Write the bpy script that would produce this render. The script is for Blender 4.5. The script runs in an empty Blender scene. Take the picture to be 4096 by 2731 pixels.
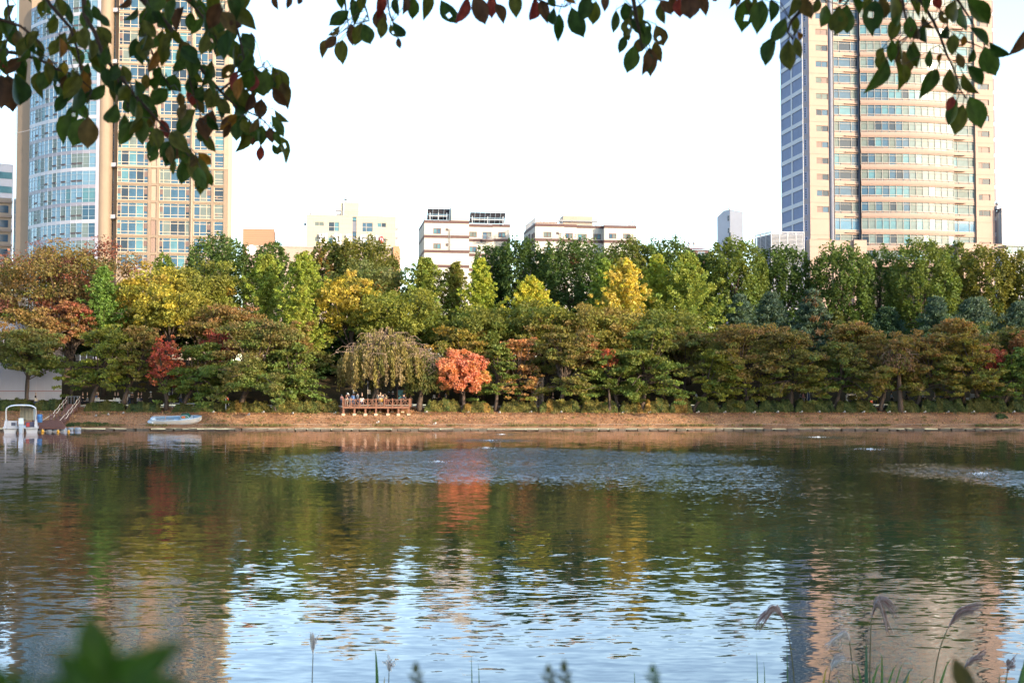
import bpy, bmesh, math, random
import numpy as np
from mathutils import Vector, Matrix

SC = bpy.context.scene
COL = SC.collection
rad = math.radians

# ------------------------------------------------------------------ camera
CAM_H, FPX, CX, CY, HOR = 4.3, 5120.0, 2048.0, 1365.5, 1572.0
PITCH = math.atan((HOR - CY) / FPX)
cam = bpy.data.cameras.new('camera')
cam.sensor_width = 36.0
cam.lens = 36.0 * FPX / 4096.0
cam.clip_start, cam.clip_end = 0.05, 9000.0
cam.dof.use_dof = True
cam.dof.focus_distance = 150.0
cam.dof.aperture_fstop = 5.6
cam_ob = bpy.data.objects.new('camera', cam)
COL.objects.link(cam_ob)
cam_ob.location = (0, 0, CAM_H)
cam_ob.rotation_euler = (math.pi / 2 + PITCH, 0, 0)
SC.camera = cam_ob

# ------------------------------------------------------------------ sky, sun, exposure
SUN_AZ, SUN_EL = 130.0, 14.0          # clockwise from +Y (the view direction)
world = bpy.data.worlds.new('World')
SC.world = world
world.use_nodes = True
wn = world.node_tree
sky = wn.nodes.new('ShaderNodeTexSky')
sky.sky_type = 'NISHITA'
sky.sun_disc = False
sky.sun_elevation = rad(SUN_EL)
sky.sun_rotation = rad(SUN_AZ)
sky.air_density = 1.0
sky.dust_density = 1.2
sky.ozone_density = 1.5
bg = wn.nodes['Background']
wn.links.new(sky.outputs[0], bg.inputs[0])
bg.inputs[1].default_value = 0.15
S = Vector((math.sin(rad(SUN_AZ)) * math.cos(rad(SUN_EL)), math.cos(rad(SUN_AZ)) * math.cos(rad(SUN_EL)), math.sin(rad(SUN_EL))))
sun = bpy.data.lights.new('sun', 'SUN')
sun.energy = 2.1
sun.angle = rad(0.5)
sun.color = (1.0, 0.83, 0.62)
sun_ob = bpy.data.objects.new('sun', sun)
COL.objects.link(sun_ob)
sun_ob.rotation_euler = S.to_track_quat('Z', 'Y').to_euler()
SC.view_settings.view_transform = 'Standard'
SC.view_settings.look = 'None'
SC.view_settings.exposure = 2.1
SC.view_settings.gamma = 1.0
SC.view_settings.use_curve_mapping = False
SC.render.engine = 'CYCLES'
SC.cycles.max_bounces = 6
SC.cycles.diffuse_bounces = 2
SC.cycles.glossy_bounces = 3
SC.cycles.transmission_bounces = 3
SC.cycles.sample_clamp_indirect = 4.0
SC.cycles.use_denoising = True

# ------------------------------------------------------------------ helpers
CP, SP = math.cos(PITCH), math.sin(PITCH)
def ray(u, v):
    r, up = u - CX, CY - v
    return Vector((r, FPX * CP - up * SP, up * CP + FPX * SP))
def P(u, v, y):
    d = ray(u, v)
    k = y / d.y
    return Vector((d.x * k, y, CAM_H + d.z * k))
def onz(u, v, z):
    d = ray(u, v)
    k = (z - CAM_H) / d.z
    return Vector((d.x * k, d.y * k, z))

MATS = {}
def mat(name, color, rough=0.6, metal=0.0, var=0.0, scale=3.0, spec=0.4, bump=0.0, coords='Object'):
    if name in MATS:
        return MATS[name]
    m = bpy.data.materials.new(name)
    m.use_nodes = True
    nt = m.node_tree
    b = nt.nodes['Principled BSDF']
    b.inputs['Base Color'].default_value = (*color, 1)
    b.inputs['Roughness'].default_value = rough
    b.inputs['Metallic'].default_value = metal
    b.inputs['Specular IOR Level'].default_value = spec
    if var > 0 or bump > 0:
        tc = nt.nodes.new('ShaderNodeTexCoord')
        n = nt.nodes.new('ShaderNodeTexNoise')
        n.inputs['Scale'].default_value = scale
        n.inputs['Detail'].default_value = 6
        n.inputs['Roughness'].default_value = 0.65
        nt.links.new(tc.outputs[coords], n.inputs['Vector'])
        if var > 0:
            r = nt.nodes.new('ShaderNodeMapRange')
            r.inputs[1].default_value = 0.3
            r.inputs[2].default_value = 0.7
            r.inputs[3].default_value = 1 - var
            r.inputs[4].default_value = 1 + var
            nt.links.new(n.outputs['Fac'], r.inputs[0])
            mx = nt.nodes.new('ShaderNodeVectorMath')
            mx.operation = 'SCALE'
            mx.inputs[0].default_value = color
            nt.links.new(r.outputs[0], mx.inputs['Scale'])
            nt.links.new(mx.outputs[0], b.inputs['Base Color'])
        if bump > 0:
            bp = nt.nodes.new('ShaderNodeBump')
            bp.inputs['Strength'].default_value = bump
            bp.inputs['Distance'].default_value = 0.05
            nt.links.new(n.outputs['Fac'], bp.inputs['Height'])
            nt.links.new(bp.outputs[0], b.inputs['Normal'])
    MATS[name] = m
    return m

def brick_mat(name, c1, c2, mortar, bw, bh, msize=0.02, rough=0.7):
    m = mat(name, c1, rough)
    nt = m.node_tree
    b = nt.nodes['Principled BSDF']
    tc = nt.nodes.new('ShaderNodeTexCoord')
    mp = nt.nodes.new('ShaderNodeMapping')
    mp.inputs['Rotation'].default_value = (math.pi / 2, 0, 0)
    t = nt.nodes.new('ShaderNodeTexBrick')
    t.inputs['Color1'].default_value = (*c1, 1)
    t.inputs['Color2'].default_value = (*c2, 1)
    t.inputs['Mortar'].default_value = (*mortar, 1)
    t.inputs['Scale'].default_value = 1
    t.inputs['Brick Width'].default_value = bw
    t.inputs['Row Height'].default_value = bh
    t.inputs['Mortar Size'].default_value = msize
    nt.links.new(tc.outputs['Object'], mp.inputs[0])
    nt.links.new(mp.outputs[0], t.inputs['Vector'])
    nt.links.new(t.outputs['Color'], b.inputs['Base Color'])
    return m

def tag(o, label=None, cat=None, group=None, kind=None):
    if label: o['label'] = label
    if cat: o['category'] = cat
    if group: o['group'] = group
    if kind: o['kind'] = kind
    return o
def thing(name, label, cat, loc=(0, 0, 0), rz=0.0, group=None):
    o = bpy.data.objects.new(name, None)
    o.empty_display_size = 0.3
    COL.objects.link(o)
    o.location = loc
    o.rotation_euler = (0, 0, rz)
    return tag(o, label, cat, group)
def link(name, me, parent=None, loc=None, rz=0.0, m=None):
    o = bpy.data.objects.new(name, me)
    COL.objects.link(o)
    if parent is not None:
        o.parent = parent
    if loc is not None:
        o.location = loc
    if rz:
        o.rotation_euler = (0, 0, rz)
    if m is not None:
        if len(me.materials) == 0:
            me.materials.append(m)
        if me.materials[0] is not m:
            o.material_slots[0].link = 'OBJECT'
            o.material_slots[0].material = m
    return o

class MB:
    """collects shapes; build() makes ONE mesh object. off is subtracted (parent's location)."""
    def __init__(self, off=(0, 0, 0)):
        self.v, self.f, self.off = [], [], Vector(off)
    def add(self, vs, fs):
        n = len(self.v)
        self.v += [tuple(Vector(p) - self.off) for p in vs]
        self.f += [tuple(i + n for i in f) for f in fs]
    def quad(self, a, b, c, d):
        self.add([a, b, c, d], [(0, 1, 2, 3)])
    def hexa(self, p):
        self.add(p, [(0, 3, 2, 1), (4, 5, 6, 7), (0, 1, 5, 4), (1, 2, 6, 5), (2, 3, 7, 6), (3, 0, 4, 7)])
    def box(self, x0, x1, y0, y1, z0, z1, fr=None):
        p = [(x0, y0, z0), (x1, y0, z0), (x1, y1, z0), (x0, y1, z0), (x0, y0, z1), (x1, y0, z1), (x1, y1, z1), (x0, y1, z1)]
        if fr: p = [fr.w(*q) for q in p]
        self.hexa(p)
    def bar(self, a, b, w, h=None):
        a, b = Vector(a), Vector(b)
        d = (b - a).normalized()
        up = Vector((0, 0, 1)) if abs(d.z) < 0.95 else Vector((0, 1, 0))
        s = d.cross(up).normalized() * (w / 2)
        t = s.cross(d).normalized() * ((h or w) / 2)
        self.hexa([a - s - t, a + s - t, a + s + t, a - s + t, b - s - t, b + s - t, b + s + t, b - s + t])
    def tube(self, pts, r, n=6, cap=True):
        pts = [Vector(p) for p in pts]
        if not hasattr(r, '__len__'): r = [r] * len(pts)
        base = len(self.v)
        vs, fs = [], []
        x = None
        for i, p in enumerate(pts):
            d = (pts[min(i + 1, len(pts) - 1)] - pts[max(i - 1, 0)])
            d = d.normalized() if d.length > 1e-9 else Vector((0, 0, 1))
            if x is None:
                a = Vector((1, 0, 0)) if abs(d.x) < 0.8 else Vector((0, 1, 0))
                x = (a - d * a.dot(d)).normalized()
            else:
                x = (x - d * x.dot(d)).normalized()
            y = d.cross(x)
            for k in range(n):
                t = 2 * math.pi * k / n
                vs.append(p + (x * math.cos(t) + y * math.sin(t)) * r[i])
        for i in range(len(pts) - 1):
            for k in range(n):
                fs.append((i * n + k, i * n + (k + 1) % n, (i + 1) * n + (k + 1) % n, (i + 1) * n + k))
        if cap:
            fs.append(tuple(range(n - 1, -1, -1)))
            fs.append(tuple((len(pts) - 1) * n + k for k in range(n)))
        self.add(vs, fs)
    def lathe(self, prof, c=(0, 0, 0), n=12):
        c = Vector(c)
        vs, fs = [], []
        for (r, z) in prof:
            for k in range(n):
                t = 2 * math.pi * k / n
                vs.append(c + Vector((r * math.cos(t), r * math.sin(t), z)))
        for i in range(len(prof) - 1):
            for k in range(n):
                fs.append((i * n + k, i * n + (k + 1) % n, (i + 1) * n + (k + 1) % n, (i + 1) * n + k))
        self.add(vs, fs)
    def mesh(self, name, m=None, smooth=False):
        me = bpy.data.meshes.new(name)
        me.from_pydata(self.v, [], self.f)
        if m: me.materials.append(m)
        if smooth: me.polygons.foreach_set('use_smooth', [True] * len(me.polygons))
        me.update()
        return me
    def build(self, name, m, parent=None, smooth=False):
        return link(name, self.mesh(name, m, smooth), parent)

class Frame:
    """a facade plane: s along it, t into the building, z up; made from two (pixel column, depth) corners"""
    def __init__(self, u0, y0, u1, y1):
        self.A = P(u0, HOR, y0); self.A.z = 0
        B = P(u1, HOR, y1); B.z = 0
        d = B - self.A
        self.len = d.length
        self.e = d.normalized()
        self.n = Vector((-self.e.y, self.e.x, 0))
        self.yaw = math.atan2(self.e.y, self.e.x)
    def w(self, s, t, z):
        q = self.A + self.e * s + self.n * t
        return Vector((q.x, q.y, z))
    def sz(self, u, v, t=0.0):
        d = ray(u, v)
        O = self.A + self.n * t
        # O + s e = k d (plan)
        det = self.e.x * (-d.y) - (-d.x) * self.e.y
        s = (-O.x * (-d.y) - (-d.x) * (-O.y)) / det
        k = (self.e.x * (-O.y) - (-O.x) * self.e.y) / det
        return s, CAM_H + d.z * k
    def rect(self, u0, v0, u1, v1):
        s0, _ = self.sz(u0, v0)
        s1, _ = self.sz(u1, v0)
        um = (u0 + u1) / 2
        return s0, s1, self.sz(um, v1)[1], self.sz(um, v0)[1]

def wall_holes(mb, fr, s0, s1, z0, z1, holes, depth=0.25):
    ss = sorted(set([s0, s1] + [round(h[i], 4) for h in holes for i in (0, 1)]))
    zs = sorted(set([z0, z1] + [round(h[i], 4) for h in holes for i in (2, 3)]))
    H = [tuple(round(a, 4) for a in h[:4]) for h in holes]
    for i in range(len(ss) - 1):
        sm = (ss[i] + ss[i + 1]) / 2
        hh = [h for h in H if h[0] < sm < h[1]]
        j = 0
        while j < len(zs) - 1:
            zm = (zs[j] + zs[j + 1]) / 2
            if any(h[2] < zm < h[3] for h in hh):
                j += 1
                continue
            k = j
            while k + 1 < len(zs) - 1 and not any(h[2] < (zs[k + 1] + zs[k + 2]) / 2 < h[3] for h in hh):
                k += 1
            mb.quad(fr.w(ss[i], 0, zs[j]), fr.w(ss[i + 1], 0, zs[j]), fr.w(ss[i + 1], 0, zs[k + 1]), fr.w(ss[i], 0, zs[k + 1]))
            j = k + 1
    for (a, b, c, d) in H:
        mb.quad(fr.w(a, 0, c), fr.w(a, depth, c), fr.w(a, depth, d), fr.w(a, 0, d))
        mb.quad(fr.w(b, 0, c), fr.w(b, 0, d), fr.w(b, depth, d), fr.w(b, depth, c))
        mb.quad(fr.w(a, 0, c), fr.w(b, 0, c), fr.w(b, depth, c), fr.w(a, depth, c))
        mb.quad(fr.w(a, 0, d), fr.w(a, depth, d), fr.w(b, depth, d), fr.w(b, 0, d))

def ordinal(n):
    ones = ['', 'first', 'second', 'third', 'fourth', 'fifth', 'sixth', 'seventh', 'eighth', 'ninth', 'tenth', 'eleventh', 'twelfth',
            'thirteenth', 'fourteenth', 'fifteenth', 'sixteenth', 'seventeenth', 'eighteenth', 'nineteenth', 'twentieth']
    if n <= 20: return ones[n]
    tens = {2: ('twenty', 'twentieth'), 3: ('thirty', 'thirtieth'), 4: ('forty', 'fortieth')}[n // 10]
    return tens[1] if n % 10 == 0 else tens[0] + '-' + ones[n % 10]

# ------------------------------------------------------------------ glass materials
def glass(name, col, rough=0.18, spec=0.3, var=0.25):
    return mat(name, col, rough, spec=spec, var=var, scale=0.5, coords='Object')
G_BLUE = glass('glass_blue', (0.035, 0.085, 0.14))
G_DARK = glass('glass_dark', (0.02, 0.035, 0.055))
G_CURT = glass('glass_curtain', (0.125, 0.155, 0.15), 0.3, 0.08)
G_TEAL = glass('glass_teal', (0.07, 0.17, 0.21))
G_BROWN = mat('insect_screen', (0.13, 0.085, 0.075), 0.5)
G_SKY = glass('glass_skyblue', (0.11, 0.21, 0.30), 0.05, 0.6, 0.12)
G_PALE = glass('glass_pale', (0.135, 0.18, 0.185), 0.3, 0.08)
WHITE_FRAME = mat('frame_white', (0.34, 0.31, 0.285), 0.5)
BROWN_FRAME = mat('frame_brown', (0.11, 0.055, 0.05), 0.5)
CREAM_FRAME = mat('frame_cream', (0.45, 0.36, 0.27), 0.5)

_wcache = {}
def window(parent, fr, rect, cols, rows, frame_m, glasses, rng, fw=0.07, t=0.16, name='window'):
    """a window in a wall opening: the frame with its bars is the part, each pane a sub-part"""
    s0, s1, z0, z1 = rect
    w, h = round(s1 - s0, 2), round(z1 - z0, 2)
    key = (w, h, tuple(cols), tuple(rows), fw)
    if key not in _wcache:
        mb = MB()
        xs = [c * w for c in cols]
        zs = [c * h for c in rows]
        for i, x in enumerate(xs):
            a = 0 if i == 0 else (w - fw if i == len(xs) - 1 else x - fw / 2)
            mb.box(a, a + fw, -0.05, 0.05, 0, h)
        for j, z in enumerate(zs):
            a = 0 if j == 0 else (h - fw if j == len(zs) - 1 else z - fw / 2)
            mb.box(fw * .5, w - fw * .5, -0.04, 0.04, a, a + fw)
        fme = mb.mesh('window')
        panes = []
        for i in range(len(xs) - 1):
            pb = MB()
            pb.box(xs[i], xs[i + 1], 0.0, 0.02, 0.01, h - 0.01)
            panes.append(pb.mesh('pane'))
        _wcache[key] = (fme, panes)
    fme, panes = _wcache[key]
    q = fr.w(s0, t, z0) - parent.location
    o = link(name, fme, parent, q, fr.yaw, frame_m)
    for k, pm in enumerate(panes):
        g = rng.choice(glasses)
        link('pane', pm, o, None, 0, g)
    return o

# ------------------------------------------------------------------ ground, lake, banks (the setting)
def strip(name, prof, m, x0=-900, x1=900, nx=2, jitter=0.0, seed=1):
    """a sheet swept along x through (y, z) points"""
    rng = np.random.default_rng(seed)
    mb = MB()
    xs = np.linspace(x0, x1, nx)
    vs = []
    for (y, z) in prof:
        for x in xs:
            vs.append((x, y, z + (rng.uniform(-jitter, jitter) if jitter else 0)))
    fs = []
    for j in range(len(prof) - 1):
        for i in range(nx - 1):
            a = j * nx + i
            fs.append((a, a + 1, a + 1 + nx, a + nx))
    mb.add(vs, fs)
    o = mb.build(name, m)
    return tag(o, kind='structure')

def far_z(y):
    pr = [(150.0, 0.28), (151.0, 0.55), (153.5, 1.70), (156.0, 2.10), (157.6, 2.60), (163.0, 2.75), (186.0, 9.0), (6000, 9.0)]
    for (a, za), (b, zb) in zip(pr, pr[1:]):
        if y <= b:
            return za + (zb - za) * max(0, (y - a)) / (b - a)
    return 9.0

def litter_mat(name, c1, c2, c3):
    m = mat(name, c1, 0.9, spec=0.1)
    nt = m.node_tree
    b = nt.nodes['Principled BSDF']
    g = nt.nodes.new('ShaderNodeNewGeometry')
    n1 = nt.nodes.new('ShaderNodeTexNoise'); n1.inputs['Scale'].default_value = 0.35; n1.inputs['Detail'].default_value = 4
    n2 = nt.nodes.new('ShaderNodeTexNoise'); n2.inputs['Scale'].default_value = 5.0; n2.inputs['Detail'].default_value = 5
    r1 = nt.nodes.new('ShaderNodeValToRGB')
    r1.color_ramp.elements[0].position = 0.35; r1.color_ramp.elements[0].color = (*c1, 1)
    r1.color_ramp.elements[1].position = 0.65; r1.color_ramp.elements[1].color = (*c2, 1)
    mx = nt.nodes.new('ShaderNodeMixRGB'); mx.inputs[2].default_value = (*c3, 1)
    r2 = nt.nodes.new('ShaderNodeMapRange'); r2.inputs[1].default_value = 0.45; r2.inputs[2].default_value = 0.7
    nt.links.new(g.outputs['Position'], n1.inputs['Vector'])
    nt.links.new(g.outputs['Position'], n2.inputs['Vector'])
    nt.links.new(n1.outputs['Fac'], r1.inputs[0])
    nt.links.new(n2.outputs['Fac'], r2.inputs[0])
    nt.links.new(r2.outputs[0], mx.inputs[0])
    nt.links.new(r1.outputs[0], mx.inputs[1])
    nt.links.new(mx.outputs[0], b.inputs['Base Color'])
    bp = nt.nodes.new('ShaderNodeBump'); bp.inputs['Strength'].default_value = 0.6; bp.inputs['Distance'].default_value = 0.08
    nt.links.new(n2.outputs['Fac'], bp.inputs['Height'])
    nt.links.new(bp.outputs[0], b.inputs['Normal'])
    return m
M_BANK = litter_mat('leaf_litter', (0.26, 0.13, 0.07), (0.40, 0.22, 0.115), (0.13, 0.075, 0.042))
M_SLOPE = litter_mat('woodland_floor', (0.05, 0.037, 0.02), (0.08, 0.05, 0.025), (0.025, 0.03, 0.012))
M_NEAR = litter_mat('near_grass', (0.05, 0.065, 0.02), (0.09, 0.08, 0.03), (0.03, 0.04, 0.012))
M_PATH = mat('path_paving', (0.30, 0.26, 0.22), 0.8, var=0.15, scale=0.8)
M_ASPH = mat('asphalt', (0.06, 0.06, 0.062), 0.85, var=0.15, scale=0.5)
M_BED = mat('lake_bed', (0.03, 0.035, 0.02), 0.9)

strip('lake_bed', [(10.5, 0.6), (13.5, -0.6), (30, -2.5), (130, -2.5), (149.0, -0.8), (149.7, -0.6)], M_BED)
strip('near_bank', [(-40, 3.0), (-3, 2.75), (1.6, 2.7), (4.0, 2.3), (7.5, 1.4), (10.5, 0.6)], M_NEAR, -120, 120, 90, 0.06)
strip('near_ground', [(-4000, 3.0), (-40, 3.0)], M_PATH)
strip('far_bank', [(149.7, 0.2), (150.3, 0.33), (151.0, 0.55), (152.2, 1.1), (153.5, 1.70), (156.0, 2.10), (157.6, 2.60)], M_BANK, -150, 150, 400, 0.035)
strip('lakeside_path', [(157.6, 2.60), (157.7, 2.70), (163.0, 2.75)], M_PATH)
strip('wooded_slope', [(163.0, 2.75), (166, 3.5), (170, 4.7), (175, 6.1), (180, 7.4), (186.0, 9.0)], M_SLOPE, -300, 300, 120, 0.15)
strip('street', [(186.0, 9.0), (210, 9.0)], M_ASPH)
strip('ground', [(210, 9.0), (6000, 9.0)], M_PATH, -5000, 5000)
for sx in (-1, 1):     # what the strips above do not reach, out of sight to both sides
    strip('far_ground', [(149.7, 0.2), (157.6, 2.6), (163, 2.75), (186, 9.0), (210.0, 9.0)], M_SLOPE, *(sorted((sx * 900, sx * 5000))))

# water: the surface normal carries the waves, so that far ripples keep their full slope
def water_material():
    m = bpy.data.materials.new('lake_water')
    m.use_nodes = True
    nt = m.node_tree
    N, L = nt.nodes, nt.links
    N.remove(N['Principled BSDF'])
    out = N['Material Output']
    geo = N.new('ShaderNodeNewGeometry')
    def mapped(sx, sy, rz=0.0):
        mp = N.new('ShaderNodeMapping')
        mp.inputs['Scale'].default_value = (sx, sy, 1)
        mp.inputs['Rotation'].default_value = (0, 0, rz)
        L.new(geo.outputs['Position'], mp.inputs[0])
        return mp.outputs[0]
    def noise(vec, scale, detail=2.0, rough=0.5, dist=0.0):
        n = N.new('ShaderNodeTexNoise')
        n.inputs['Scale'].default_value = scale
        n.inputs['Detail'].default_value = detail
        n.inputs['Roughness'].default_value = rough
        n.inputs['Distortion'].default_value = dist
        L.new(vec, n.inputs['Vector'])
        return n
    def vm(op, a, b=None, scale=None):
        n = N.new('ShaderNodeVectorMath'); n.operation = op
        if hasattr(a, 'links'): L.new(a, n.inputs[0])
        else: n.inputs[0].default_value = a
        if b is not None:
            if hasattr(b, 'links'): L.new(b, n.inputs[1])
            else: n.inputs[1].default_value = b
        if scale is not None:
            if hasattr(scale, 'links'): L.new(scale, n.inputs['Scale'])
            else: n.inputs['Scale'].default_value = scale
        return n.outputs[0]
    def ma(op, a, b=None, c=None, clamp=False):
        n = N.new('ShaderNodeMath'); n.operation = op; n.use_clamp = clamp
        for i, q in enumerate((a, b, c)):
            if q is None: continue
            if hasattr(q, 'links'): L.new(q, n.inputs[i])
            else: n.inputs[i].default_value = q
        return n.outputs[0]
    half = (0.5, 0.5, 0.5)
    swell = vm('SUBTRACT', noise(mapped(0.42, 1.0, 0.12), 1.5, 1.5, 0.4, 0.3).outputs['Color'], half)
    wave = vm('SUBTRACT', noise(mapped(0.42, 1.0, -0.10), 6.2, 1.5, 0.45, 0.4).outputs['Color'], half)
    fine = vm('SUBTRACT', noise(mapped(0.8, 1.0), 8.0, 2.0, 0.5).outputs['Color'], half)
    # wind and fountain ripples: patches of stronger small waves
    patch = noise(mapped(0.30, 0.9, 0.03), 0.06, 4.0, 0.6).outputs['Fac']
    sep = N.new('ShaderNodeSeparateXYZ'); L.new(geo.outputs['Position'], sep.inputs[0])
    def blob(cx, cy, rx, ry):
        dx = ma('DIVIDE', ma('SUBTRACT', sep.outputs[0], cx), rx)
        dy = ma('DIVIDE', ma('SUBTRACT', sep.outputs[1], cy), ry)
        d2 = ma('ADD', ma('MULTIPLY', dx, dx), ma('MULTIPLY', dy, dy))
        return ma('POWER', 2.718, ma('MULTIPLY', d2, -1.0))
    acc = None
    for (cx, cy, rx, ry, k) in RIPPLES:
        b = ma('MULTIPLY', blob(cx, cy, rx, ry), k)
        acc = b if acc is None else ma('ADD', acc, b)
    edge = ma('MULTIPLY_ADD', patch, 4.0, -1.4)
    ruf = ma('MULTIPLY', acc, ma('MAXIMUM', edge, 0.05), clamp=True)
    # calmer strip by the far shore
    calm = N.new('ShaderNodeMapRange'); L.new(sep.outputs[1], calm.inputs[0])
    calm.inputs[1].default_value = 24; calm.inputs[2].default_value = 75; calm.inputs[3].default_value = 1.15; calm.inputs[4].default_value = 0.36
    s1 = vm('SCALE', swell, scale=0.044)
    s2 = vm('SCALE', wave, scale=ma('MULTIPLY', ma('MULTIPLY_ADD', patch, 0.21, -0.015), calm.outputs[0]))
    s3 = vm('SCALE', fine, scale=ma('MULTIPLY_ADD', ruf, 1.2, 0.012))
    s4 = vm('SCALE', wave, scale=ma('MULTIPLY', ruf, 1.1))
    tot = vm('ADD', vm('ADD', s1, s2), vm('ADD', s3, s4))
    # wind ripples lean toward the near shore: their steep faces look that way
    tot = vm('MULTIPLY', tot, (0.75, 1.0, 0.0))
    lean = vm('ADD', vm('ABSOLUTE', vm('MULTIPLY', vm('ADD', s3, s4), (0, 1, 0))), vm('ABSOLUTE', vm('MULTIPLY', s2, (0, 0.05, 0))))
    tot = vm('SUBTRACT', tot, vm('MULTIPLY', lean, (0, 1.25, 0)))
    nrm = vm('NORMALIZE', vm('ADD', tot, (0, 0, 1)))
    gl = N.new('ShaderNodeBsdfGlossy'); gl.inputs['Roughness'].default_value = 0.015
    gl.inputs['Color'].default_value = (1.0, 0.95, 1.0, 1)
    df = N.new('ShaderNodeBsdfDiffuse'); df.inputs['Color'].default_value = (0.016, 0.032, 0.016, 1)
    fr = N.new('ShaderNodeFresnel'); fr.inputs['IOR'].default_value = 1.40
    L.new(nrm, gl.inputs['Normal']); L.new(nrm, fr.inputs['Normal'])
    mx = N.new('ShaderNodeMixShader')
    L.new(fr.outputs[0], mx.inputs[0]); L.new(df.outputs[0], mx.inputs[1]); L.new(gl.outputs[0], mx.inputs[2])
    L.new(mx.outputs[0], out.inputs['Surface'])
    return m
FOUNTAINS = [(2007, 1737), (1957, 1761), (1944, 1791), (1752, 1846), (3271, 1748), (3483, 1796), (3924, 1894)]
RIPPLES = []
for k, (u, v) in enumerate(FOUNTAINS):
    q = onz(u, v, 0)
    RIPPLES.append((q.x, q.y, 3.5 if k else 2.5, 5.0, 0.9))
for (u, v, ru, dv, k) in [(1850, 1832, 520, 42, 1.7), (2280, 1842, 380, 42, 1.5), (2850, 1840, 260, 60, 0.3), (2850, 1940, 380, 80, 0.15),
                          (3650, 1850, 380, 45, 0.22), (4080, 1930, 200, 90, 0.35)]:
    q = onz(u, v, 0)
    a, b = onz(u, v - dv, 0), onz(u, v + dv, 0)
    RIPPLES.append((q.x, q.y, ru * q.y / FPX, (a.y - b.y) / 2, k))
wm = MB()
wm.quad((-900, 11, 0), (900, 11, 0), (900, 150.4, 0), (-900, 150.4, 0))
tag(wm.build('lake_water', water_material()), kind='structure')

# ------------------------------------------------------------------ stone edging along the far waterline
def far_edging():
    rng = random.Random(5)
    e = thing('stone_edging', 'long row of flat grey stones edging the far waterline', 'edging', (0, 149.9, 0))
    m1 = mat('edge_stone', (0.10, 0.075, 0.055), 0.85, var=0.3, scale=2.0, bump=0.4)
    m2 = mat('edge_stone_dark', (0.09, 0.075, 0.055), 0.85, var=0.3, scale=2.0, bump=0.4)
    x = -72.0
    while x < 72:
        w = rng.uniform(0.7, 1.7)
        mb = MB()
        z1 = rng.uniform(0.08, 0.19)
        y0, y1 = rng.uniform(-0.42, -0.3), 0.45
        j = lambda a: rng.uniform(-a, a)
        b = 0.06
        mb.hexa([(0.01, y0, -0.35), (w - .02, y0 + j(.05), -0.35), (w - .02, y1, -0.35), (0.01, y1, -0.35),
                 (0.02 + b * rng.random(), y0 + b + j(.04), z1 + j(.04)), (w - .03 - b * rng.random(), y0 + b + j(.04), z1 + j(.05)), (w - .03, y1, z1 + j(.04)), (0.02, y1, z1 + j(.04))])
        if not (-59.5 < x < -51.5 and False):
            o = mb.build('stone', rng.choice((m1, m1, m2)), e)
            o.location = (x, 0, 0)
        x += w + rng.choice((0.0, 0.0, 0.03, 0.12))
far_edging()

# ------------------------------------------------------------------ foliage tools
def leaf_material(name, transl=0.3, rough=0.55):
    m = bpy.data.materials.new(name)
    m.use_nodes = True
    nt = m.node_tree
    b = nt.nodes['Principled BSDF']
    at = nt.nodes.new('ShaderNodeAttribute'); at.attribute_name = 'Col'
    nt.links.new(at.outputs['Color'], b.inputs['Base Color'])
    b.inputs['Roughness'].default_value = rough
    b.inputs['Specular IOR Level'].default_value = 0.25
    tr = nt.nodes.new('ShaderNodeBsdfTranslucent')
    hs = nt.nodes.new('ShaderNodeVectorMath'); hs.operation = 'MULTIPLY'
    hs.inputs[1].default_value = (1.25, 1.15, 0.6)
    nt.links.new(at.outputs['Color'], hs.inputs[0])
    nt.links.new(hs.outputs[0], tr.inputs['Color'])
    mx = nt.nodes.new('ShaderNodeMixShader'); mx.inputs[0].default_value = transl
    nt.links.new(b.outputs[0], mx.inputs[1]); nt.links.new(tr.outputs[0], mx.inputs[2])
    nt.links.new(mx.outputs[0], nt.nodes['Material Output'].inputs['Surface'])
    return m
M_LEAF = leaf_material('foliage', .42)
M_BARK = mat('bark', (0.075, 0.052, 0.038), 0.9, var=0.35, scale=4.0, bump=0.5)
M_BARK_L = mat('bark_pale', (0.14, 0.10, 0.07), 0.9, var=0.35, scale=4.0, bump=0.5)

def unit(a):
    return a / np.maximum(np.linalg.norm(a, axis=1, keepdims=True), 1e-9)

def quads_object(name, C, T, B, colr, parent, m, droop=None):
    """many leaf-sized rhombi as one mesh; T, B half axes"""
    n = len(C)
    V = np.empty((n, 4, 3), np.float32)
    V[:, 0] = C - T; V[:, 1] = C + B; V[:, 2] = C + T; V[:, 3] = C - B
    if droop is not None:
        V[:, 0] += droop; V[:, 2] += droop
    me = bpy.data.meshes.new(name)
    me.vertices.add(n * 4)
    me.vertices.foreach_set('co', V.ravel())
    me.loops.add(n * 4)
    me.loops.foreach_set('vertex_index', np.arange(n * 4, dtype=np.int32))
    me.polygons.add(n)
    me.polygons.foreach_set('loop_start', np.arange(0, n * 4, 4, dtype=np.int32))
    me.polygons.foreach_set('loop_total', np.full(n, 4, np.int32))
    at = me.attributes.new('Col', 'FLOAT_COLOR', 'FACE')
    c4 = np.ones((n, 4), np.float32); c4[:, :3] = np.clip(colr, 0.003, 0.8)
    at.data.foreach_set('color', c4.ravel())
    me.materials.append(m)
    me.update(calc_edges=True)
    return link(name, me, parent)

def clump(rng, c, r, n, ang=0.0, shell=0.35):
    d = unit(rng.normal(size=(n, 3)))
    k = (shell + (1 - shell) * rng.random((n, 1)) ** 0.6)
    q = d * k * np.asarray(r)
    ca, sa = math.cos(ang), math.sin(ang)
    q = np.stack([q[:, 0] * ca - q[:, 1] * sa, q[:, 0] * sa + q[:, 1] * ca, q[:, 2]], 1)
    return q + np.asarray(c), d

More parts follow.
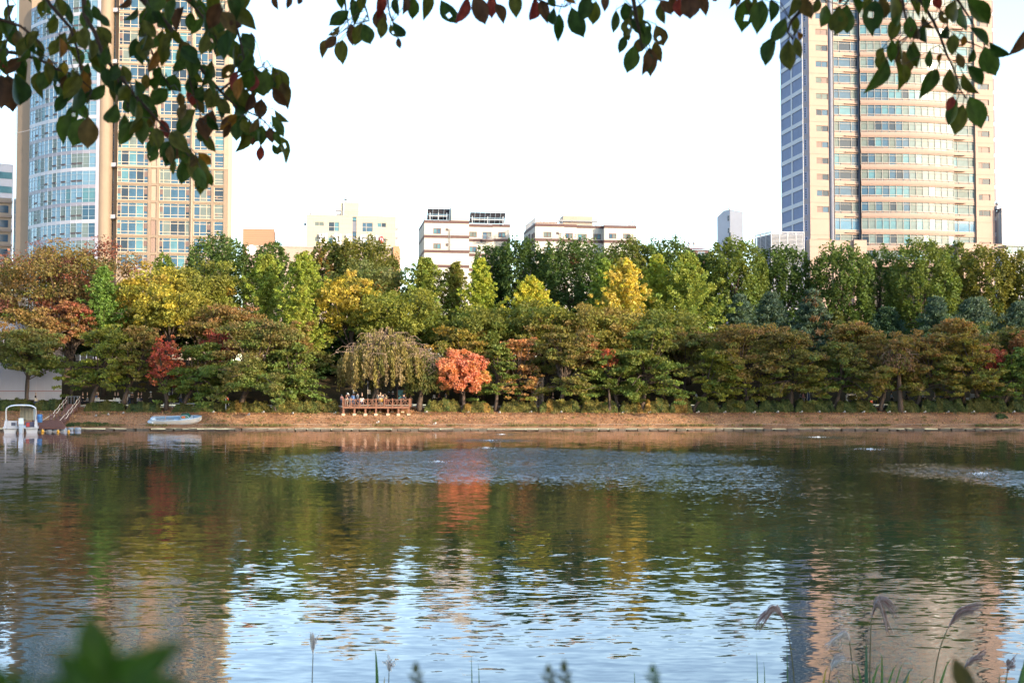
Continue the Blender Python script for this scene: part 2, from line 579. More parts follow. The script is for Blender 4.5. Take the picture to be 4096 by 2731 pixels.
def crown_cherry(rng, a, H, n):
    C, D, K, W = [], [], [], []
    ends = []
    nb = 40
    per = n // (nb * 5)
    k = 0
    for i in range(nb):
        az = 2 * math.pi * (i * 0.618 + rng.uniform(-.06, .06))
        lev = rng.choice([0.12, 0.3, 0.5, 0.7, 0.9, 1.0])
        r = a * rng.uniform(0.58, 1.16) * (1 - 0.55 * lev ** 2.2)
        zt = H * (lev - 0.10 * (r / a) ** 2 + rng.uniform(-.06, .06))
        st = np.array([0, 0, H * max(0.05, lev * 0.55 - 0.05)])
        en = np.array([r * math.cos(az), r * math.sin(az), zt])
        ends.append((st, en))
        for j in range(5):
            t = 0.36 + 0.64 * j / 4
            q = st + (en - st) * t
            q[2] += H * 0.10 * math.sin(t * math.pi) - (0.06 * H * max(0, t - .8) * 5)
            q += rng.normal(size=3) * np.array([.4, .4, .28]) * a / 5
            s = a * (0.24 - 0.10 * t)
            c, d = clump(rng, q, (s * 1.2, s * 0.9, s * 0.36), per, az, 0.12)
            C.append(c); D.append(d); K += [k] * per; k += 1
    return np.concatenate(C), np.concatenate(D), np.array(K), ends

def crown_round(rng, a, H, n, nb=130, sz=(0.19, 0.19, 0.13), flat=0.0):
    C, D, K, ends = [], [], [], []
    lobes = unit(rng.normal(size=(11, 3)) * np.array([1, 1, .8]) + np.array([0, 0, .25]))
    per = n // nb
    for k in range(nb):
        t = (k + .5) / nb
        z = 1 - 2 * t * (0.90)
        th = k * 2.39996 + rng.uniform(-.3, .3)
        rr = math.sqrt(max(0, 1 - z * z)) ** 0.85
        f = rng.uniform(0.62, 0.98) if k % 5 else rng.uniform(0.2, 0.6)
        dv = np.array([rr * math.cos(th), rr * math.sin(th), z])
        f *= 0.74 + 0.34 * max(0, (lobes @ dv).max()) ** 3 + rng.uniform(-.05, .05)
        q = np.array([a * rr * f * math.cos(th), a * rr * f * math.sin(th), H / 2 + z * H / 2 * f * rng.uniform(.92, 1.05)])
        s = a * rng.uniform(0.6, 1.35)
        c, d = clump(rng, q, (s * sz[0], s * sz[1], s * sz[2]), per, th, 0.25)
        C.append(c); D.append(d); K += [k] * per
        if k % 6 == 0: ends.append((np.array([0, 0, H * 0.1]), q))
    return np.concatenate(C), np.concatenate(D), np.array(K), ends

def crown_ginkgo(rng, a, H, n, steep=0.75):
    C, D, K, ends = [], [], [], []
    nb, nj = 80, 6
    per = n // (nb * nj)
    k = 0
    for i in range(nb):
        zl = (i + .5) / nb
        az = i * 2.39996 + rng.uniform(-.3, .3)
        Ln = a * ((1 - zl) ** 0.8 * rng.uniform(0.55, 1.25) + 0.06)
        st = np.array([0, 0, H * zl * 0.86])
        el = rng.uniform(0.55, 1.0) * steep
        en = st + np.array([Ln * math.cos(az), Ln * math.sin(az), Ln * el + 0.05 * H])
        en[2] = min(en[2], H * rng.uniform(.98, 1.02))
        ends.append((st, en))
        for j in range(nj):
            t = (j + 1) / nj
            q = st + (en - st) * t + rng.normal(size=3) * 0.12
            s = a * 0.115 * (1.3 - 0.75 * t)
            c, d = clump(rng, q, (s * 1.2, s, s * 0.95), per, az, 0.2)
            C.append(c); D.append(d); K += [k] * per; k += 1
    return np.concatenate(C), np.concatenate(D), np.array(K), ends[::5]

def crown_plane(rng, a, H, n):
    C, D, K, ends = [], [], [], []
    nb = 230
    per = n // nb
    for k in range(nb):
        t = (k + .5) / nb
        z = 1 - 2 * t * 0.93
        th = k * 2.39996 + rng.uniform(-.4, .4)
        rr = (1 - abs(z) ** 2.6) ** 0.5
        f = rng.uniform(0.88, 1.02) if k % 3 else rng.uniform(0.45, 0.85)
        f *= 1 + 0.07 * math.sin(th * 3 + z * 5)
        q = np.array([a * rr * f * math.cos(th), a * rr * f * math.sin(th), H / 2 + z * H / 2 * min(f, 1.0) + rng.uniform(-.25, .3)])
        s = a * rng.uniform(0.75, 1.2)
        c, d = clump(rng, q, (s * 0.17, s * 0.17, s * 0.24), per, th, 0.2)
        C.append(c); D.append(d); K += [k] * per
        if k % 12 == 0: ends.append((np.array([0, 0, H * 0.05]), q))
    return np.concatenate(C), np.concatenate(D), np.array(K), ends

def crown_pine(rng, a, H, n):
    C, D, K, ends = [], [], [], []
    nl = 11
    per = n // (nl * 7 * 4)
    k = 0
    for i in range(nl):
        zl = i / (nl - 1)
        for b in range(7):
            az = 2 * math.pi * (b + rng.uniform(-.3, .3)) / 7 + i * .5
            Ln = a * ((1 - zl) ** 0.85 * rng.uniform(.75, 1.12) + 0.08)
            st = np.array([0, 0, H * zl * 0.97])
            en = st + np.array([Ln * math.cos(az), Ln * math.sin(az), Ln * rng.uniform(-0.08, 0.28)])
            ends.append((st, en))
            for j in range(4):
                q = st + (en - st) * (0.3 + 0.23 * j) + rng.normal(size=3) * 0.1
                s = a * 0.20 * (1.15 - .12 * j)
                c, d = clump(rng, q, (s * 1.15, s, s * 0.6), per, az, 0.1)
                C.append(c); D.append(d); K += [k] * per; k += 1
    return np.concatenate(C), np.concatenate(D), np.array(K), ends[::9]

VB = dict(plane=110, ginkgo=70, round=45, pine=30, cherry=-8)
LEAF_N, LEAF_S = 1.16, 1.14
def tree(name, label, kind, u, vt, vb, wpx, y, pal, top=None, ptop=0.0, n=8000, leaf=0.15, trunk_u=None, group=None,
         seed=0, bark=None, accents=None, patch=None, bare=0.0, trunk_h=None):
    """a tree whose crown spans columns u-wpx..u+wpx and rows vt..vb at depth y; pal = [(rgb, weight)], top = colour of the outer and upper leaves"""
    rng = np.random.default_rng(seed + 7)
    n = int(n * LEAF_N); leaf *= LEAF_S * (1.12 if kind == 'plane' else 1.0); wpx *= 1.2 * dict(pine=1.25, ginkgo=1.06, cherry=.94).get(kind, 1.0); vb += VB.get(kind, 20)
    pyr = random.Random(seed + 3)
    zg = far_z(y)
    pt, pb = P(u, vt, y), P(u, vb, y)
    a = wpx * y / FPX
    H = pt.z - pb.z
    tx = P(trunk_u if trunk_u is not None else u, HOR, y).x
    root = thing(name, label, 'tree', (tx, y, zg), 0, group)
    fn = {'cherry': crown_cherry, 'round': crown_round, 'ginkgo': crown_ginkgo, 'plane': crown_plane, 'pine': crown_pine}[kind]
    C, D, K, ends = fn(rng, a, H, n)
    off = np.array([pt.x - tx, 0, pb.z - zg])
    Nn = len(C)
    up = np.array([0, 0, 1.0])
    nrm = unit(D * 0.55 + up * 0.45 + rng.normal(size=(Nn, 3)) * 0.55)
    if kind == 'pine':
        tan = unit(D * 0.8 + up * 0.3 + rng.normal(size=(Nn, 3)) * .5)
        bit = unit(np.cross(nrm, tan))
        L = leaf * rng.uniform(.8, 1.5, (Nn, 1)); Wd = L * 0.28
    else:
        tan = unit(np.cross(nrm, rng.normal(size=(Nn, 3))))
        if kind == 'cherry':
            tan = unit(tan + np.array([0, 0, -0.55]) + D * np.array([.4, .4, 0]))
        bit = unit(np.cross(nrm, tan))
        L = leaf * rng.uniform(.65, 1.35, (Nn, 1)); Wd = L * rng.uniform(.45, .8, (Nn, 1))
    kb = dict(ginkgo=1.6, pine=1.1, plane=1.2, cherry=1.55).get(kind, 1.42)
    pal = [(tuple(np.array(c) * (1.24 * kb, 1.42 * kb, 1.1 * kb)), w) for c, w in pal]
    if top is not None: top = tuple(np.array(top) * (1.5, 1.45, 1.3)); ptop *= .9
    # leaf colours: by clump, by place in the crown (outer and upper leaves turn first), by leaf
    cols = np.array([p[0] for p in pal], float); ws = np.array([p[1] for p in pal], float); ws /= ws.sum()
    nk = K.max() + 1
    kc = cols[rng.choice(len(cols), size=nk, p=ws)] * rng.uniform(.8, 1.2, (nk, 1))
    colr = 0.65 * kc[K] + 0.35 * cols[rng.choice(len(cols), size=Nn, p=ws)]
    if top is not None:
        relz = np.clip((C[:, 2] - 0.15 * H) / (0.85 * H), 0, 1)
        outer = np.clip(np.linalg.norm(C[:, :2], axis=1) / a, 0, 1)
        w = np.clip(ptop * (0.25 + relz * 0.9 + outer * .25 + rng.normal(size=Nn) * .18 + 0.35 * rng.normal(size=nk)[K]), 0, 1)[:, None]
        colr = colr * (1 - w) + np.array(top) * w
    if accents:
        for (rgb, frac) in accents:
            ks = rng.random(nk) < frac
            sel = ks[K]
            colr[sel] = np.array(rgb) * rng.uniform(.8, 1.2, (sel.sum(), 1))
    colr = colr * rng.uniform(.8, 1.2, (Nn, 1))
    if bare > 0:
        keep = rng.random(Nn) > bare
        C, D, K, tan, bit, L, Wd, colr, nrm = [q[keep] for q in (C, D, K, tan, bit, L, Wd, colr, nrm)]
    quads_object('crown', C + off, tan * L, bit * Wd, colr, root, M_LEAF, droop=-nrm * L * 0.22)
    # trunk and limbs
    mb = MB()
    r0 = max(0.10, 0.032 * (H + 2)) * (0.8 if kind in ('ginkgo', 'pine') else 1.0)
    th = off[2] + H * (0.9 if kind in ('ginkgo', 'pine') else 0.32)
    pts, rs = [], []
    for i in range(8):
        t = i / 7
        sway = math.sin(t * 3 + seed) * 0.12 * (1 - t) + 0.05 * pyr.uniform(-1, 1)
        pts.append((off[0] * t ** 1.5 + sway * (t > 0), sway * .5, th * t - 0.15 * (i == 0)))
        rs.append(r0 * (1.35 - t * 0.35 if t < .12 else (1.08 - 0.85 * t if kind in ('ginkgo', 'pine') else 1.05 - .5 * t)))
    mb.tube(pts, rs, 7)
    for (st, en) in ends:
        s = Vector(st + off); e = Vector(en + off)
        if kind not in ('ginkgo', 'pine'):
            k = pyr.choice((4, 5, 6, 7))
            s = Vector(pts[k])
        md = (s + e) / 2 + Vector((0, 0, (e - s).length * (0.10 if kind == 'cherry' else -0.02)))
        rr = r0 * (0.34 if kind not in ('ginkgo', 'pine') else 0.16)
        mb.tube([s, md, e], [rr, rr * .62, rr * .2], 5, cap=False)
    mb.build('trunk', bark or M_BARK, root, smooth=True)
    return root
# ------------------------------------------------------------------ buildings across the street
GZ = 9.0
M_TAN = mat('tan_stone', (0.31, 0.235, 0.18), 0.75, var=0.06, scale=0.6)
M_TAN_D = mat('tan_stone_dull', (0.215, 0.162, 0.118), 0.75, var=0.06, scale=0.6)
M_YELLOW = mat('pale_yellow_render', (0.42, 0.38, 0.23), 0.8, var=0.05, scale=0.3)
M_LAV = mat('lavender_panel', (0.24, 0.24, 0.30), 0.45, var=0.06, scale=0.7)
M_WHITEP = mat('white_panel', (0.42, 0.42, 0.48), 0.4, var=0.04, scale=0.7)
M_BARS = mat('glazing_bar', (0.33, 0.40, 0.47), 0.4)
M_ROOF = mat('flat_roof', (0.25, 0.24, 0.23), 0.9)

def left_tower():
    rng = random.Random(11)
    F = Frame(458, 239.0, 905, 242.4)
    base = F.w(0, 0, GZ)
    T = thing('apartment_tower', 'tan apartment tower with curved blue glass bay behind the hanging leaves', 'building', base)
    off = base
    ztop = P(700, -260, 240).z
    # front facade: openings repeated floor by floor
    r = lambda u0, u1, v0=676.0, v1=735.0: F.rect(u0, v0, u1, v1)
    bays = [(469, 593), (605, 627), (638, 760), (776, 846), (857, 895)]
    pitch = 69.6 * 240.5 / FPX
    ref = [r(a, b) for a, b in bays]
    # rows of one floor are level along the wall
    z0, z1 = ref[2][2], ref[2][3]
    fl = list(range(-5, 13))
    holes = []
    for k in fl:
        for (s0, s1, _, _) in ref:
            holes.append((s0, s1, z0 + k * pitch, z1 + k * pitch))
    lo, hi = z0 - 5.3 * pitch, z0 + 13 * pitch
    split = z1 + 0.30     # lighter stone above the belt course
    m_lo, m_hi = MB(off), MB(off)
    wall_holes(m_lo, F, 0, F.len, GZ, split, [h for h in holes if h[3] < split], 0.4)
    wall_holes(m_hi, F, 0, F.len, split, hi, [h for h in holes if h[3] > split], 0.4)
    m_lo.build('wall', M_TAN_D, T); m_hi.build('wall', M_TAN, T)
    b = MB(off)
    D = 16.0
    b.quad(F.w(F.len, 0, GZ), F.w(F.len, D, GZ), F.w(F.len, D, hi), F.w(F.len, 0, hi))
    b.build('side_wall', M_YELLOW, T)
    b = MB(off)
    b.quad(F.w(0, D, GZ), F.w(0, 0, GZ), F.w(0, 0, hi), F.w(0, D, hi))
    b.quad(F.w(0, D, hi), F.w(0, 0, hi), F.w(F.len, 0, hi), F.w(F.len, D, hi))
    b.quad(F.w(F.len, D, GZ), F.w(0, D, GZ), F.w(0, D, hi), F.w(F.len, D, hi))
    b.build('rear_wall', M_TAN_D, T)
    # dark core behind the openings
    b = MB(off)
    b.quad(F.w(0.1, 0.6, GZ), F.w(F.len - .1, 0.6, GZ), F.w(F.len - .1, 0.6, hi - .2), F.w(0.1, 0.6, hi - .2))
    b.build('inner_wall', mat('room_dark', (0.05, 0.045, 0.04), 0.9), T)
    for zz in (z1 + 0.12, z1 + 0.12 + 6 * pitch):
        b = MB(off); b.box(-0.06, F.len + 0.06, -0.10, 0.0, zz, zz + 0.28, F); b.build('belt_course', M_TAN, T)
    b = MB(off); s = F.sz(768, 700)[0]; b.box(s - .16, s + .16, -0.22, -0.003, GZ, hi, F); b.build('pilaster', M_TAN, T)
    gl = [G_BLUE, G_BLUE, G_DARK, G_CURT, G_TEAL, G_DARK, G_BLUE]
    for k in fl:
        for i, (s0, s1, _, _) in enumerate(ref):
            rc = (s0, s1, z0 + k * pitch, z1 + k * pitch)
            if i == 1:
                b = MB(off); g = 0.10
                b.box(s0 + .03, s1 - .03, 0.16, 0.22, rc[2] + .03, rc[3] - .03, F)
                p = b.build('niche_panel', rng.choice((M_TAN, M_TAN, mat('louvre_brown', (0.22, 0.15, 0.12), 0.6))), T)
                continue
            cols = {0: (0, .13, .37, .62, .86, 1), 2: (0, .13, .37, .62, .86, 1), 3: (0, .36, .74, 1), 4: (0, 1)}[i]
            w = window(T, F, rc, cols, (0, .22, .80, 1) if i != 4 else (0, .2, .38, .78, 1), CREAM_FRAME, gl, rng, 0.10, 0.2)
            # side sashes stand open, showing their brown screens
            W_, H_ = s1 - s0, rc[3] - rc[2]
            for c in ((.065, .93) if i in (0, 2) else ((.87,) if i == 3 else (.3,))):
                if rng.random() < .8:
                    b = MB()
                    hw = W_ * (.05 if i in (0, 2) else .1)
                    zc = .42 if i != 4 else .27
                    b.box(W_ * c - hw, W_ * c + hw, -0.055, -0.045, H_ * (zc if i != 4 else .24), H_ * (.76 if i != 4 else .36))
                    link('sash_screen', b.mesh('sash_screen', G_BROWN), w)
            b = MB(off); b.box(s0 - .05, s1 + .05, -0.12, 0.1, rc[2] - 0.10, rc[2] - 0.003, F)
            b.build('sill', M_TAN, T)
    # recess with balconies between the front and the round pilaster
    ys = 239.6
    def wp(u, y): q = P(u, HOR, y); return Vector((q.x, q.y, 0))
    a, c = wp(424, 240.6), wp(459, 240.2)
    fr2 = Frame(424, 240.6, 459, 240.2)
    b = MB(off)
    hl2 = []
    s0, s1 = fr2.sz(433, 700)[0], fr2.sz(455, 700)[0]
    for k in fl: hl2.append((s0, s1, z0 - .1 + k * pitch, z1 + .1 + k * pitch))
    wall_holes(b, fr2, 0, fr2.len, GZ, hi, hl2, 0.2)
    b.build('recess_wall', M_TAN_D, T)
    for h in hl2:
        window(T, fr2, h, (0, .72, 1), (0, .2, .8, 1), M_BARS, [G_BLUE, G_DARK, G_TEAL], rng, 0.07, 0.1)
    for k in (-3, 0, 3, 6, 9):
        b = MB(off); zz = z1 + 0.2 + k * pitch
        b.box(-0.9, fr2.len + 0.1, -1.0, -0.003, zz, zz + 0.75, fr2)
        b.build('balcony_ledge', M_WHITEP, T)
    # round tan pilaster
    b = MB(off)
    q = wp(403, 238.6)
    n = 14
    pr = [(q + Vector((math.cos(t) * 1.15, math.sin(t) * 1.15, 0))) for t in [math.pi * (1 + i / n) for i in range(n + 1)]]
    pr = [pr[0] + Vector((0, 3, 0))] + pr + [pr[-1] + Vector((0, 3, 0))]
    for p0, p1 in zip(pr, pr[1:]):
        b.quad((p0.x, p0.y, GZ), (p1.x, p1.y, GZ), (p1.x, p1.y, hi), (p0.x, p0.y, hi))
    b.build('round_pilaster', M_TAN_D, T, smooth=False)  # the duller tan stands in for shade on the pilaster
    # curved glass bay
    ctl = [(371, 237.5), (323, 237.75), (275, 238.5), (228, 239.8), (181, 241.7), (155, 243.1), (128, 244.9), (103, 247.0)]
    pl = [wp(u, y) for u, y in ctl]
    L = [0]
    for p0, p1 in zip(pl, pl[1:]): L.append(L[-1] + (p1 - p0).length)
    NC = 15
    pts = []
    for i in range(NC + 1):
        t = L[-1] * i / NC
        j = max(k for k in range(len(L) - 1) if L[k] <= t + 1e-6)
        f = (t - L[j]) / (L[j + 1] - L[j])
        pts.append(pl[j].lerp(pl[j + 1], f))
    pts = pts[::-1]      # left to right
    nrm = []
    for i in range(NC):
        d = (pts[i + 1] - pts[i]).normalized(); nrm.append(Vector((d.y, -d.x, 0)))
    zb = P(371, 878, 237.5).z   # top of the lowest white band
    bars = MB(off)
    gls = [G_SKY] * 7 + [G_TEAL, G_PALE, G_PALE]
    pane_meshes = {}
    for k in range(-2, 13):
        zt = zb + (k + 1) * pitch
        z_g0, z_g1 = zb + k * pitch + 0.02, zt - 0.64
        band = M_WHITEP if k % 3 == 2 else M_LAV
        for i in range(NC):
            p0, p1, nn = pts[i], pts[i + 1], nrm[i]
            b = MB(off); o_ = nn * 0.05
            b.hexa([p0 + Vector((0, 0, z_g1)), p1 + Vector((0, 0, z_g1)), p1 - nn * .3 + Vector((0, 0, z_g1)), p0 - nn * .3 + Vector((0, 0, z_g1)),
                    p0 + o_ + Vector((0, 0, zt)), p1 + o_ + Vector((0, 0, zt)), p1 - nn * .3 + Vector((0, 0, zt)), p0 - nn * .3 + Vector((0, 0, zt))])
            if i == 0: bandmb = MB(off)
            bandmb.v += [tuple(Vector(v)) for v in b.v]; nb = len(bandmb.v) - 8
            bandmb.f += [tuple(x + nb for x in f) for f in b.f]
            w = (p1 - p0).length
            key = round(w, 2)
            if key not in pane_meshes:
                pb = MB(); pb.box(0, w, 0, 0.03, 0, pitch - 0.66); pane_meshes[key] = pb.mesh('pane')
            g = rng.choice(gls)
            if i >= 13 and k < 1: g = rng.choice((G_BLUE, G_PALE))
            d = (p1 - p0)
            link('pane', pane_meshes[key], T, p0 - nn * 0.05 + Vector((0, 0, z_g0)) - off, math.atan2(d.y, d.x), g)
            for hz in (0.24, 0.76):
                zc = z_g0 + (z_g1 - z_g0) * hz
                bars.bar(p0 + Vector((0, 0, zc)), p1 + Vector((0, 0, zc)), 0.05, 0.05)
            if i in (2, 5, 7, 9, 11, 12):
                vb = MB(off)
                zc = z_g0 + (z_g1 - z_g0) * .24
                c0, c1 = p0.lerp(p1, .08), p0.lerp(p1, .88)
                vb.hexa([c0 + Vector((0, 0, zc)) + nn * .04, c1 + Vector((0, 0, zc)) + nn * .04, c1 + Vector((0, 0, zc)) - nn * .04, c0 + Vector((0, 0, zc)) - nn * .04,
                         c0 + Vector((0, 0, zc + .30)) + nn * .14, c1 + Vector((0, 0, zc + .30)) + nn * .14, c1 + Vector((0, 0, zc + .30)) - nn * .04, c0 + Vector((0, 0, zc + .30)) - nn * .04])
                if rng.random() < .85: vb.build('vent_window', mat('vent_dark', (0.09, 0.075, 0.085), 0.5), T)
        bandmb.build('spandrel_band', band, T)
    for p in pts:
        bars.bar(p + Vector((0, 0, GZ)), p + Vector((0, 0, zb + 13 * pitch)), 0.06, 0.06)
    bars.build('glazing_bars', M_BARS, T)['kind'] = 'stuff'
    b = MB(off)
    p0, p1 = wp(371, 237.45), wp(385, 237.6)
    b.quad((p0.x, p0.y, GZ), (p1.x, p1.y, GZ), (p1.x, p1.y, hi), (p0.x, p0.y, hi))
    b.build('edge_strip', M_LAV, T)
    # tan end wall at the far left, with its narrow glass edge
    b = MB(off)
    q0, q1, q2 = wp(104, 247.05), wp(52, 248.5), wp(43, 252)
    b.quad((q1.x, q1.y, GZ), (q0.x, q0.y, GZ), (q0.x, q0.y, hi), (q1.x, q1.y, hi))
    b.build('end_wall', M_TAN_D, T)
    b = MB(off)
    b.quad((q2.x, q2.y, GZ), (q1.x, q1.y, GZ), (q1.x, q1.y, hi), (q2.x, q2.y, hi))
    b.build('edge_glazing', G_BLUE, T)
    b = MB(off)
    q3 = wp(400, 262)
    for pa, pb_ in ((q3, q2),):
        b.quad((pa.x, pa.y, GZ), (pb_.x, pb_.y, GZ), (pb_.x, pb_.y, hi), (pa.x, pa.y, hi))
    b.build('rear_wall', M_TAN_D, T)
left_tower()

M_RBEIGE = mat('pink_beige_stone', (0.31, 0.225, 0.185), 0.75, var=0.05, scale=0.5)
M_RBEIGE2 = mat('pink_beige_ledge', (0.27, 0.19, 0.16), 0.75, var=0.06, scale=0.5)
M_RBLUE = mat('slate_blue_render', (0.125, 0.155, 0.26), 0.7, var=0.10, scale=0.5)
M_RWHITE = mat('white_render', (0.42, 0.42, 0.45), 0.7, var=0.04, scale=0.5)
M_RCOL = mat('grey_column', (0.13, 0.14, 0.18), 0.6, var=0.05, scale=0.6)  # grey lowered and blued: shade on the round column is in this colour
M_QUOIN = mat('dark_quoin', (0.16, 0.13, 0.15), 0.6)

def right_tower():
    rng = random.Random(23)
    F = Frame(3248, 257.0, 3990, 263.3)
    base = F.w(0, 0, GZ)
    T = thing('apartment_tower', 'pink beige apartment tower with bowed glazed balconies behind the plane trees', 'building', base)
    off = base
    pitch = 65.3 * 258.0 / FPX
    zw = F.sz(3290, 826)[1]           # top of a small window on the left pier
    zgl0 = F.sz(3390, 855)[1]          # foot of a glazing row  (v 823..855 glass)
    fl = list(range(-3, 14))
    hi = zw + 14 * pitch
    sl = F.sz(3317, 800)[0]
    sr = F.sz(3905, 800)[0]
    # left and right piers with small windows
    for (a, b_, wu0, wu1, nm) in ((0, sl, 3268, 3316, 0), (sr, F.len, 3916, 3962, 1)):
        s0, s1 = F.sz(wu0, 835)[0], F.sz(wu1, 835)[0]
        s1 = min(s1, b_ - .08)
        hs = [(s0, s1, zw - 1.22 + k * pitch, zw + k * pitch) for k in fl if k != -1]
        m = MB(off); wall_holes(m, F, a, b_, GZ, hi, hs, 0.3); m.build('pier_wall', M_RBEIGE, T)
        for h in hs:
            window(T, F, h, (0, .5, 1) if nm == 0 else (0, .36, 1), (0, 1), M_RBEIGE2, [G_CURT, G_DARK, G_BROWN, G_BLUE, G_DARK, G_BROWN], rng, 0.07, 0.16)
        m = MB(off)
        for k in fl:
            zz = zw + 0.75 + k * pitch
            m.box(a, b_, -0.035, -0.002, zz, zz + 0.12, F)
        m.build('pier_courses', M_RBEIGE2, T)['kind'] = 'stuff'
    # grey half-round column
    m = MB(off)
    c = F.w(F.sz(3328, 800)[0], 0.5, 0); n = 10
    pr = [c + F.e * (-math.cos(math.pi * i / n) * .58) - F.n * (math.sin(math.pi * i / n) * .75) for i in range(n + 1)]
    for p0, p1 in zip(pr, pr[1:]):
        m.quad((p0.x, p0.y, GZ), (p1.x, p1.y, GZ), (p1.x, p1.y, hi), (p0.x, p0.y, hi))
    m.build('round_column', M_RCOL, T, smooth=True)
    # plan of the glazed front: recessed left bay, bowed middle, right bay
    su = lambda u: F.sz(u, 800)[0]
    plan = []
    for u in (3341, 3362, 3410, 3438): plan.append((su(u), 0.25))
    mid = [3440 + (3810 - 3440) * i / 14 for i in range(15)]
    midp = []
    for u in mid:
        t = (u - 3440) / 370
        midp.append((su(u), -0.15 - 1.5 * math.sin(math.pi * (0.12 + t * 0.76))))
    right = [(su(u), 0.35) for u in (3812, 3836, 3881, 3903)]
    segs = [plan, midp, right]
    zb = F.sz(3560, 857)[1]
    pane_cache = {}
    def pane(p0, p1, z0, z1, g, parent):
        w = (p1 - p0).length
        key = (round(w, 2), round(z1 - z0, 2))
        if key not in pane_cache:
            b = MB(); b.box(0.0, w, 0, 0.03, 0, z1 - z0); pane_cache[key] = b.mesh('pane')
        d = p1 - p0
        return link('pane', pane_cache[key], parent, Vector((p0.x, p0.y, z0)) - off, math.atan2(d.y, d.x), g)
    V = lambda p, z: Vector((p.x, p.y, z))
    npane = 0
    for k in fl:
        z0 = zb + k * pitch
        solid = (k == -1)
        for si, seg in enumerate(segs):
            pts = [F.w(s, t, 0) for (s, t) in seg]
            ledge, bars = MB(off), MB(off)
            for i, (p0, p1) in enumerate(zip(pts, pts[1:])):
                d = (p1 - p0).normalized(); nn = Vector((d.y, -d.x, 0))
                def bx(mb, o0, o1, za, zc):
                    mb.hexa([V(p0 + nn * o1, za), V(p1 + nn * o1, za), V(p1 + nn * o0, za), V(p0 + nn * o0, za),
                             V(p0 + nn * o1, zc), V(p1 + nn * o1, zc), V(p1 + nn * o0, zc), V(p0 + nn * o0, zc)])
                # spandrel, two ledges, row of low vents
                bx(ledge, -0.3, 0.02, z0 - 1.02, z0 - 0.04)
                bx(ledge, -0.3, 0.07, z0 - 0.62, z0 - 0.42)
                bx(ledge, -0.3, 0.10, z0 - 1.02, z0 - 0.92)
                if si == 1:
                    bx(ledge, -0.3, 0.12, z0 - 0.80, z0 - 0.74)
                g = rng.choice([G_CURT, G_BLUE, G_TEAL, G_PALE, G_CURT, G_BLUE, G_BLUE, G_DARK, G_DARK] if (si < 2 and i < 7) else [G_PALE, G_PALE, G_CURT, G_CURT, G_TEAL])
                if solid: g = G_SKY if si != 1 else rng.choice((G_PALE, G_TEAL))
                pane(p0 - nn * .12, p1 - nn * .12, z0 - 0.04, z0 + pitch - 1.02, g, T); npane += 1
                zv0 = z0 + pitch - 1.02
                bars.bar(V(p0, z0 - .04), V(p0, zv0), 0.07, 0.07)
                bars.bar(V(p1, z0 - .04), V(p1, zv0), 0.06, 0.06)
                if not solid:
                    bars.bar(V(p0, z0 + 0.42), V(p1, z0 + 0.42), 0.06, 0.08)
                bars.bar(V(p0, zv0 - .42), V(p1, zv0 - .42), 0.05, 0.06)
                bars.bar(V(p0, z0 - .01), V(p1, z0 - .01), 0.08, 0.08)
                if not solid and rng.random() < .85:
                    q0, q1 = p0.lerp(p1, .1), p0.lerp(p1, .9)
                    vb = MB(off)
                    vb.hexa([V(q0 + nn * .02, z0 + .08), V(q1 + nn * .02, z0 + .08), V(q1 - nn * .06, z0 + .08), V(q0 - nn * .06, z0 + .08),
                             V(q0 + nn * .02, z0 + .36), V(q1 + nn * .02, z0 + .36), V(q1 - nn * .06, z0 + .36), V(q0 - nn * .06, z0 + .36)])
                    if i == 0 or 'vents' not in locals() or vents is None:
                        vents = MB(off)
                    nb = len(vents.v); vents.v += vb.v; vents.f += [tuple(x + nb for x in f) for f in vb.f]
            ledge.build('balcony_band', M_RBEIGE2 if si == 1 else M_RBEIGE, T)
            bars.build('glazing_bars', WHITE_FRAME, T)['kind'] = 'stuff'
            if 'vents' in locals() and vents is not None and len(vents.v):
                vents.build('vent_row', G_BROWN, T)['kind'] = 'stuff'
            vents = None
        # short projecting ledges beside the bow
        for (ua, ub) in ((3383, 3438), (3812, 3862)):
            b = MB(off); b.box(su(ua), su(ub), -0.15 if ua < 3500 else -.3, 0.5, z0 - .70, z0 - .58, F); b.build('ledge', M_RBEIGE2, T)
    b = MB(off); b.box(su(3341) , su(3903), 1.2, 1.3, GZ, hi, F); b.build('inner_wall', MATS['room_dark'], T)
    b = MB(off); b.box(su(3437), su(3440), -0.1, 0.6, GZ, hi, F); b.build('downpipe', M_RCOL, T)
    for s in (su(3339), su(3903)):
        b = MB(off); b.quad(F.w(s, -.0, GZ), F.w(s, 1.3, GZ), F.w(s, 1.3, hi), F.w(s, 0, hi)); b.build('reveal_wall', M_RBEIGE, T)
    # slit-window strip and the blue side wall with white bands
    q0 = F.w(0, 0.0, 0)
    c0 = P(3222, HOR, 257.6); c0.z = 0
    fs = Frame(3222, 257.7, 3248, 257.02)
    m = MB(off); m.quad(fs.w(0, 0, GZ), fs.w(fs.len, 0, GZ), fs.w(fs.len, 0, hi), fs.w(0, 0, hi)); m.build('corner_strip', M_RCOL, T)
    for k in fl:
        zz = zw - 1.75 + k * pitch
        b = MB(off); b.box(0.15, 0.85, -0.03, 0.0, zz, zz + 2.2, fs)
        o = b.build('slit_window', M_RBLUE, T)
        b = MB(off)
        for j in range(4): b.box(0.38, 0.62, -0.05, -0.03, zz + .2 + j * .5, zz + .52 + j * .5, fs)
        b.build('slit_pane', G_DARK, o)
    D = 12.2
    far = c0 + F.n * D
    G = Frame.__new__(Frame); G.A = far.copy(); dd = c0 - far; G.len = dd.length; G.e = dd.normalized(); G.n = Vector((-G.e.y, G.e.x, 0)); G.yaw = math.atan2(G.e.y, G.e.x)
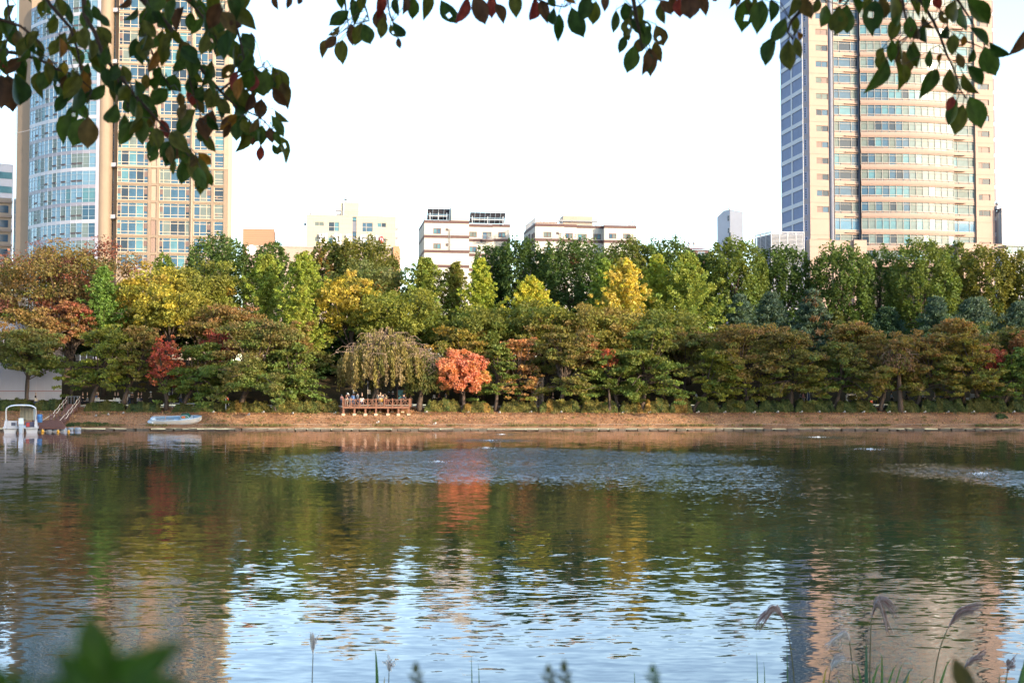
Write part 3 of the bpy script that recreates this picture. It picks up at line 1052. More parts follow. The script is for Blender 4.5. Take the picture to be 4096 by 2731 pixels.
    m = MB(off); m.quad(G.w(0, .06, GZ), G.w(D, .06, GZ), G.w(D, .06, hi), G.w(0, .06, hi)); m.build('side_wall', M_RBLUE, T)
    for k in fl:
        zz = zw + 0.35 + k * pitch
        b = MB(off); b.box(0, D, -0.08, 0.05, zz, zz + 0.85, G); b.build('side_band', M_RWHITE, T)
    for s in (0.0, D * .50, D - .001):
        b = MB(off); b.box(max(0, s - .35), min(D, s + .35), -0.05, 0.055, GZ, hi, G); b.build('side_rib', M_RWHITE, T)
    # right edge quoins and rear
    for k in fl:
        zz = zw - 1.2 + k * pitch
        b = MB(off); b.box(F.len + .003, F.len + .55, .3, 1.0, zz, zz + 2.5, F); b.build('quoin', M_QUOIN, T)
    b = MB(off)
    b.box(F.len - .02, F.len + .5, 0.5, D, GZ, hi, F); b.build('end_wall', M_RWHITE, T)
    b = MB(off)
    b.quad(F.w(F.len, D, GZ), F.w(0, D, GZ), F.w(0, D, hi), F.w(F.len, D, hi))
    b.quad(F.w(0, 0, hi), F.w(F.len, 0, hi), F.w(F.len, D, hi), F.w(0, D, hi)); b.build('rear_wall', M_RBEIGE, T)
    # podium blocks over the street trees
    for (ua, ub, vt, t) in ((3228, 3320, 961, -1.5), (3320, 3395, 966, -1.9), (3395, 3446, 966, -2.6), (3815, 3900, 977, -2.4), (3900, 3996, 980, -1.8), (3996, 4030, 976, -1.0)):
        b = MB(off)
        s0, s1 = F.sz(ua, 1000)[0], F.sz(ub, 1000)[0]
        zt = F.sz((ua + ub) / 2, vt)[1]
        b.box(s0, s1 - .03, t, 1.0, GZ, zt, F); b.build('podium_block', M_RBEIGE, T)
        b = MB(off); b.box(s0, s1 - .03, t - .04, t - .003, zt - 1.5, zt - 1.42, F); b.box(s0, s1 - .03, t - .04, t - .003, zt - .1, zt, F)
        b.build('podium_course', M_RBEIGE2, T)
right_tower()

# ---- mid-height buildings
M_CREAM = brick_mat('cream_panel', (0.37, 0.335, 0.26), (0.355, 0.32, 0.25), (0.28, 0.25, 0.19), 2.7, 0.85, 0.018)
M_WHT = brick_mat('white_panel_wall', (0.41, 0.395, 0.355), (0.395, 0.38, 0.34), (0.31, 0.295, 0.265), 3.2, 0.9, 0.018)
M_BAND = mat('brown_band', (0.085, 0.045, 0.042), 0.7, var=0.08, scale=1.0)
M_GREYB = mat('grey_metal', (0.20, 0.20, 0.22), 0.5)
M_STEEL = mat('galvanised', (0.45, 0.45, 0.47), 0.35, metal=0.6)
M_SALMON = brick_mat('salmon_siding', (0.30, 0.165, 0.105), (0.285, 0.155, 0.1), (0.23, 0.125, 0.08), 30.0, 0.42, 0.04)
M_PINKB = mat('pink_beige_render', (0.33, 0.25, 0.205), 0.8, var=0.06, scale=0.4)
M_SIGNW = mat('sign_white', (0.8, 0.8, 0.8), 0.4)
M_SIGNR = mat('sign_red', (0.55, 0.03, 0.05), 0.4)

def box_building(name, label, F, ztop, depth, m, holes=(), hdepth=.2, cat='building', zlow=None):
    base = F.w(0, 0, GZ)
    T = thing(name, label, cat, base)
    b = MB(base); wall_holes(b, F, 0, F.len, zlow or GZ, ztop, list(holes), hdepth); b.build('wall', m, T)
    for nm, (a, c) in (('side_wall', ((0, depth), (0, 0))), ('side_wall', ((F.len, 0), (F.len, depth))), ('rear_wall', ((F.len, depth), (0, depth)))):
        b = MB(base); b.quad(F.w(a[0], a[1], GZ), F.w(c[0], c[1], GZ), F.w(c[0], c[1], ztop), F.w(a[0], a[1], ztop)); b.build(nm, m, T)
    b = MB(base); b.quad(F.w(0, 0, ztop - .25), F.w(F.len, 0, ztop - .25), F.w(F.len, depth, ztop - .25), F.w(0, depth, ztop - .25)); b.build('roof', M_ROOF, T)
    return T, base

def railing(T, base, F, s0, s1, t0, t1, z, h, m, step=0.35, name='railing'):
    b = MB(base)
    a, c = F.w(s0, t0, z), F.w(s1, t1, z)
    n = max(2, int((c - a).length / step))
    up = Vector((0, 0, h))
    b.bar(a + up, c + up, 0.07)
    b.bar(a + up * .12, c + up * .12, 0.05)
    for i in range(n + 1):
        q = a.lerp(c, i / n); b.bar(q, q + up, 0.045 if i % 5 else 0.08)
    return b.build(name, m, T)

def cream_block():
    rng = random.Random(3)
    F = Frame(1221, 246.0, 1582, 248.6)
    r = F.rect
    ws = [((1258, 887, 1295, 905), (0, .5, 1), (0, 1)), ((1314, 888, 1357, 926), (0, .55, 1), (0, .48, 1)), ((1448, 890, 1491, 928), (0, .4, 1), (0, .5, 1)),
          ((1508, 891, 1545, 910), (0, .5, 1), (0, 1)), ((1258, 948, 1295, 966), (0, .4, 1), (0, 1)), ((1312, 949, 1354, 976), (0, .5, 1), (0, 1)),
          ((1448, 951, 1491, 980), (0, .5, 1), (0, 1)), ((1508, 952, 1545, 972), (0, .5, 1), (0, 1))]
    rc = [r(*w[0]) for w in ws]
    st = [r(1410, 868, 1426, 885), r(1410, 886, 1426, 927), r(1410, 928, 1426, 946), r(1410, 947, 1426, 985)]
    zt = F.sz(1400, 865)[1]
    T, base = box_building('cream_office_block', 'cream panelled block with stair window strip and big white letters', F, zt, 13, M_CREAM, rc + [(st[0][0], st[0][1], st[3][2], st[0][3])])
    for w, q in zip(ws, rc):
        window(T, F, q, w[1], w[2], WHITE_FRAME, [G_BLUE, G_CURT, G_DARK, G_TEAL], rng, 0.09, .12)
    for i, q in enumerate(st):
        b = MB(base); b.box(q[0] + .003, q[1] - .003, 0.1, 0.15, q[2], q[3], F); b.build('stair_pane', (G_TEAL, M_RCOL, G_BLUE, M_RCOL)[i], T)
        if i in (0, 2):
            b = MB(base)
            for za in (q[2], q[3] - .12): b.box(q[0] + .004, q[1] - .004, 0.02, 0.098, za, za + .12, F)
            b.build('stair_frame', mat('frame_navy', (0.03, 0.04, 0.08), .5), T)
    b = MB(base); b.box(-.05, F.len + .05, -.06, .1, zt, zt + .12, F); b.build('coping', WHITE_FRAME, T)
    # roof house, vent stack, stair rail, dish
    s0, s1, t0 = F.sz(1365, 850)[0], F.sz(1439, 850)[0], 4.0
    zp = F.sz(1400, 811)[1] + .7
    b = MB(base); b.box(s0, s1, t0, t0 + 4, zt - .3, zp, F); o = b.build('roof_house', M_CREAM, T)
    b = MB(base); b.box(s0 - .9, s0 - .02, t0 + .2, t0 + 2, zt - .3, zt + 1.1, F); b.build('vent_box', M_GREYB, T)
    b = MB(base); b.box(s0 - 1.0, s0 - .01, t0, t0 + 1, zt + 1.5, zt + 1.8, F); b.build('door_canopy', M_GREYB, T)
    b = MB(base); b.box(s0 + .4, s0 + .6, t0 - .25, t0 - .05, zt - .3, zp - .25, F); b.build('flue', M_STEEL, T)
    railing(T, base, F, s0, s1 + .3, 0.6, 0.6, zt, 1.0, M_GREYB, .28)
    b = MB(base); q = F.w(s0 + .95, t0 + 1, zp); b.tube([q, q + Vector((0, 0, .5))], .05); b.lathe([(0.02, 0), (0.35, .12), (0.5, .3)], q + Vector((0, 0, .45)), 10); b.build('satellite_dish', M_GREYB, T)
    b = MB(base); q = F.w(.5, 1, zt); b.add([q, q + F.e * .6, q + F.e * .12 + Vector((0, 0, 1.3)), q + Vector((0, 0, 1.3)), q + F.n * 2, q + F.e * .6 + F.n * 2], [(0, 1, 2, 3), (0, 3, 4), (1, 5, 2), (4, 3, 2, 5)]); b.build('roof_fin', M_GREYB, T)
    b = MB(base)
    for dx in (0, .22, .38): q = F.w(F.len - .5 - dx, .5, zt); b.bar(q, q + Vector((0, 0, 1.1 - dx)), .05)
    b.build('roof_pipes', M_GREYB, T)
    for (s, zz) in ((-.45, 903), (-.4, 945), (F.len + .05, 916), (F.len + .05, 952)):
        if s < 0 and zz > 920: continue
        za = F.sz(1400, zz)[1]
        b = MB(base); b.box(s, s + .4, 1, 1.5, za, za + .55, F); b.build('wall_lamp', M_GREYB, T)
    # channel letters: block strokes as they read above the trees
    def strokes(cx, cy, list_, m, sc=1.0, nm='sign_letter', t=-0.45):
        b = MB(base)
        s0, z0 = F.sz(cx, cy)
        for (x0, y0, x1, y1, w) in list_:
            b.bar(F.w(s0 + x0 * sc, t, z0 + y0 * sc), F.w(s0 + x1 * sc, t, z0 + y1 * sc), w * sc, .25)
        return b.build(nm, m, T)
    strokes(1292, 953, [(-.6, .85, -.55, .2, .28), (.1, .85, .1, .2, .28), (-.55, .2, .1, .2, .25), (.65, .9, .65, -.15, .3), (-.55, -.3, .5, -.3, .25), (-.55, -.3, -.5, -.8, .25), (-.55, -.85, .7, -.85, .25)], M_SIGNW)
    strokes(1341, 957, [(-.1, 1.0, .3, 1.0, .3), (-.5, .7, .6, .7, .25), (-.3, .3, .35, .3, .22), (-.35, .3, -.35, -.4, .22), (.35, .3, .35, -.4, .22), (-.35, -.45, .35, -.45, .25), (1.0, .9, 1.0, -.9, .3), (-.6, -.75, .7, -.75, .22)], M_SIGNW)
    strokes(1397, 955, [(-.6, .6, .5, .6, .3), (-.5, .3, .4, -.1, .28), (-.5, -.4, .5, -.4, .25), (0, .9, 0, .6, .28)], M_SIGNW)
    strokes(1455, 962, [(-.5, .8, .5, .8, .25), (-.5, .8, -.5, .1, .25), (-.5, .1, .55, .1, .25), (0, .1, 0, -.4, .25), (-.7, -.45, .8, -.45, .25)], M_SIGNW)
    strokes(1494, 962, [(-.6, .9, -.6, -.5, .3), (-.6, .2, .1, .2, .25), (-.1, .8, .6, .8, .22), (-.5, -.5, .6, -.5, .25), (.7, .9, .7, -.3, .3)], M_SIGNW)
    b = MB(base); s0, z0 = F.sz(1526, 961); n = 16
    ring = [(math.cos(2 * math.pi * i / n) * .30, math.copysign(abs(math.sin(2 * math.pi * i / n)) ** .7 * .68, math.sin(2 * math.pi * i / n))) for i in range(n)]
    b.tube([F.w(s0 + x, -.4, z0 + z) for x, z in ring + ring[:1]], .07, 5); b.build('sign_ring', M_SIGNR, T)
    b = MB(base); b.add([F.w(s0 + x, -.38, z0 + z) for x, z in ring], [tuple(range(n))]); b.build('sign_board', M_SIGNW, T)
    strokes(1526, 953, [(-.12, .2, .12, .2, .06), (0, .2, -.12, 0, .06), (0, .2, .12, 0, .06)], M_SIGNR, .9, 'sign_letter', -.43)
    strokes(1526, 961, [(-.12, .15, .12, .15, .06), (0, .15, 0, -.12, .06), (-.14, -.14, .14, -.14, .06)], M_SIGNR, .9, 'sign_letter', -.43)
    strokes(1526, 969, [(-.12, .15, .12, .15, .06), (-.12, .15, -.12, -.12, .06), (-.14, -.14, .14, -.14, .06)], M_SIGNR, .9, 'sign_letter', -.43)
    # lower pink beige wing in front, with its brown salmon roof block at the left
    F2 = Frame(985, 243.0, 1600, 246.2)
    zt2 = F2.sz(1200, 988)[1]
    T2, b2 = box_building('shop_wing', 'low pink beige wing in front of the cream block, half hidden by trees', F2, zt2, 2.4, M_PINKB)
    b = MB(b2); b.box(-.1, F2.len - .6, -.12, .2, zt2 - .05, zt2 + .2, F2); b.build('cornice', WHITE_FRAME, T2)
    b = MB(b2); b.box(F2.sz(1573, 1000)[0], F2.sz(1598, 1000)[0], -.5, -.003, GZ, F2.sz(1585, 985)[1], F2); b.build('corner_pier', mat('orange_render', (0.38, 0.21, 0.12), .8), T2)
    q = F2.sz(1006, 1000); b = MB(b2); c = F2.w(q[0], -.15, q[1])
    b.add([c + F2.e * (.95 * math.cos(2 * math.pi * i / 20)) + Vector((0, 0, .95 * math.sin(2 * math.pi * i / 20))) for i in range(20)], [tuple(range(20))]); b.build('round_sign', M_SIGNW, T2)
    F3 = Frame(966, 247.5, 1092, 248.4)
    T3, b3 = box_building('salmon_roof_block', 'salmon brown ribbed block with flat top left of the cream block', F3, F3.sz(1030, 915)[1], 9, M_SALMON)
cream_block()

def banded_block(F, label, ledges, wins, steps, seed):
    """white flats with brown bands; steps = [(u0, u1, v of roof, t)] pieces of the front, each standing a little forward or back"""
    rng = random.Random(seed)
    base = F.w(0, 0, GZ)
    T = thing('banded_apartment_block', label, 'building', base)
    pitchv = 59.8
    for (u0, u1, vr, t) in steps:
        G = Frame.__new__(Frame); G.__dict__.update(F.__dict__); G.A = F.A + F.n * t
        sa, sb = G.sz(u0, 900)[0], G.sz(u1, 900)[0]
        zr = G.sz((u0 + u1) / 2, vr)[1]
        mine = [w for w in wins if u0 <= (w[0] + w[2]) / 2 < u1]
        hs = [G.rect(*w[:4]) for w in mine]
        b = MB(base); wall_holes(b, G, sa, sb, GZ, zr, hs, .2); b.build('wall', M_WHT, T)
        for w, h in zip(mine, hs):
            big = (w[2] - w[0]) > 20
            window(T, G, h, (0, .5, 1), (0, 1), BROWN_FRAME, [G_CURT, G_TEAL, G_BLUE, G_CURT], rng, 0.12 if big else .1, .05)
        b = MB(base)
        b.quad(G.w(sb, 0, GZ), G.w(sb, 14 - t, GZ), G.w(sb, 14 - t, zr), G.w(sb, 0, zr)); b.quad(G.w(sa, 14 - t, GZ), G.w(sa, 0, GZ), G.w(sa, 0, zr), G.w(sa, 14 - t, zr))
        b.quad(G.w(sb, 14 - t, GZ), G.w(sa, 14 - t, GZ), G.w(sa, 14 - t, zr), G.w(sb, 14 - t, zr)); b.build('side_wall', M_WHT, T)
        b = MB(base); b.quad(G.w(sa, 0, zr - .1), G.w(sb, 0, zr - .1), G.w(sb, 14 - t, zr - .1), G.w(sa, 14 - t, zr - .1)); b.build('roof', M_ROOF, T)
        for k in range(4):
            za = zr - k * pitchv * F.A.y / FPX
            b = MB(base)
            # band split round window openings is not needed: windows stop above it
            b.box(sa - (.03 if t <= 0 else 0), sb + (.03 if t <= 0 else 0), -.05, -.003, za - .56, za, G)
            b.box(sa - .045, sa - .003, 0, 13 - t, za - .56, za, G); b.box(sb + .003, sb + .045, 0, 13 - t, za - .56, za, G)
            b.build('band', M_BAND, T)
    return T, base
def ac_unit(T, base, G, u, v):
    s, z = G.sz(u, v)
    b = MB(base); b.box(s - .42, s + .42, -.75, -.35, z - .32, z + .32, G); o = b.build('air_conditioner', WHITE_FRAME, T)
    b = MB(base); c = G.w(s - .1, -.76, z)
    b.add([c + G.e * (.24 * math.cos(2 * math.pi * i / 12)) + Vector((0, 0, .24 * math.sin(2 * math.pi * i / 12))) for i in range(12)], [tuple(range(12))]); b.build('fan_grille', M_GREYB, o)
def balcony(T, base, G, u0, u1, v0, v1):
    s0, s1 = G.sz(u0, v1)[0], G.sz(u1, v1)[0]
    z0, z1 = G.sz(u0, v1)[1], G.sz(u0, v0)[1]
    b = MB(base); b.box(s0, s1, -.9, -.06, z0 - .1, z0, G); b.build('balcony_floor', M_BAND, T)
    railing(T, base, G, s0, s1, -.88, -.88, z0, z1 - z0, M_GREYB, .25, 'balcony_rail')
def gas_pipe(T, base, G, u, v0, v1):
    s, z1 = G.sz(u, v0); z0 = G.sz(u, v1)[1]
    b = MB(base); b.bar(G.w(s, -.12, z0), G.w(s, -.12, z1), .07); b.bar(G.w(s - .25, -.12, z0), G.w(s - .25, -.12, z1), .06)
    for zz in (z1, z1 - 3.0): b.bar(G.w(s - .5, -.12, zz), G.w(s + .5, -.12, zz), .06)
    b.build('gas_pipe', WHITE_FRAME, T)

def solar_array(label, G, u0, u1, v0, v1, n, t0, rows=2):
    sa, sb = G.sz(u0, v1, t0)[0], G.sz(u1, v1, t0)[0]
    zb, zt = G.sz((u0 + u1) / 2, v1, t0)[1], G.sz((u0 + u1) / 2, v0, t0)[1]
    base = G.w(sa, t0, zb)
    T = thing('solar_array', label, 'solar panels', base)
    M_PV = mat('panel_back', (0.045, 0.045, 0.06), 0.4, spec=.5)
    w = (sb - sa) / n
    lean = (zt - zb) * 0.75
    for i in range(n):
        for j in range(rows):
            f0, f1 = j / rows, (j + 1) / rows
            s0, s1 = sa + i * w + .04, sa + (i + 1) * w - .04
            dz = (zt - zb)
            # upper edge toward the viewer: we look at the undersides
            p = lambda s, f, o: G.w(s, t0 + 1.4 - lean * 1.3 * f + o, zb + .15 + dz * f + o * .3)
            b = MB(base); b.hexa([p(s0, f0 + .012, 0), p(s1, f0 + .012, 0), p(s1, f0 + .012, .05), p(s0, f0 + .012, .05), p(s0, f1 - .012, 0), p(s1, f1 - .012, 0), p(s1, f1 - .012, .05), p(s0, f1 - .012, .05)])
            b.build('panel', M_PV, T)
    for s in (sa + w * .5, (sa + sb) / 2, sb - w * .5):
        b = MB(base); b.bar(G.w(s, t0 - .1, zb - .3), G.w(s, t0 - .1, zb + (zt - zb) * .72), .16); b.build('post', M_STEEL, T)
    b = MB(base); z = zb + (zt - zb) * .38; b.bar(G.w(sa + .3, t0 - .1, z), G.w(sb - .3, t0 - .1, z), .13); b.build('cross_beam', M_STEEL, T)
    b = MB(base)
    for i in range(1, n): b.bar(G.w(sa + i * w, t0 + 1.3, zb + .12), G.w(sa + i * w, t0 + 1.3 - lean * 1.3, zb + .12 + zt - zb), .07)
    b.build('rails', M_STEEL, T)

FB2 = Frame(1697, 247.0, 2040, 249.5)
w2 = [(1733, 913, 1764, 936), (1782, 914, 1794, 924), (1733, 974, 1763, 996), (1782, 974, 1794, 985), (1877, 927, 1907, 949), (1930, 928, 1966, 960), (1993, 929, 2022, 951), (1877, 986, 1907, 1010)]
TB2, bB2 = banded_block(FB2, 'white flats with brown bands and solar panels on the roof', None, w2, [(1697, 1876, 882, 0), (1876, 1970, 897, .8), (1970, 2040, 897, 2.6)], 4)
balcony(TB2, bB2, FB2, 1926, 1972, 943, 961); ac_unit(TB2, bB2, FB2, 1957, 955); gas_pipe(TB2, bB2, FB2, 1800, 918, 1000)
b = MB(bB2); s0, s1 = FB2.sz(1806, 850)[0], FB2.sz(1877, 850)[0]
b.box(s0, s1 - .02, .4, 6, FB2.sz(1840, 884)[1], FB2.sz(1840, 827)[1], FB2); b.build('roof_house', M_WHT, TB2)
b = MB(bB2); q = FB2.sz(1697, 881); p0 = FB2.w(0, 0, q[1]); b.add([p0, p0 + FB2.n * 5, p0 + FB2.n * 5 + Vector((0, 0, .2)), p0 + FB2.n * .3 + Vector((0, 0, 1.3)) + FB2.e * .2], [(0, 1, 2, 3)]); b.build('roof_fin', M_GREYB, TB2)
solar_array('tilted solar panels on the left half of the banded flats', FB2, 1709, 1798, 840, 880, 4, 1.5)
solar_array('wide tilted solar panels on the right half of the banded flats', FB2, 1879, 2022, 855, 894, 7, 2.2)

FB3 = Frame(2141, 245.0, 2546, 248.0)
w3 = [(2174, 928, 2205, 950), (2224, 928, 2236, 939), (2174, 988, 2205, 1010), (2224, 988, 2236, 999), (2174, 1048, 2205, 1070), (2261, 933, 2291, 954), (2310, 936, 2347, 966), (2373, 936, 2403, 958), (2435, 934, 2465, 955), (2492, 935, 2522, 956)]
TB3, bB3 = banded_block(FB3, 'white flats with brown bands and a planted roof terrace', None, w3, [(2141, 2257, 895, 0), (2257, 2306, 898, .4), (2306, 2417, 902, 1.8), (2417, 2546, 902, -.2)], 6)
balcony(TB3, bB3, FB3, 2306, 2350, 953, 968); ac_unit(TB3, bB3, FB3, 2337, 965); gas_pipe(TB3, bB3, FB3, 2243, 933, 1005)
# its left side, seen in shade, with roof rail
zz = FB3.sz(2141, 895)[1]
railing(TB3, bB3, FB3, .05, .05, 0, 12, zz, 1.15, M_GREYB, .3); railing(TB3, bB3, FB3, .05, FB3.sz(2250, 900)[0], .1, .1, zz, .95, M_STEEL, 1.2)
railing(TB3, bB3, FB3, FB3.sz(2262, 900)[0], FB3.sz(2415, 900)[0], 1.2, 1.9, FB3.sz(2300, 900)[1], 1.1, M_GREYB, .3)
railing(TB3, bB3, FB3, FB3.sz(2420, 900)[0], FB3.len - .1, .2, .2, FB3.sz(2480, 902)[1], 1.1, M_STEEL, 1.2)
railing(TB3, bB3, FB3, FB3.len - .1, FB3.len - .1, .2, 6, FB3.sz(2480, 902)[1], 1.1, M_GREYB, .4)
b = MB(bB3); s0, s1 = FB3.sz(2272, 880)[0], FB3.sz(2392, 880)[0]
b.box(s0, s1, 5, 9, FB3.sz(2300, 905)[1], FB3.sz(2300, 862)[1] + .6, FB3); b.build('roof_house', M_PINKB, TB3)
b = MB(bB3); b.box(s0 - 1.1, s1 + 1.0, 4.4, 5.2, FB3.sz(2300, 880)[1] + .3, FB3.sz(2300, 880)[1] + .5, FB3); b.build('canopy', M_GREYB, TB3)
b = MB(bB3); b.box(FB3.sz(2150, 890)[0], FB3.sz(2235, 890)[0], 1.2, 2.2, zz, zz + .55, FB3); b.build('planter', mat('planter_wood', (0.22, 0.13, 0.08), .8), TB3)
for (u, v, w, h) in ((2165, 872, 4, 26), (2179, 870, 6, 22)):
    b = MB(bB3); s, z = FB3.sz(u, v); b.box(s, s + w * .05, 1.6, 1.7, z - h * .05, z, FB3); b.build('panel_screen', M_LAV, TB3)
# windows in the shaded flank
sideF = Frame.__new__(Frame); sideF.A = FB3.w(0, 13.5, 0); sideF.e = (FB3.w(0, 0, 0) - FB3.w(0, 13.5, 0)).normalized(); sideF.len = 13.5
sideF.n = Vector((-sideF.e.y, sideF.e.x, 0)); sideF.yaw = math.atan2(sideF.e.y, sideF.e.x)
for (s, zo, w, h) in ((3, -3.2, 1.4, 1.6), (6, -3.2, 1.6, 2.0), (10, -2.6, .7, 1.0), (12, -2.6, .7, 1.0), (10, -5.6, .7, 1.0), (12, -5.6, .7, 1.0)):
    window(TB3, sideF, (s, s + w, zz + zo, zz + zo + h), (0, .5, 1), (0, 1), BROWN_FRAME, [G_BLUE, G_DARK], random.Random(2), .1, -.06)
b = MB(bB3); b.box(2.5, 8, -.9, -.05, zz - 3.4, zz - 3.25, sideF); b.build('balcony_floor', M_BAND, TB3)
railing(TB3, bB3, sideF, 2.5, 8, -.88, -.88, zz - 3.25, 1.0, M_GREYB, .25, 'balcony_rail')

def white_gable():
    A = Frame(2925, 250.0, 2977, 249.0)
    base = A.w(0, 0, GZ)
    T = thing('gabled_stair_tower', 'tall plain white tower with small gabled red roof', 'building', base)
    M_W = mat('white_stain', (0.42, 0.43, 0.48), 0.8, var=0.06, scale=.4)
    zt = A.sz(2950, 855)[1]; zp = A.sz(2930, 841)[1]
    # right face A; left face runs back to u 2873
    B0 = P(2873, HOR, 254.0); B0.z = 0
    a0, a1 = A.w(0, 0, 0), A.w(A.len, 0, 0)
    V = lambda p, z: (p.x, p.y, z)
    b = MB(base); zmid = P(2873, 870, 254).z
    zl = A.sz(2925, 841)[1]; zr = A.sz(2977, 850)[1]
    b.add([V(a0, GZ), V(a1, GZ), V(a1, zr), V(a0, zl)], [(0, 1, 2, 3)]); b.build('wall', M_W, T)
    ridge = B0.lerp(a0, .55)
    b = MB(base); b.add([V(B0, GZ), V(a0, GZ), V(a0, zl), V(ridge, zl + .05), V(B0, zmid)], [(0, 1, 2, 3, 4)]); b.build('gable_wall', M_W, T)
    back = a1 + (B0 - a0)
    b = MB(base); b.add([V(a1, GZ), V(back, GZ), V(back, zmid), V(a1, zr)], [(0, 1, 2, 3)]); b.add([V(back, GZ), V(B0, GZ), V(B0, zmid), V(back, zmid)], [(0, 1, 2, 3)]); b.build('rear_wall', M_W, T)
    b = MB(base); up = Vector((0, 0, .06)); b.add([Vector(V(a0, zl)) + up, Vector(V(a1, zr)) + up, Vector(V(back, zmid)) + up, Vector(V(B0, zmid)) + up, Vector(V(ridge, zl + .1)) + up], [(0, 1, 2, 4), (4, 2, 3)])
    b.build('roof', mat('red_roof', (0.10, 0.03, 0.04), .6), T)
    b = MB(base); c = Vector(V(a0.lerp(a1, .0), zl)) + Vector((.1, 1.0, 0)); b.lathe([(.18, 0), (.18, .25), (.32, .3), (.3, .5), (.1, .62)], c, 10); b.build('roof_vent', M_STEEL, T)
    d = (a0 - B0); fr = Frame.__new__(Frame); fr.A = B0; fr.len = d.length; fr.e = d.normalized(); fr.n = Vector((-fr.e.y, fr.e.x, 0)); fr.yaw = math.atan2(fr.e.y, fr.e.x)
    for (u, v, h) in ((2915, 873, .55), (2916, 922, .5), (2921, 949, .95)):
        s, z = fr.sz(u, v)
        window(T, fr, (s - .32, s + .32, z - h, z + h), (0, 1), (0, .5, 1), M_GREYB, [G_DARK], random.Random(1), .07, -.03)
white_gable()

def red_roof_house():
    F = Frame(2776, 243.0, 2838, 243.8)
    base = F.w(0, 0, GZ)
    T = thing('red_roofed_house', 'small white house with dark red roof and two round roof vents', 'house', base)
    ze = F.sz(2800, 1000)[1]; zt = F.sz(2800, 982)[1]
    b = MB(base); b.box(0, F.len, 0, 8, GZ, ze, F); b.build('dormer_wall', mat('dark_red_cladding', (0.06, 0.018, 0.028), .6), T)
    g = Frame(2738, 244.5, 2778, 244.0); zz = g.sz(2755, 984)[1]
    b = MB(base); b.add([g.w(0, 0, GZ), g.w(g.len, 0, GZ), g.w(g.len, 0, zz - 1.0), g.w(g.len * .45, 0, zz), g.w(0, 0, zz - 1.2)], [(0, 1, 2, 3, 4)])
    b.add([g.w(0, 0, GZ), g.w(0, 6, GZ), g.w(0, 6, zz - 1.2), g.w(0, 0, zz - 1.2)], [(0, 3, 2, 1)]); b.build('gable_wall', M_RWHITE, T)
    b = MB(base); b.hexa([F.w(-1.3, -.5, ze), F.w(F.len + .5, -.5, ze), F.w(F.len + .5, 7, ze + 1.1), F.w(-1.6, 7, ze + 1.1), F.w(-1.4, -.5, ze + .12), F.w(F.len + .5, -.5, ze + .12), F.w(F.len + .5, 7, ze + 1.25), F.w(-1.9, 7, ze + 1.25)])
    b.build('roof', MATS['red_roof'], T)
    for u in (2758, 2777):
        s, z = F.sz(u, 980, 2.0); c = F.w(s, 2.0, z - .4)
        b = MB(base); b.lathe([(.22, 0), (.22, .45), (.18, .5), (.36, .62), (.38, .8), (.22, 1.0), (.02, 1.05)], c, 12); b.build('turbine_vent', M_STEEL, T, True)
    window(T, F, (.9, 2.4, ze - 1.3, ze - .25), (0, .5, 1), (0, 1), M_GREYB, [G_BLUE], random.Random(1), .08, -.04)
red_roof_house()

def louvre_box():
    A, B = Frame(3026, 253.0, 3090, 247.0), Frame(3090, 247.0, 3222, 248.0)
    base = B.w(0, 0, GZ)
    T = thing('louvred_plant_screen', 'grey louvred rooftop screen box left of the beige tower', 'screen', base)
    zt = B.sz(3150, 930)[1]; z0 = zt - 5.0
    M_L = mat('louvre_white', (0.30, 0.31, 0.34), .5)
    n = 20
    for G, ln in ((A, A.len), (B, B.len)):
        for i in range(n):
            z = z0 + (zt - z0) * i / n
            b = MB(base); b.hexa([G.w(.1, -.05, z), G.w(ln - .1, -.05, z), G.w(ln - .1, .08, z + .1), G.w(.1, .08, z + .1), G.w(.1, -.05, z + .06), G.w(ln - .1, -.05, z + .06), G.w(ln - .1, .08, z + .17), G.w(.1, .08, z + .17)])
            b.build('slat', M_L, T)
        k = max(2, int(ln / 1.6))
        for i in range(k + 1):
            b = MB(base); s = ln * i / k; b.box(s - .06, s + .06, -.08, .1, GZ, zt + .05, G); b.build('post', M_RWHITE, T)
        b = MB(base); b.box(0, ln, -.1, .12, zt, zt + .15, G); b.build('top_rail', M_RWHITE, T)
        b = MB(base); b.quad(G.w(0, .4, GZ), G.w(ln, .4, GZ), G.w(ln, .4, zt - .3), G.w(0, .4, zt - .3)); b.build('backing', mat('screen_backing', (.16, .17, .2), .8), T)
louvre_box()

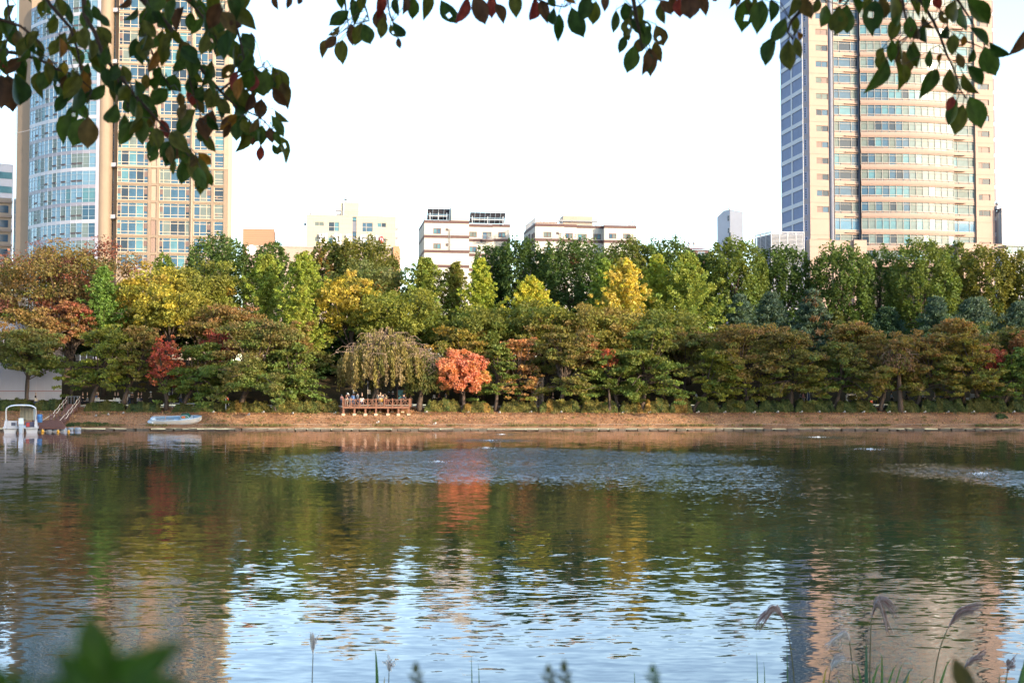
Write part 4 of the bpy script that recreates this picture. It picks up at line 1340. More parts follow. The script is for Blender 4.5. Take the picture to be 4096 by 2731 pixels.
def far_right_block():
    A, B = Frame(4003, 268.0, 4018, 262.0), Frame(4018, 262.0, 4068, 263.0)
    base = B.w(0, 0, GZ)
    T = thing('service_tower', 'plain white service tower right of the beige tower', 'building', base)
    zt = B.sz(4040, 832)[1]; M_W = MATS['white_stain']
    b = MB(base); b.quad(A.w(0, 0, GZ), A.w(A.len, 0, GZ), A.w(A.len, 0, zt), A.w(0, 0, zt + .3)); b.build('side_wall', M_W, T)
    b = MB(base); b.quad(B.w(0, 0, GZ), B.w(B.len, 0, GZ), B.w(B.len, 0, zt - .3), B.w(0, 0, zt)); b.quad(B.w(B.len, 0, GZ), B.w(B.len, 6, GZ), B.w(B.len, 6, zt - .3), B.w(B.len, 0, zt - .3)); b.build('wall', mat('white_grey', (0.36, 0.345, 0.34), .8, var=.05, scale=.4), T)
    b = MB(base); b.quad(A.w(0, 0, zt + .3), A.w(A.len, 0, zt), B.w(B.len, 0, zt - .3), B.w(B.len, 6, zt - .3)); b.build('roof', M_ROOF, T)
    b = MB(base); c = B.w(.4, 2, zt - .1); b.box(-.3, 1.4, 1, 3, zt - .2, zt + .5, B); b.build('roof_box', M_W, T)
    b = MB(base); c = B.w(.5, 2, zt + .5); b.lathe([(.25, 0), (.25, .3), (.45, .35), (.42, .7), (.1, .85)], c, 10); b.build('roof_vent', M_GREYB, T, True)
    G = Frame(4030, 246.0, 4130, 247.0); bs = G.w(0, 0, GZ)
    T2 = thing('glass_walkway', 'low glazed flat roofed walkway at the right edge over the trees', 'walkway', bs)
    zz = G.sz(4080, 982)[1]
    b = MB(bs); b.box(0, G.len, -.4, 4, zz - .2, zz, G); b.build('roof', M_GREYB, T2)
    b = MB(bs); b.box(0.2, G.len, 0, .05, zz - 1.6, zz - .22, G); b.build('pane', G_TEAL, T2)
    b = MB(bs); b.box(0, G.len, -.2, 4, GZ, zz - 1.6, G); b.build('base_wall', M_RWHITE, T2)
    for i in range(5):
        b = MB(bs); s = .3 + i * 1.15; b.box(s, s + .1, -.05, -.003, zz - 1.6, zz - .2, G); b.build('post', M_GREYB, T2)
far_right_block()

def far_left_blocks():
    F = Frame(-60, 300.0, 40, 303.0); zt = F.sz(20, 655)[1]
    T, b0 = box_building('grey_glass_tower', 'pale grey office tower at the left edge behind the tan tower', F, zt, 10, mat('grey_blue_panel', (0.36, 0.38, 0.45), .4, var=.1, scale=.4))
    for k in range(9):
        b = MB(b0); z = zt - 2 - k * 3.4; b.box(.3, F.len - .3, -.04, -.003, z - 1.6, z, F); b.build('window_band', G_TEAL, T)
    F = Frame(-60, 262.0, 34, 264.0); zt = F.sz(20, 792)[1]
    T, b0 = box_building('cream_flats', 'cream flats with pink balconies at the left edge behind trees', F, zt, 7, mat('cream_pink', (0.4, 0.31, 0.24), .8))
    for k in range(4):
        b = MB(b0); z = zt - .6 - k * 3.0; b.box(0, F.len + .2, -.5, -.003, z - .45, z, F); b.build('balcony_band', M_PINKB, T)
        b = MB(b0); b.box(.5, F.len - .6, -.03, -.003, z - 2.5, z - 1.0, F); b.build('window', G_BLUE, T)
far_left_blocks()

# unseen blocks added behind the viewpoint to shade the bank ends and near bank
def shade_block(label, x0, x1, y0, y1, h):
    T = thing('added_shade_block', label, 'building', ((x0 + x1) / 2, y1, 3.0))
    off = T.location
    b = MB(off); b.box(x0, x1, y0, y1, 2.5, h); b.build('wall', M_RBEIGE, T)
    z = 6.0
    while z < h - 2:
        b = MB(off); b.box(x0 + 1, x1 - 1, y1 + .003, y1 + .05, z, z + 1.6); b.build('window_band', G_BLUE, T); z += 3.2
shade_block('tall beige slab added unseen behind the viewpoint to shade the left of the bank', 108, 171, -34, -20, 80)
shade_block('low beige block added unseen behind the viewpoint to shade the near bank', 38, 104, -60, -46, 36)
shade_block('tall beige slab added unseen behind the viewpoint to shade the right of the bank', 244, 330, -34, -20, 84)
# ------------------------------------------------------------------ trees
OLIVE, OLIVE_L, GREEN, DKG = (.085, .080, .020), (.125, .118, .028), (.055, .078, .022), (.026, .048, .018)
LIME, LIMEY, GOLD, AMBER = (.15, .175, .035), (.22, .21, .035), (.33, .235, .04), (.28, .16, .04)
RUST, BROWN, BRICK, CRIM, PINK = (.19, .100, .048), (.14, .085, .040), (.19, .070, .042), (.22, .035, .036), (.46, .155, .085)
BLUEP, BLUEG, MIDG = (.055, .085, .075), (.030, .052, .045), (.075, .105, .03)
CH = [(OLIVE, 3), (GREEN, 2), (OLIVE_L, 2), (BROWN, 1)]
CHG = [(OLIVE, 2), (GREEN, 3), (MIDG, 2)]
PL = [(DKG, 4), (GREEN, 3), (MIDG, 1)]
G_SHORE, G_MID, G_PLANE, G_PINE = 'cherry trees along the far shore', 'trees on the slope behind the shore', 'plane trees along the street', 'blue green pines on the slope'

# plane trees along the street, farthest back
tree('plane_tree', 'dark green plane tree rising beside the tan tower', 'plane', 880, 950, 1150, 105, 188, PL, MIDG, .35, 9000, .17, seed=1, group=G_PLANE)
tree('plane_tree', 'slim plane tree crown between the tan tower windows and the bushy plane', 'plane', 655, 1018, 1120, 38, 184, [(MIDG, 2), (GREEN, 2), (LIME, 1)], LIME, .3, 2500, .16, seed=2, group=G_PLANE)
tree('plane_tree', 'narrow green plane tree just right of the salmon block', 'plane', 1085, 972, 1140, 62, 188, PL, MIDG, .5, 5000, .17, seed=3, group=G_PLANE)
tree('plane_tree', 'rusty green plane tree under the big white letters', 'plane', 1318, 968, 1120, 62, 188, [(GREEN, 3), (OLIVE, 2), (DKG, 2)], OLIVE_L, .4, 6000, .17, seed=4, group=G_PLANE, accents=[(RUST, .16), (AMBER, .08)])
tree('plane_tree', 'broad olive plane tree under the red oval sign', 'plane', 1460, 960, 1130, 105, 188, [(OLIVE, 3), (GREEN, 3), (DKG, 2)], OLIVE_L, .5, 9000, .17, seed=5, group=G_PLANE)
tree('plane_tree', 'pointed dark plane tree between the two banded flats', 'plane', 2075, 962, 1200, 90, 190, PL, GREEN, .3, 9000, .17, seed=6, group=G_PLANE)
tree('plane_tree', 'dark plane tree hiding the foot of the solar panel flats', 'plane', 1960, 985, 1180, 60, 191, PL, MIDG, .3, 5000, .17, seed=7, group=G_PLANE)
tree('plane_tree', 'wide dark plane tree in front of the planted roof flats', 'plane', 2295, 968, 1230, 130, 187, PL, GREEN, .3, 14000, .17, seed=8, group=G_PLANE, accents=[(RUST, .02)])
tree('plane_tree', 'olive plane tree at the right end of the planted roof flats', 'plane', 2510, 958, 1150, 80, 191, [(OLIVE, 2), (GREEN, 3), (MIDG, 2)], OLIVE_L, .3, 7000, .17, seed=9, group=G_PLANE)
tree('plane_tree', 'plane tree crown left of the red roofed house', 'plane', 2660, 962, 1150, 105, 193, PL, MIDG, .35, 9000, .17, seed=10, group=G_PLANE)
tree('plane_tree', 'bright rounded plane tree in front of the gabled white tower', 'plane', 2935, 958, 1225, 105, 186, [(GREEN, 3), (MIDG, 3), (DKG, 2)], (.12, .14, .03), .5, 12000, .17, seed=11, group=G_PLANE)
tree('plane_tree', 'dark plane tree below the louvred screen', 'plane', 3125, 988, 1240, 100, 192, PL, GREEN, .25, 10000, .17, seed=12, group=G_PLANE)
tree('plane_tree', 'rounded plane tree at the left foot of the beige tower', 'plane', 3365, 985, 1280, 105, 188, [(GREEN, 3), (MIDG, 2), (DKG, 3)], MIDG, .45, 12000, .17, seed=13, group=G_PLANE)
tree('plane_tree', 'thin dark plane tree in the gap under the beige tower', 'plane', 3515, 992, 1290, 75, 195, PL, GREEN, .3, 7000, .17, seed=14, group=G_PLANE)
tree('plane_tree', 'tallest plane tree in front of the bowed balconies', 'plane', 3685, 962, 1330, 115, 187, [(GREEN, 3), (MIDG, 3), (DKG, 2)], (.11, .13, .03), .45, 14000, .17, seed=15, group=G_PLANE)
tree('plane_tree', 'plane tree behind the tallest one, under the right balconies', 'plane', 3815, 975, 1250, 70, 194, [(GREEN, 3), (MIDG, 2), (DKG, 2)], OLIVE_L, .35, 7000, .17, seed=16, group=G_PLANE)
tree('plane_tree', 'golden flecked plane tree at the right foot of the beige tower', 'plane', 3940, 985, 1270, 105, 190, [(GREEN, 2), (OLIVE, 3), (DKG, 2)], OLIVE_L, .55, 12000, .17, seed=17, group=G_PLANE)
tree('plane_tree', 'plane tree cut by the right edge under the glazed walkway', 'plane', 4110, 1000, 1270, 90, 190, [(GREEN, 2), (OLIVE, 3), (DKG, 2)], OLIVE_L, .5, 8000, .17, seed=18, group=G_PLANE)

tree('plane_tree', 'plane tree hiding the lower half of the red roofed house', 'plane', 2800, 1010, 1230, 62, 189, PL, MIDG, .4, 6000, .17, seed=19, group=G_PLANE)
# slope trees
tree('zelkova_tree', 'big rusty red zelkova at the left in front of the glass bay', 'round', 265, 942, 1330, 248, 176, [(OLIVE, 3), (DKG, 2), (BROWN, 2)], RUST, .42, 20000, .17, seed=20, group=G_MID, accents=[(BRICK, .16), ((.24, .10, .075), .12)])
tree('zelkova_tree', 'yellow brown tree at the left edge above the shore trees', 'round', -40, 1000, 1330, 110, 180, [(OLIVE_L, 2), (GOLD, 1), (OLIVE, 2)], AMBER, .25, 7000, .17, seed=21, group=G_MID)
tree('juniper_tree', 'bright green cone shaped juniper in front of the red zelkova', 'ginkgo', 415, 1042, 1300, 88, 167, [(MIDG, 3), ((.09, .13, .03), 3), (GREEN, 1)], None, 0, 10000, .12, seed=22, group=G_MID)
tree('maple_tree', 'golden olive maple right of the green juniper', 'round', 620, 1062, 1350, 150, 172, [(OLIVE, 3), (OLIVE_L, 3), (GOLD, 1)], GOLD, .2, 13000, .17, seed=23, group=G_MID, accents=[(GOLD, .14)])
tree('maple_tree', 'yellow olive maple below the dark plane by the tan tower', 'round', 800, 1035, 1340, 150, 177, [(OLIVE_L, 3), (OLIVE, 3), (LIMEY, 1)], OLIVE_L, .4, 13000, .17, seed=24, group=G_MID, accents=[(GOLD, .10)])
tree('maple_tree', 'deep yellow maple low behind the red leaved cherries', 'round', 680, 1130, 1330, 130, 166, [(OLIVE_L, 3), (GOLD, 1), (OLIVE, 3)], GOLD, .2, 9000, .16, seed=25, group=G_MID)
tree('ginkgo_tree', 'lime green ginkgo below the salmon block', 'ginkgo', 1065, 985, 1330, 125, 178, [(LIME, 3), (OLIVE_L, 3), (MIDG, 2)], LIMEY, .3, 15000, .14, seed=26, group=G_MID)
tree('ginkgo_tree', 'tall lime ginkgo left of the golden maple', 'ginkgo', 1215, 975, 1370, 130, 172, [(LIME, 4), (MIDG, 2), (OLIVE_L, 2)], LIMEY, .3, 17000, .14, seed=27, group=G_MID)
tree('ginkgo_tree', 'yellow green ginkgo standing low by the dark gap', 'ginkgo', 1200, 1120, 1400, 105, 166, [(LIME, 3), (OLIVE_L, 3)], LIMEY, .3, 9000, .14, seed=28, group=G_MID)
tree('zelkova_tree', 'dull grey green zelkova dome under the cream block', 'round', 1480, 1032, 1260, 140, 181, [(GREEN, 3), ((.085, .095, .045), 3), (OLIVE, 2)], (.13, .11, .05), .3, 11000, .16, seed=29, group=G_MID, accents=[(AMBER, .06)])
tree('maple_tree', 'golden yellow maple crown at mid slope', 'round', 1405, 1088, 1340, 110, 171, [(GOLD, 3), (AMBER, 1), (OLIVE_L, 3)], (.26, .2, .05), .4, 10000, .16, seed=30, group=G_MID)
tree('maple_tree', 'olive maple with yellow fringes right of the golden maple', 'round', 1590, 1150, 1380, 165, 170, [(OLIVE, 3), (OLIVE_L, 3), (GREEN, 2)], LIMEY, .3, 15000, .16, seed=31, group=G_MID)
tree('ginkgo_tree', 'olive green ginkgo in front of the solar panel flats', 'ginkgo', 1700, 1005, 1330, 130, 178, [(OLIVE_L, 3), (MIDG, 3), (OLIVE, 2)], LIME, .35, 15000, .15, seed=32, group=G_MID)
tree('ginkgo_tree', 'small olive ginkgo left of the cone shaped lime one', 'ginkgo', 1820, 1020, 1300, 85, 179, [(OLIVE, 3), (OLIVE_L, 3), (BROWN, 1)], OLIVE_L, .3, 8000, .15, seed=33, group=G_MID)
tree('ginkgo_tree', 'bright lime cone shaped ginkgo near the middle', 'ginkgo', 1925, 1003, 1320, 90, 174, [(LIME, 3), (LIMEY, 3)], LIMEY, .4, 13000, .14, seed=34, group=G_MID)
tree('ginkgo_tree', 'low yellow ginkgo with ragged tufts below the dark planes', 'ginkgo', 2125, 1088, 1330, 120, 172, [(LIMEY, 3), (GOLD, 2), (LIME, 1)], LIMEY, .3, 11000, .15, seed=35, group=G_MID)
tree('ginkgo_tree', 'green ginkgo with loose side branches left of the golden one', 'ginkgo', 2415, 1005, 1310, 95, 178, [(MIDG, 3), (LIME, 2), (GREEN, 2)], LIME, .2, 11000, .15, seed=36, group=G_MID)
tree('ginkgo_tree', 'golden orange ginkgo spire near the middle', 'ginkgo', 2500, 1012, 1290, 105, 172, [(GOLD, 3), ((.30, .21, .07), 3), (LIMEY, 1)], (.3, .22, .07), .2, 13000, .15, seed=37, group=G_MID)
tree('ginkgo_tree', 'yellow green ginkgo spire right of the golden one', 'ginkgo', 2630, 985, 1310, 92, 177, [(LIMEY, 3), (LIME, 3), (OLIVE_L, 1)], LIMEY, .3, 12000, .15, seed=38, group=G_MID)
tree('ginkgo_tree', 'broad olive green ginkgo sloping down to the right', 'ginkgo', 2745, 975, 1400, 150, 173, [(OLIVE_L, 3), ((.13, .14, .035), 4), (MIDG, 2)], LIME, .3, 19000, .15, seed=39, group=G_MID)
tree('maple_tree', 'dark olive maple under the lime cone ginkgo', 'round', 1930, 1225, 1400, 140, 166, [(OLIVE, 3), (GREEN, 3), (OLIVE_L, 2)], OLIVE_L, .35, 12000, .16, seed=40, group=G_MID)
tree('maple_tree', 'olive maple under the low yellow ginkgo', 'round', 2160, 1205, 1400, 140, 166, [(OLIVE, 3), (GREEN, 3), (OLIVE_L, 2)], OLIVE_L, .4, 12000, .16, seed=41, group=G_MID)
tree('maple_tree', 'brown olive maple under the golden ginkgo', 'round', 2420, 1215, 1400, 150, 166, [(OLIVE, 3), (BROWN, 2), (OLIVE_L, 2)], (.2, .14, .05), .35, 12000, .16, seed=42, group=G_MID)
tree('maple_tree', 'dull green maple under the broad ginkgo', 'round', 2650, 1240, 1410, 140, 166, [(GREEN, 3), (OLIVE, 3), ((.09, .1, .04), 2)], OLIVE_L, .3, 11000, .16, seed=43, group=G_MID)
# pines
PN = [(BLUEP, 3), (BLUEG, 3), (GREEN, 1)]
tree('pine_tree', 'blue green pine beside the broad ginkgo', 'pine', 2960, 1185, 1400, 75, 174, PN, (.07, .1, .085), .4, 7000, .2, seed=50, group=G_PINE)
tree('pine_tree', 'bushy blue pine left of the pointed pine', 'pine', 3085, 1178, 1380, 90, 175, PN, (.07, .1, .085), .4, 8000, .2, seed=51, group=G_PINE)
tree('pine_tree', 'pointed blue pine with rusty inner needles', 'pine', 3250, 1165, 1400, 78, 173, PN, (.075, .1, .085), .4, 9000, .2, seed=52, group=G_PINE, accents=[((.17, .1, .05), .12)])
tree('pine_tree', 'small olive pine right of the pointed pine', 'pine', 3350, 1250, 1400, 50, 172, [(OLIVE, 2), (GREEN, 2), (BLUEP, 2)], OLIVE, .3, 5000, .18, seed=53, group=G_PINE)
tree('pine_tree', 'dark blue pine in front of the tallest plane', 'pine', 3745, 1192, 1400, 75, 174, PN, BLUEP, .4, 8000, .2, seed=54, group=G_PINE)
tree('pine_tree', 'spreading grey blue pine below the golden flecked plane', 'pine', 3900, 1205, 1400, 120, 176, PN, (.075, .1, .085), .4, 11000, .2, seed=55, group=G_PINE)
tree('pine_tree', 'grey blue pine at the right edge', 'pine', 4080, 1215, 1400, 90, 175, PN, (.075, .1, .085), .4, 8000, .2, seed=56, group=G_PINE)
tree('pine_tree', 'deep green pine in the dark gap between the plane trees', 'pine', 3545, 1240, 1420, 95, 178, [(BLUEG, 3), (DKG, 3)], BLUEG, .3, 7000, .2, seed=57, group=G_PINE)

# second row of cherries on the slope foot
S2 = dict(group=G_SHORE, leaf=.15)
tree('cherry_tree', 'crimson topped cherry under the green juniper', 'cherry', 290, 1212, 1380, 110, 165, [(BRICK, 2), (BROWN, 3), (OLIVE, 2)], (.24, .05, .05), .4, 8000, seed=60, **S2)
tree('cherry_tree', 'brown cherry crown behind the left boat', 'cherry', 110, 1245, 1420, 170, 163, [(OLIVE, 3), (BROWN, 3)], RUST, .5, 9000, seed=61, **S2)
tree('cherry_tree', 'rust topped cherry behind the large green cherry', 'cherry', 900, 1235, 1440, 185, 164, CH, RUST, .6, 12000, seed=62, **S2)
tree('cherry_tree', 'orange brown cherry top left of the weeping cherry', 'cherry', 1160, 1290, 1470, 145, 164, CH, RUST, .55, 9000, seed=63, **S2)
tree('cherry_tree', 'orange tinged cherry behind the coral maple', 'cherry', 1840, 1318, 1500, 170, 163, CH, AMBER, .45, 10000, seed=64, **S2)
tree('cherry_tree', 'olive brown cherry behind the timber frame', 'cherry', 2190, 1305, 1500, 190, 164, CH, BROWN, .4, 12000, seed=65, **S2)
tree('cherry_tree', 'amber topped cherry on the slope below the golden ginkgo', 'cherry', 2470, 1305, 1490, 185, 165, CH, AMBER, .35, 12000, seed=66, **S2)
tree('cherry_tree', 'olive cherry at the foot of the broad ginkgo', 'cherry', 2740, 1325, 1500, 165, 164, CH, BROWN, .5, 10000, seed=67, **S2)
tree('cherry_tree', 'brown topped cherry below the bushy blue pine', 'cherry', 3030, 1300, 1490, 170, 164, CH, RUST, .55, 10000, seed=68, **S2)
tree('cherry_tree', 'rusty cherry below the small olive pine', 'cherry', 3420, 1300, 1490, 150, 164, CH, RUST, .5, 9000, seed=69, **S2)
tree('cherry_tree', 'rust brown cherry below the spreading pine', 'cherry', 3850, 1275, 1490, 160, 164, CH, RUST, .6, 10000, seed=70, **S2)
tree('cherry_tree', 'plain olive cherry behind the right signpost', 'cherry', 4060, 1310, 1500, 130, 164, CHG, BROWN, .4, 7000, seed=71, **S2)
# front row
S1 = dict(group=G_SHORE, leaf=.14)
tree('cherry_tree', 'leaning olive cherry in front of the white hoarding', 'cherry', 120, 1330, 1490, 175, 157, CHG, BROWN, .5, 12000, trunk_u=112, seed=80, **S1)
tree('cherry_tree', 'yellow green cherry beside the boat stairs', 'cherry', 420, 1310, 1560, 140, 157, [(OLIVE, 3), (LIMEY, 1), (GREEN, 2)], OLIVE_L, .4, 10000, trunk_u=365, seed=81, **S1)
tree('cherry_tree', 'brown green cherry left of the small red tree', 'cherry', 565, 1300, 1545, 120, 158, CH, BROWN, .6, 9000, trunk_u=490, seed=82, **S1)
tree('sumac_tree', 'small bright red tree beside the skiff', 'round', 665, 1335, 1535, 62, 156.5, [(CRIM, 3), ((.36, .09, .05), 3), (BRICK, 2)], None, 0, 5000, .13, seed=83, bare=.45)
tree('sumac_tree', 'thin crimson tree behind the lifebuoy cherries', 'round', 875, 1300, 1450, 68, 160, [(CRIM, 3), (BRICK, 2)], None, 0, 3600, .13, seed=84, bare=.35)
tree('cherry_tree', 'deep green cherry right of the small red tree', 'cherry', 800, 1370, 1590, 130, 157, CHG, OLIVE, .3, 10000, trunk_u=735, seed=85, **S1)
tree('cherry_tree', 'large bronze green cherry left of the deck', 'cherry', 1040, 1275, 1600, 225, 156.5, CHG, BROWN, .55, 20000, trunk_u=960, seed=86, **S1)
tree('cherry_tree', 'low green cherry limb leaning to the dark gap', 'cherry', 1180, 1380, 1600, 120, 155.5, CHG, OLIVE_L, .4, 9000, trunk_u=1100, seed=87, **S1)
tree('maple_tree', 'coral orange maple right of the deck', 'round', 1850, 1392, 1555, 94, 155.5, [((.40, .14, .10), 4), ((.38, .15, .075), 3), (AMBER, 1)], (.44, .16, .13), .5, 13000, .12, seed=88, trunk_u=1853)
tree('cherry_tree', 'green cherry right of the coral maple', 'cherry', 1995, 1385, 1600, 90, 156, CHG, OLIVE_L, .4, 7500, trunk_u=1980, seed=89, **S1)
tree('cherry_tree', 'half bare reddish cherry at the timber frame', 'cherry', 2075, 1345, 1590, 100, 157.5, [(RUST, 2), (BROWN, 3), (OLIVE, 2)], PINK, .35, 6500, seed=90, bare=.25, **S1)
tree('cherry_tree', 'bronze cherry just right of the timber frame', 'cherry', 2275, 1340, 1595, 150, 156, CH, BROWN, .5, 13000, trunk_u=2240, seed=91, **S1)
tree('cherry_tree', 'low olive cherry over the hedge at the middle of the bank', 'cherry', 2440, 1400, 1600, 130, 156, CHG, OLIVE_L, .4, 10000, trunk_u=2475, seed=92, **S1)
tree('cherry_tree', 'large layered olive cherry at the middle of the bank', 'cherry', 2590, 1310, 1600, 165, 155.5, CHG, OLIVE_L, .5, 15000, trunk_u=2570, seed=93, **S1)
tree('sumac_tree', 'dark red spire tree among the middle cherries', 'ginkgo', 2362, 1325, 1450, 42, 158, [(BRICK, 3), (BROWN, 2)], None, 0, 2500, .12, seed=94, bare=.2)
tree('sumac_tree', 'scarlet sapling tucked under the middle cherries', 'round', 2435, 1385, 1450, 34, 155, [(CRIM, 2), ((.3, .09, .04), 3)], None, 0, 1200, .12, seed=95)
tree('cherry_tree', 'yellow green cherry with drooping tips right of the dark gap', 'cherry', 2880, 1400, 1595, 110, 155.5, [(OLIVE_L, 2), (OLIVE, 3), (GREEN, 2)], LIMEY, .35, 9000, trunk_u=2772, seed=96, **S1)
tree('cherry_tree', 'brown topped cherry above the drooping yellow one', 'cherry', 2960, 1310, 1540, 165, 157, CH, RUST, .5, 12000, trunk_u=2990, seed=97, **S1)
tree('cherry_tree', 'olive cherry with twin trunks left of the white arch', 'cherry', 3165, 1320, 1590, 155, 156, CH, BROWN, .5, 13000, trunk_u=3165, seed=98, **S1)
tree('cherry_tree', 'green cherry bending over the white arch', 'cherry', 3370, 1365, 1590, 125, 156, CHG, BROWN, .4, 10000, trunk_u=3345, seed=99, **S1)
tree('cherry_tree', 'rusty layered cherry right of the orange lifebuoy', 'cherry', 3560, 1345, 1580, 155, 156, CH, RUST, .5, 13000, trunk_u=3522, seed=100, **S1)
tree('cherry_tree', 'bronze cherry between the lifebuoy and the signpost', 'cherry', 3720, 1330, 1570, 140, 157, CH, RUST, .55, 11000, trunk_u=3665, seed=101, **S1)
tree('cherry_tree', 'amber skirted cherry beside the signpost', 'cherry', 3880, 1350, 1590, 130, 156, CH, AMBER, .4, 10000, trunk_u=3921, seed=102, **S1)
tree('cherry_tree', 'dark green cherry at the right edge of the bank', 'cherry', 4060, 1400, 1590, 110, 156, CHG, GREEN, .3, 8000, trunk_u=4010, seed=103, **S1)
tree('sumac_tree', 'crimson tree at the right end of the bank', 'round', 3965, 1375, 1500, 60, 157, [(CRIM, 3), (BRICK, 3)], None, 0, 3500, .13, seed=104, bare=.15)
tree('sumac_tree', 'small orange red tree at the right edge above the bank', 'round', 4085, 1320, 1410, 42, 160, [(BRICK, 3), (RUST, 2)], None, 0, 1800, .13, seed=105)

def weeping(label, u, vt, vb, wpx, y, n, pal, twig_frac, seed, trunk_u):
    rng = np.random.default_rng(seed)
    zg = far_z(y)
    pt, pb = P(u, vt, y), P(u, vb, y)
    a, H = wpx * y / FPX, pt.z - pb.z
    tx = P(trunk_u, HOR, y).x
    root = thing('weeping_cherry', label, 'tree', (tx, y, zg), 0, 'weeping cherries')
    ox, oz = pt.x - tx, pb.z - zg
    tr, tw = MB(), MB()
    top = Vector((ox * .5, 0, oz + H * .55))
    tr.tube([(0, 0, -.2), (0.05, 0, 1.0), (ox * .25, .05, oz * .8), top], [.42, .33, .28, .2], 8)
    C, T, colr = [], [], []
    cols = [np.array(p[0]) for p in pal]
    ns = 190
    for i in range(ns):
        az = i * 2.39996
        r = a * math.sqrt((i + .5) / ns) * rng.uniform(.85, 1.05)
        zt = oz + H * (1.0 - 0.50 * (r / a) ** 2 + rng.uniform(-.10, .02))
        if i % 3 == 0:
            q = Vector((ox + r * math.cos(az), r * math.sin(az), zt))
            m = top.lerp(q, .55) + Vector((0, 0, .6))
            tr.tube([top, m, q], [.10, .05, .018], 4, cap=False)
            for j in range(4):
                d = Vector((rng.normal(), rng.normal(), -.2)) * .7
                tw.tube([q, q + d * .5 + Vector((0, 0, .15)), q + d * 1.1 - Vector((0, 0, .35))], [.022, .018, .01], 3, cap=False)
        ln = min(zt - oz + rng.uniform(-.6, .6) * (r / a), H * rng.uniform(.32, .72))
        x0, y0 = ox + r * math.cos(az), r * math.sin(az)
        k = int(n / ns)
        t = rng.random(k) ** (.7 if rng.random() > twig_frac else .35)
        bulge = .45 * np.sin(t * 2.2)
        c = np.stack([x0 + math.cos(az) * bulge + rng.normal(size=k) * .14, y0 + math.sin(az) * bulge + rng.normal(size=k) * .14, zt - t * ln], 1)
        C.append(c); T.append(unit(np.stack([rng.normal(size=k) * .35, rng.normal(size=k) * .35, -np.ones(k)], 1)))
        base = cols[rng.integers(len(cols))]
        colr.append(base * rng.uniform(.7, 1.3, (k, 1)))
    C, T, colr = np.concatenate(C), np.concatenate(T), np.concatenate(colr)
    N_ = unit(rng.normal(size=C.shape) + np.array([.3, -.3, .2]))
    B = unit(np.cross(T, N_))
    L = .17 * rng.uniform(.7, 1.4, (len(C), 1))
    quads_object('crown', C, T * L, B * L * .42, colr, root, M_LEAF)
    tr.build('trunk', M_BARK, root, True)
    tw.build('twigs', mat('bare_twig', (0.30, 0.20, 0.14), .9), root)
weeping('half bare weeping cherry over the wooden deck', 1545, 1310, 1550, 195, 157, 17000, [((.24, .20, .055), 1), ((.26, .20, .075), 1), (OLIVE_L, 1), ((.27, .20, .10), 1)], .5, 7, 1492)
weeping('slim weeping cherry at the right end of the deck', 1705, 1400, 1572, 75, 156.2, 4500, [(OLIVE_L, 1), ((.11, .13, .035), 1)], .2, 8, 1677)
weeping('small weeping cherry with a dry top among the right cherries', 3585, 1365, 1500, 60, 155.2, 3000, [(OLIVE_L, 1), ((.22, .13, .08), 1)], .5, 9, 3600)

# evergreen shrubs filling the top of the slope, behind the tree trunks
rs = random.Random(12)
for i in range(24):
    u = -60 + i * 182 + rs.uniform(-25, 25)
    nm = f'dark evergreen shrub under the street trees, {ordinal(i + 1)} from the left'
    tree('evergreen_shrub', nm, 'round', u, 1255 + rs.uniform(-30, 30) - (0 if u < 2700 else -30), 1395, 112, 183.5 + rs.uniform(-1, 1), [(DKG, 3), (GREEN, 2), ((.03, .04, .015), 2)], None, 0, 4200, .2, seed=300 + i, group='evergreen shrubs along the top of the slope')

for i, u in enumerate((1265, 1345, 560, 2760, 3060)):
    tree('evergreen_shrub', f'low evergreen shrub in a gap of the slope, {("left of the deck", "behind the deck", "behind the red tree", "behind the dark gap", "behind the drooping cherry")[i]}', 'round', u, 1385, 1480, 75, 178, [(DKG, 3), (GREEN, 2)], None, 0, 2600, .18, seed=340 + i, group='evergreen shrubs in the gaps of the slope')
# a few more trees past both edges of the view
for k, (u, vt, y, kd) in enumerate([(-170, 1330, 157, 'cherry'), (-330, 1260, 160, 'cherry'), (-260, 1000, 178, 'round'), (-480, 1020, 180, 'round'), (-500, 1330, 157, 'cherry'),
                                    (4240, 1350, 157, 'cherry'), (4300, 1000, 188, 'plane'), (4400, 1300, 160, 'cherry'), (4500, 1000, 188, 'plane'), (4580, 1350, 157, 'cherry')]):
    side = 'left' if u < 0 else 'right'
    nm = {'cherry': 'cherry_tree', 'round': 'zelkova_tree', 'plane': 'plane_tree'}[kd]
    tree(nm, f'{nm.replace("_", " ")} outside the {side} edge of the view, {ordinal(k % 5 + 1)} of five', kd, u, vt, {'cherry': 1560, 'round': 1330, 'plane': 1280}[kd], 130, y, CHG if kd != 'plane' else PL, BROWN, .3, 5000, .18, seed=500 + k, group='trees past the edges of the view')
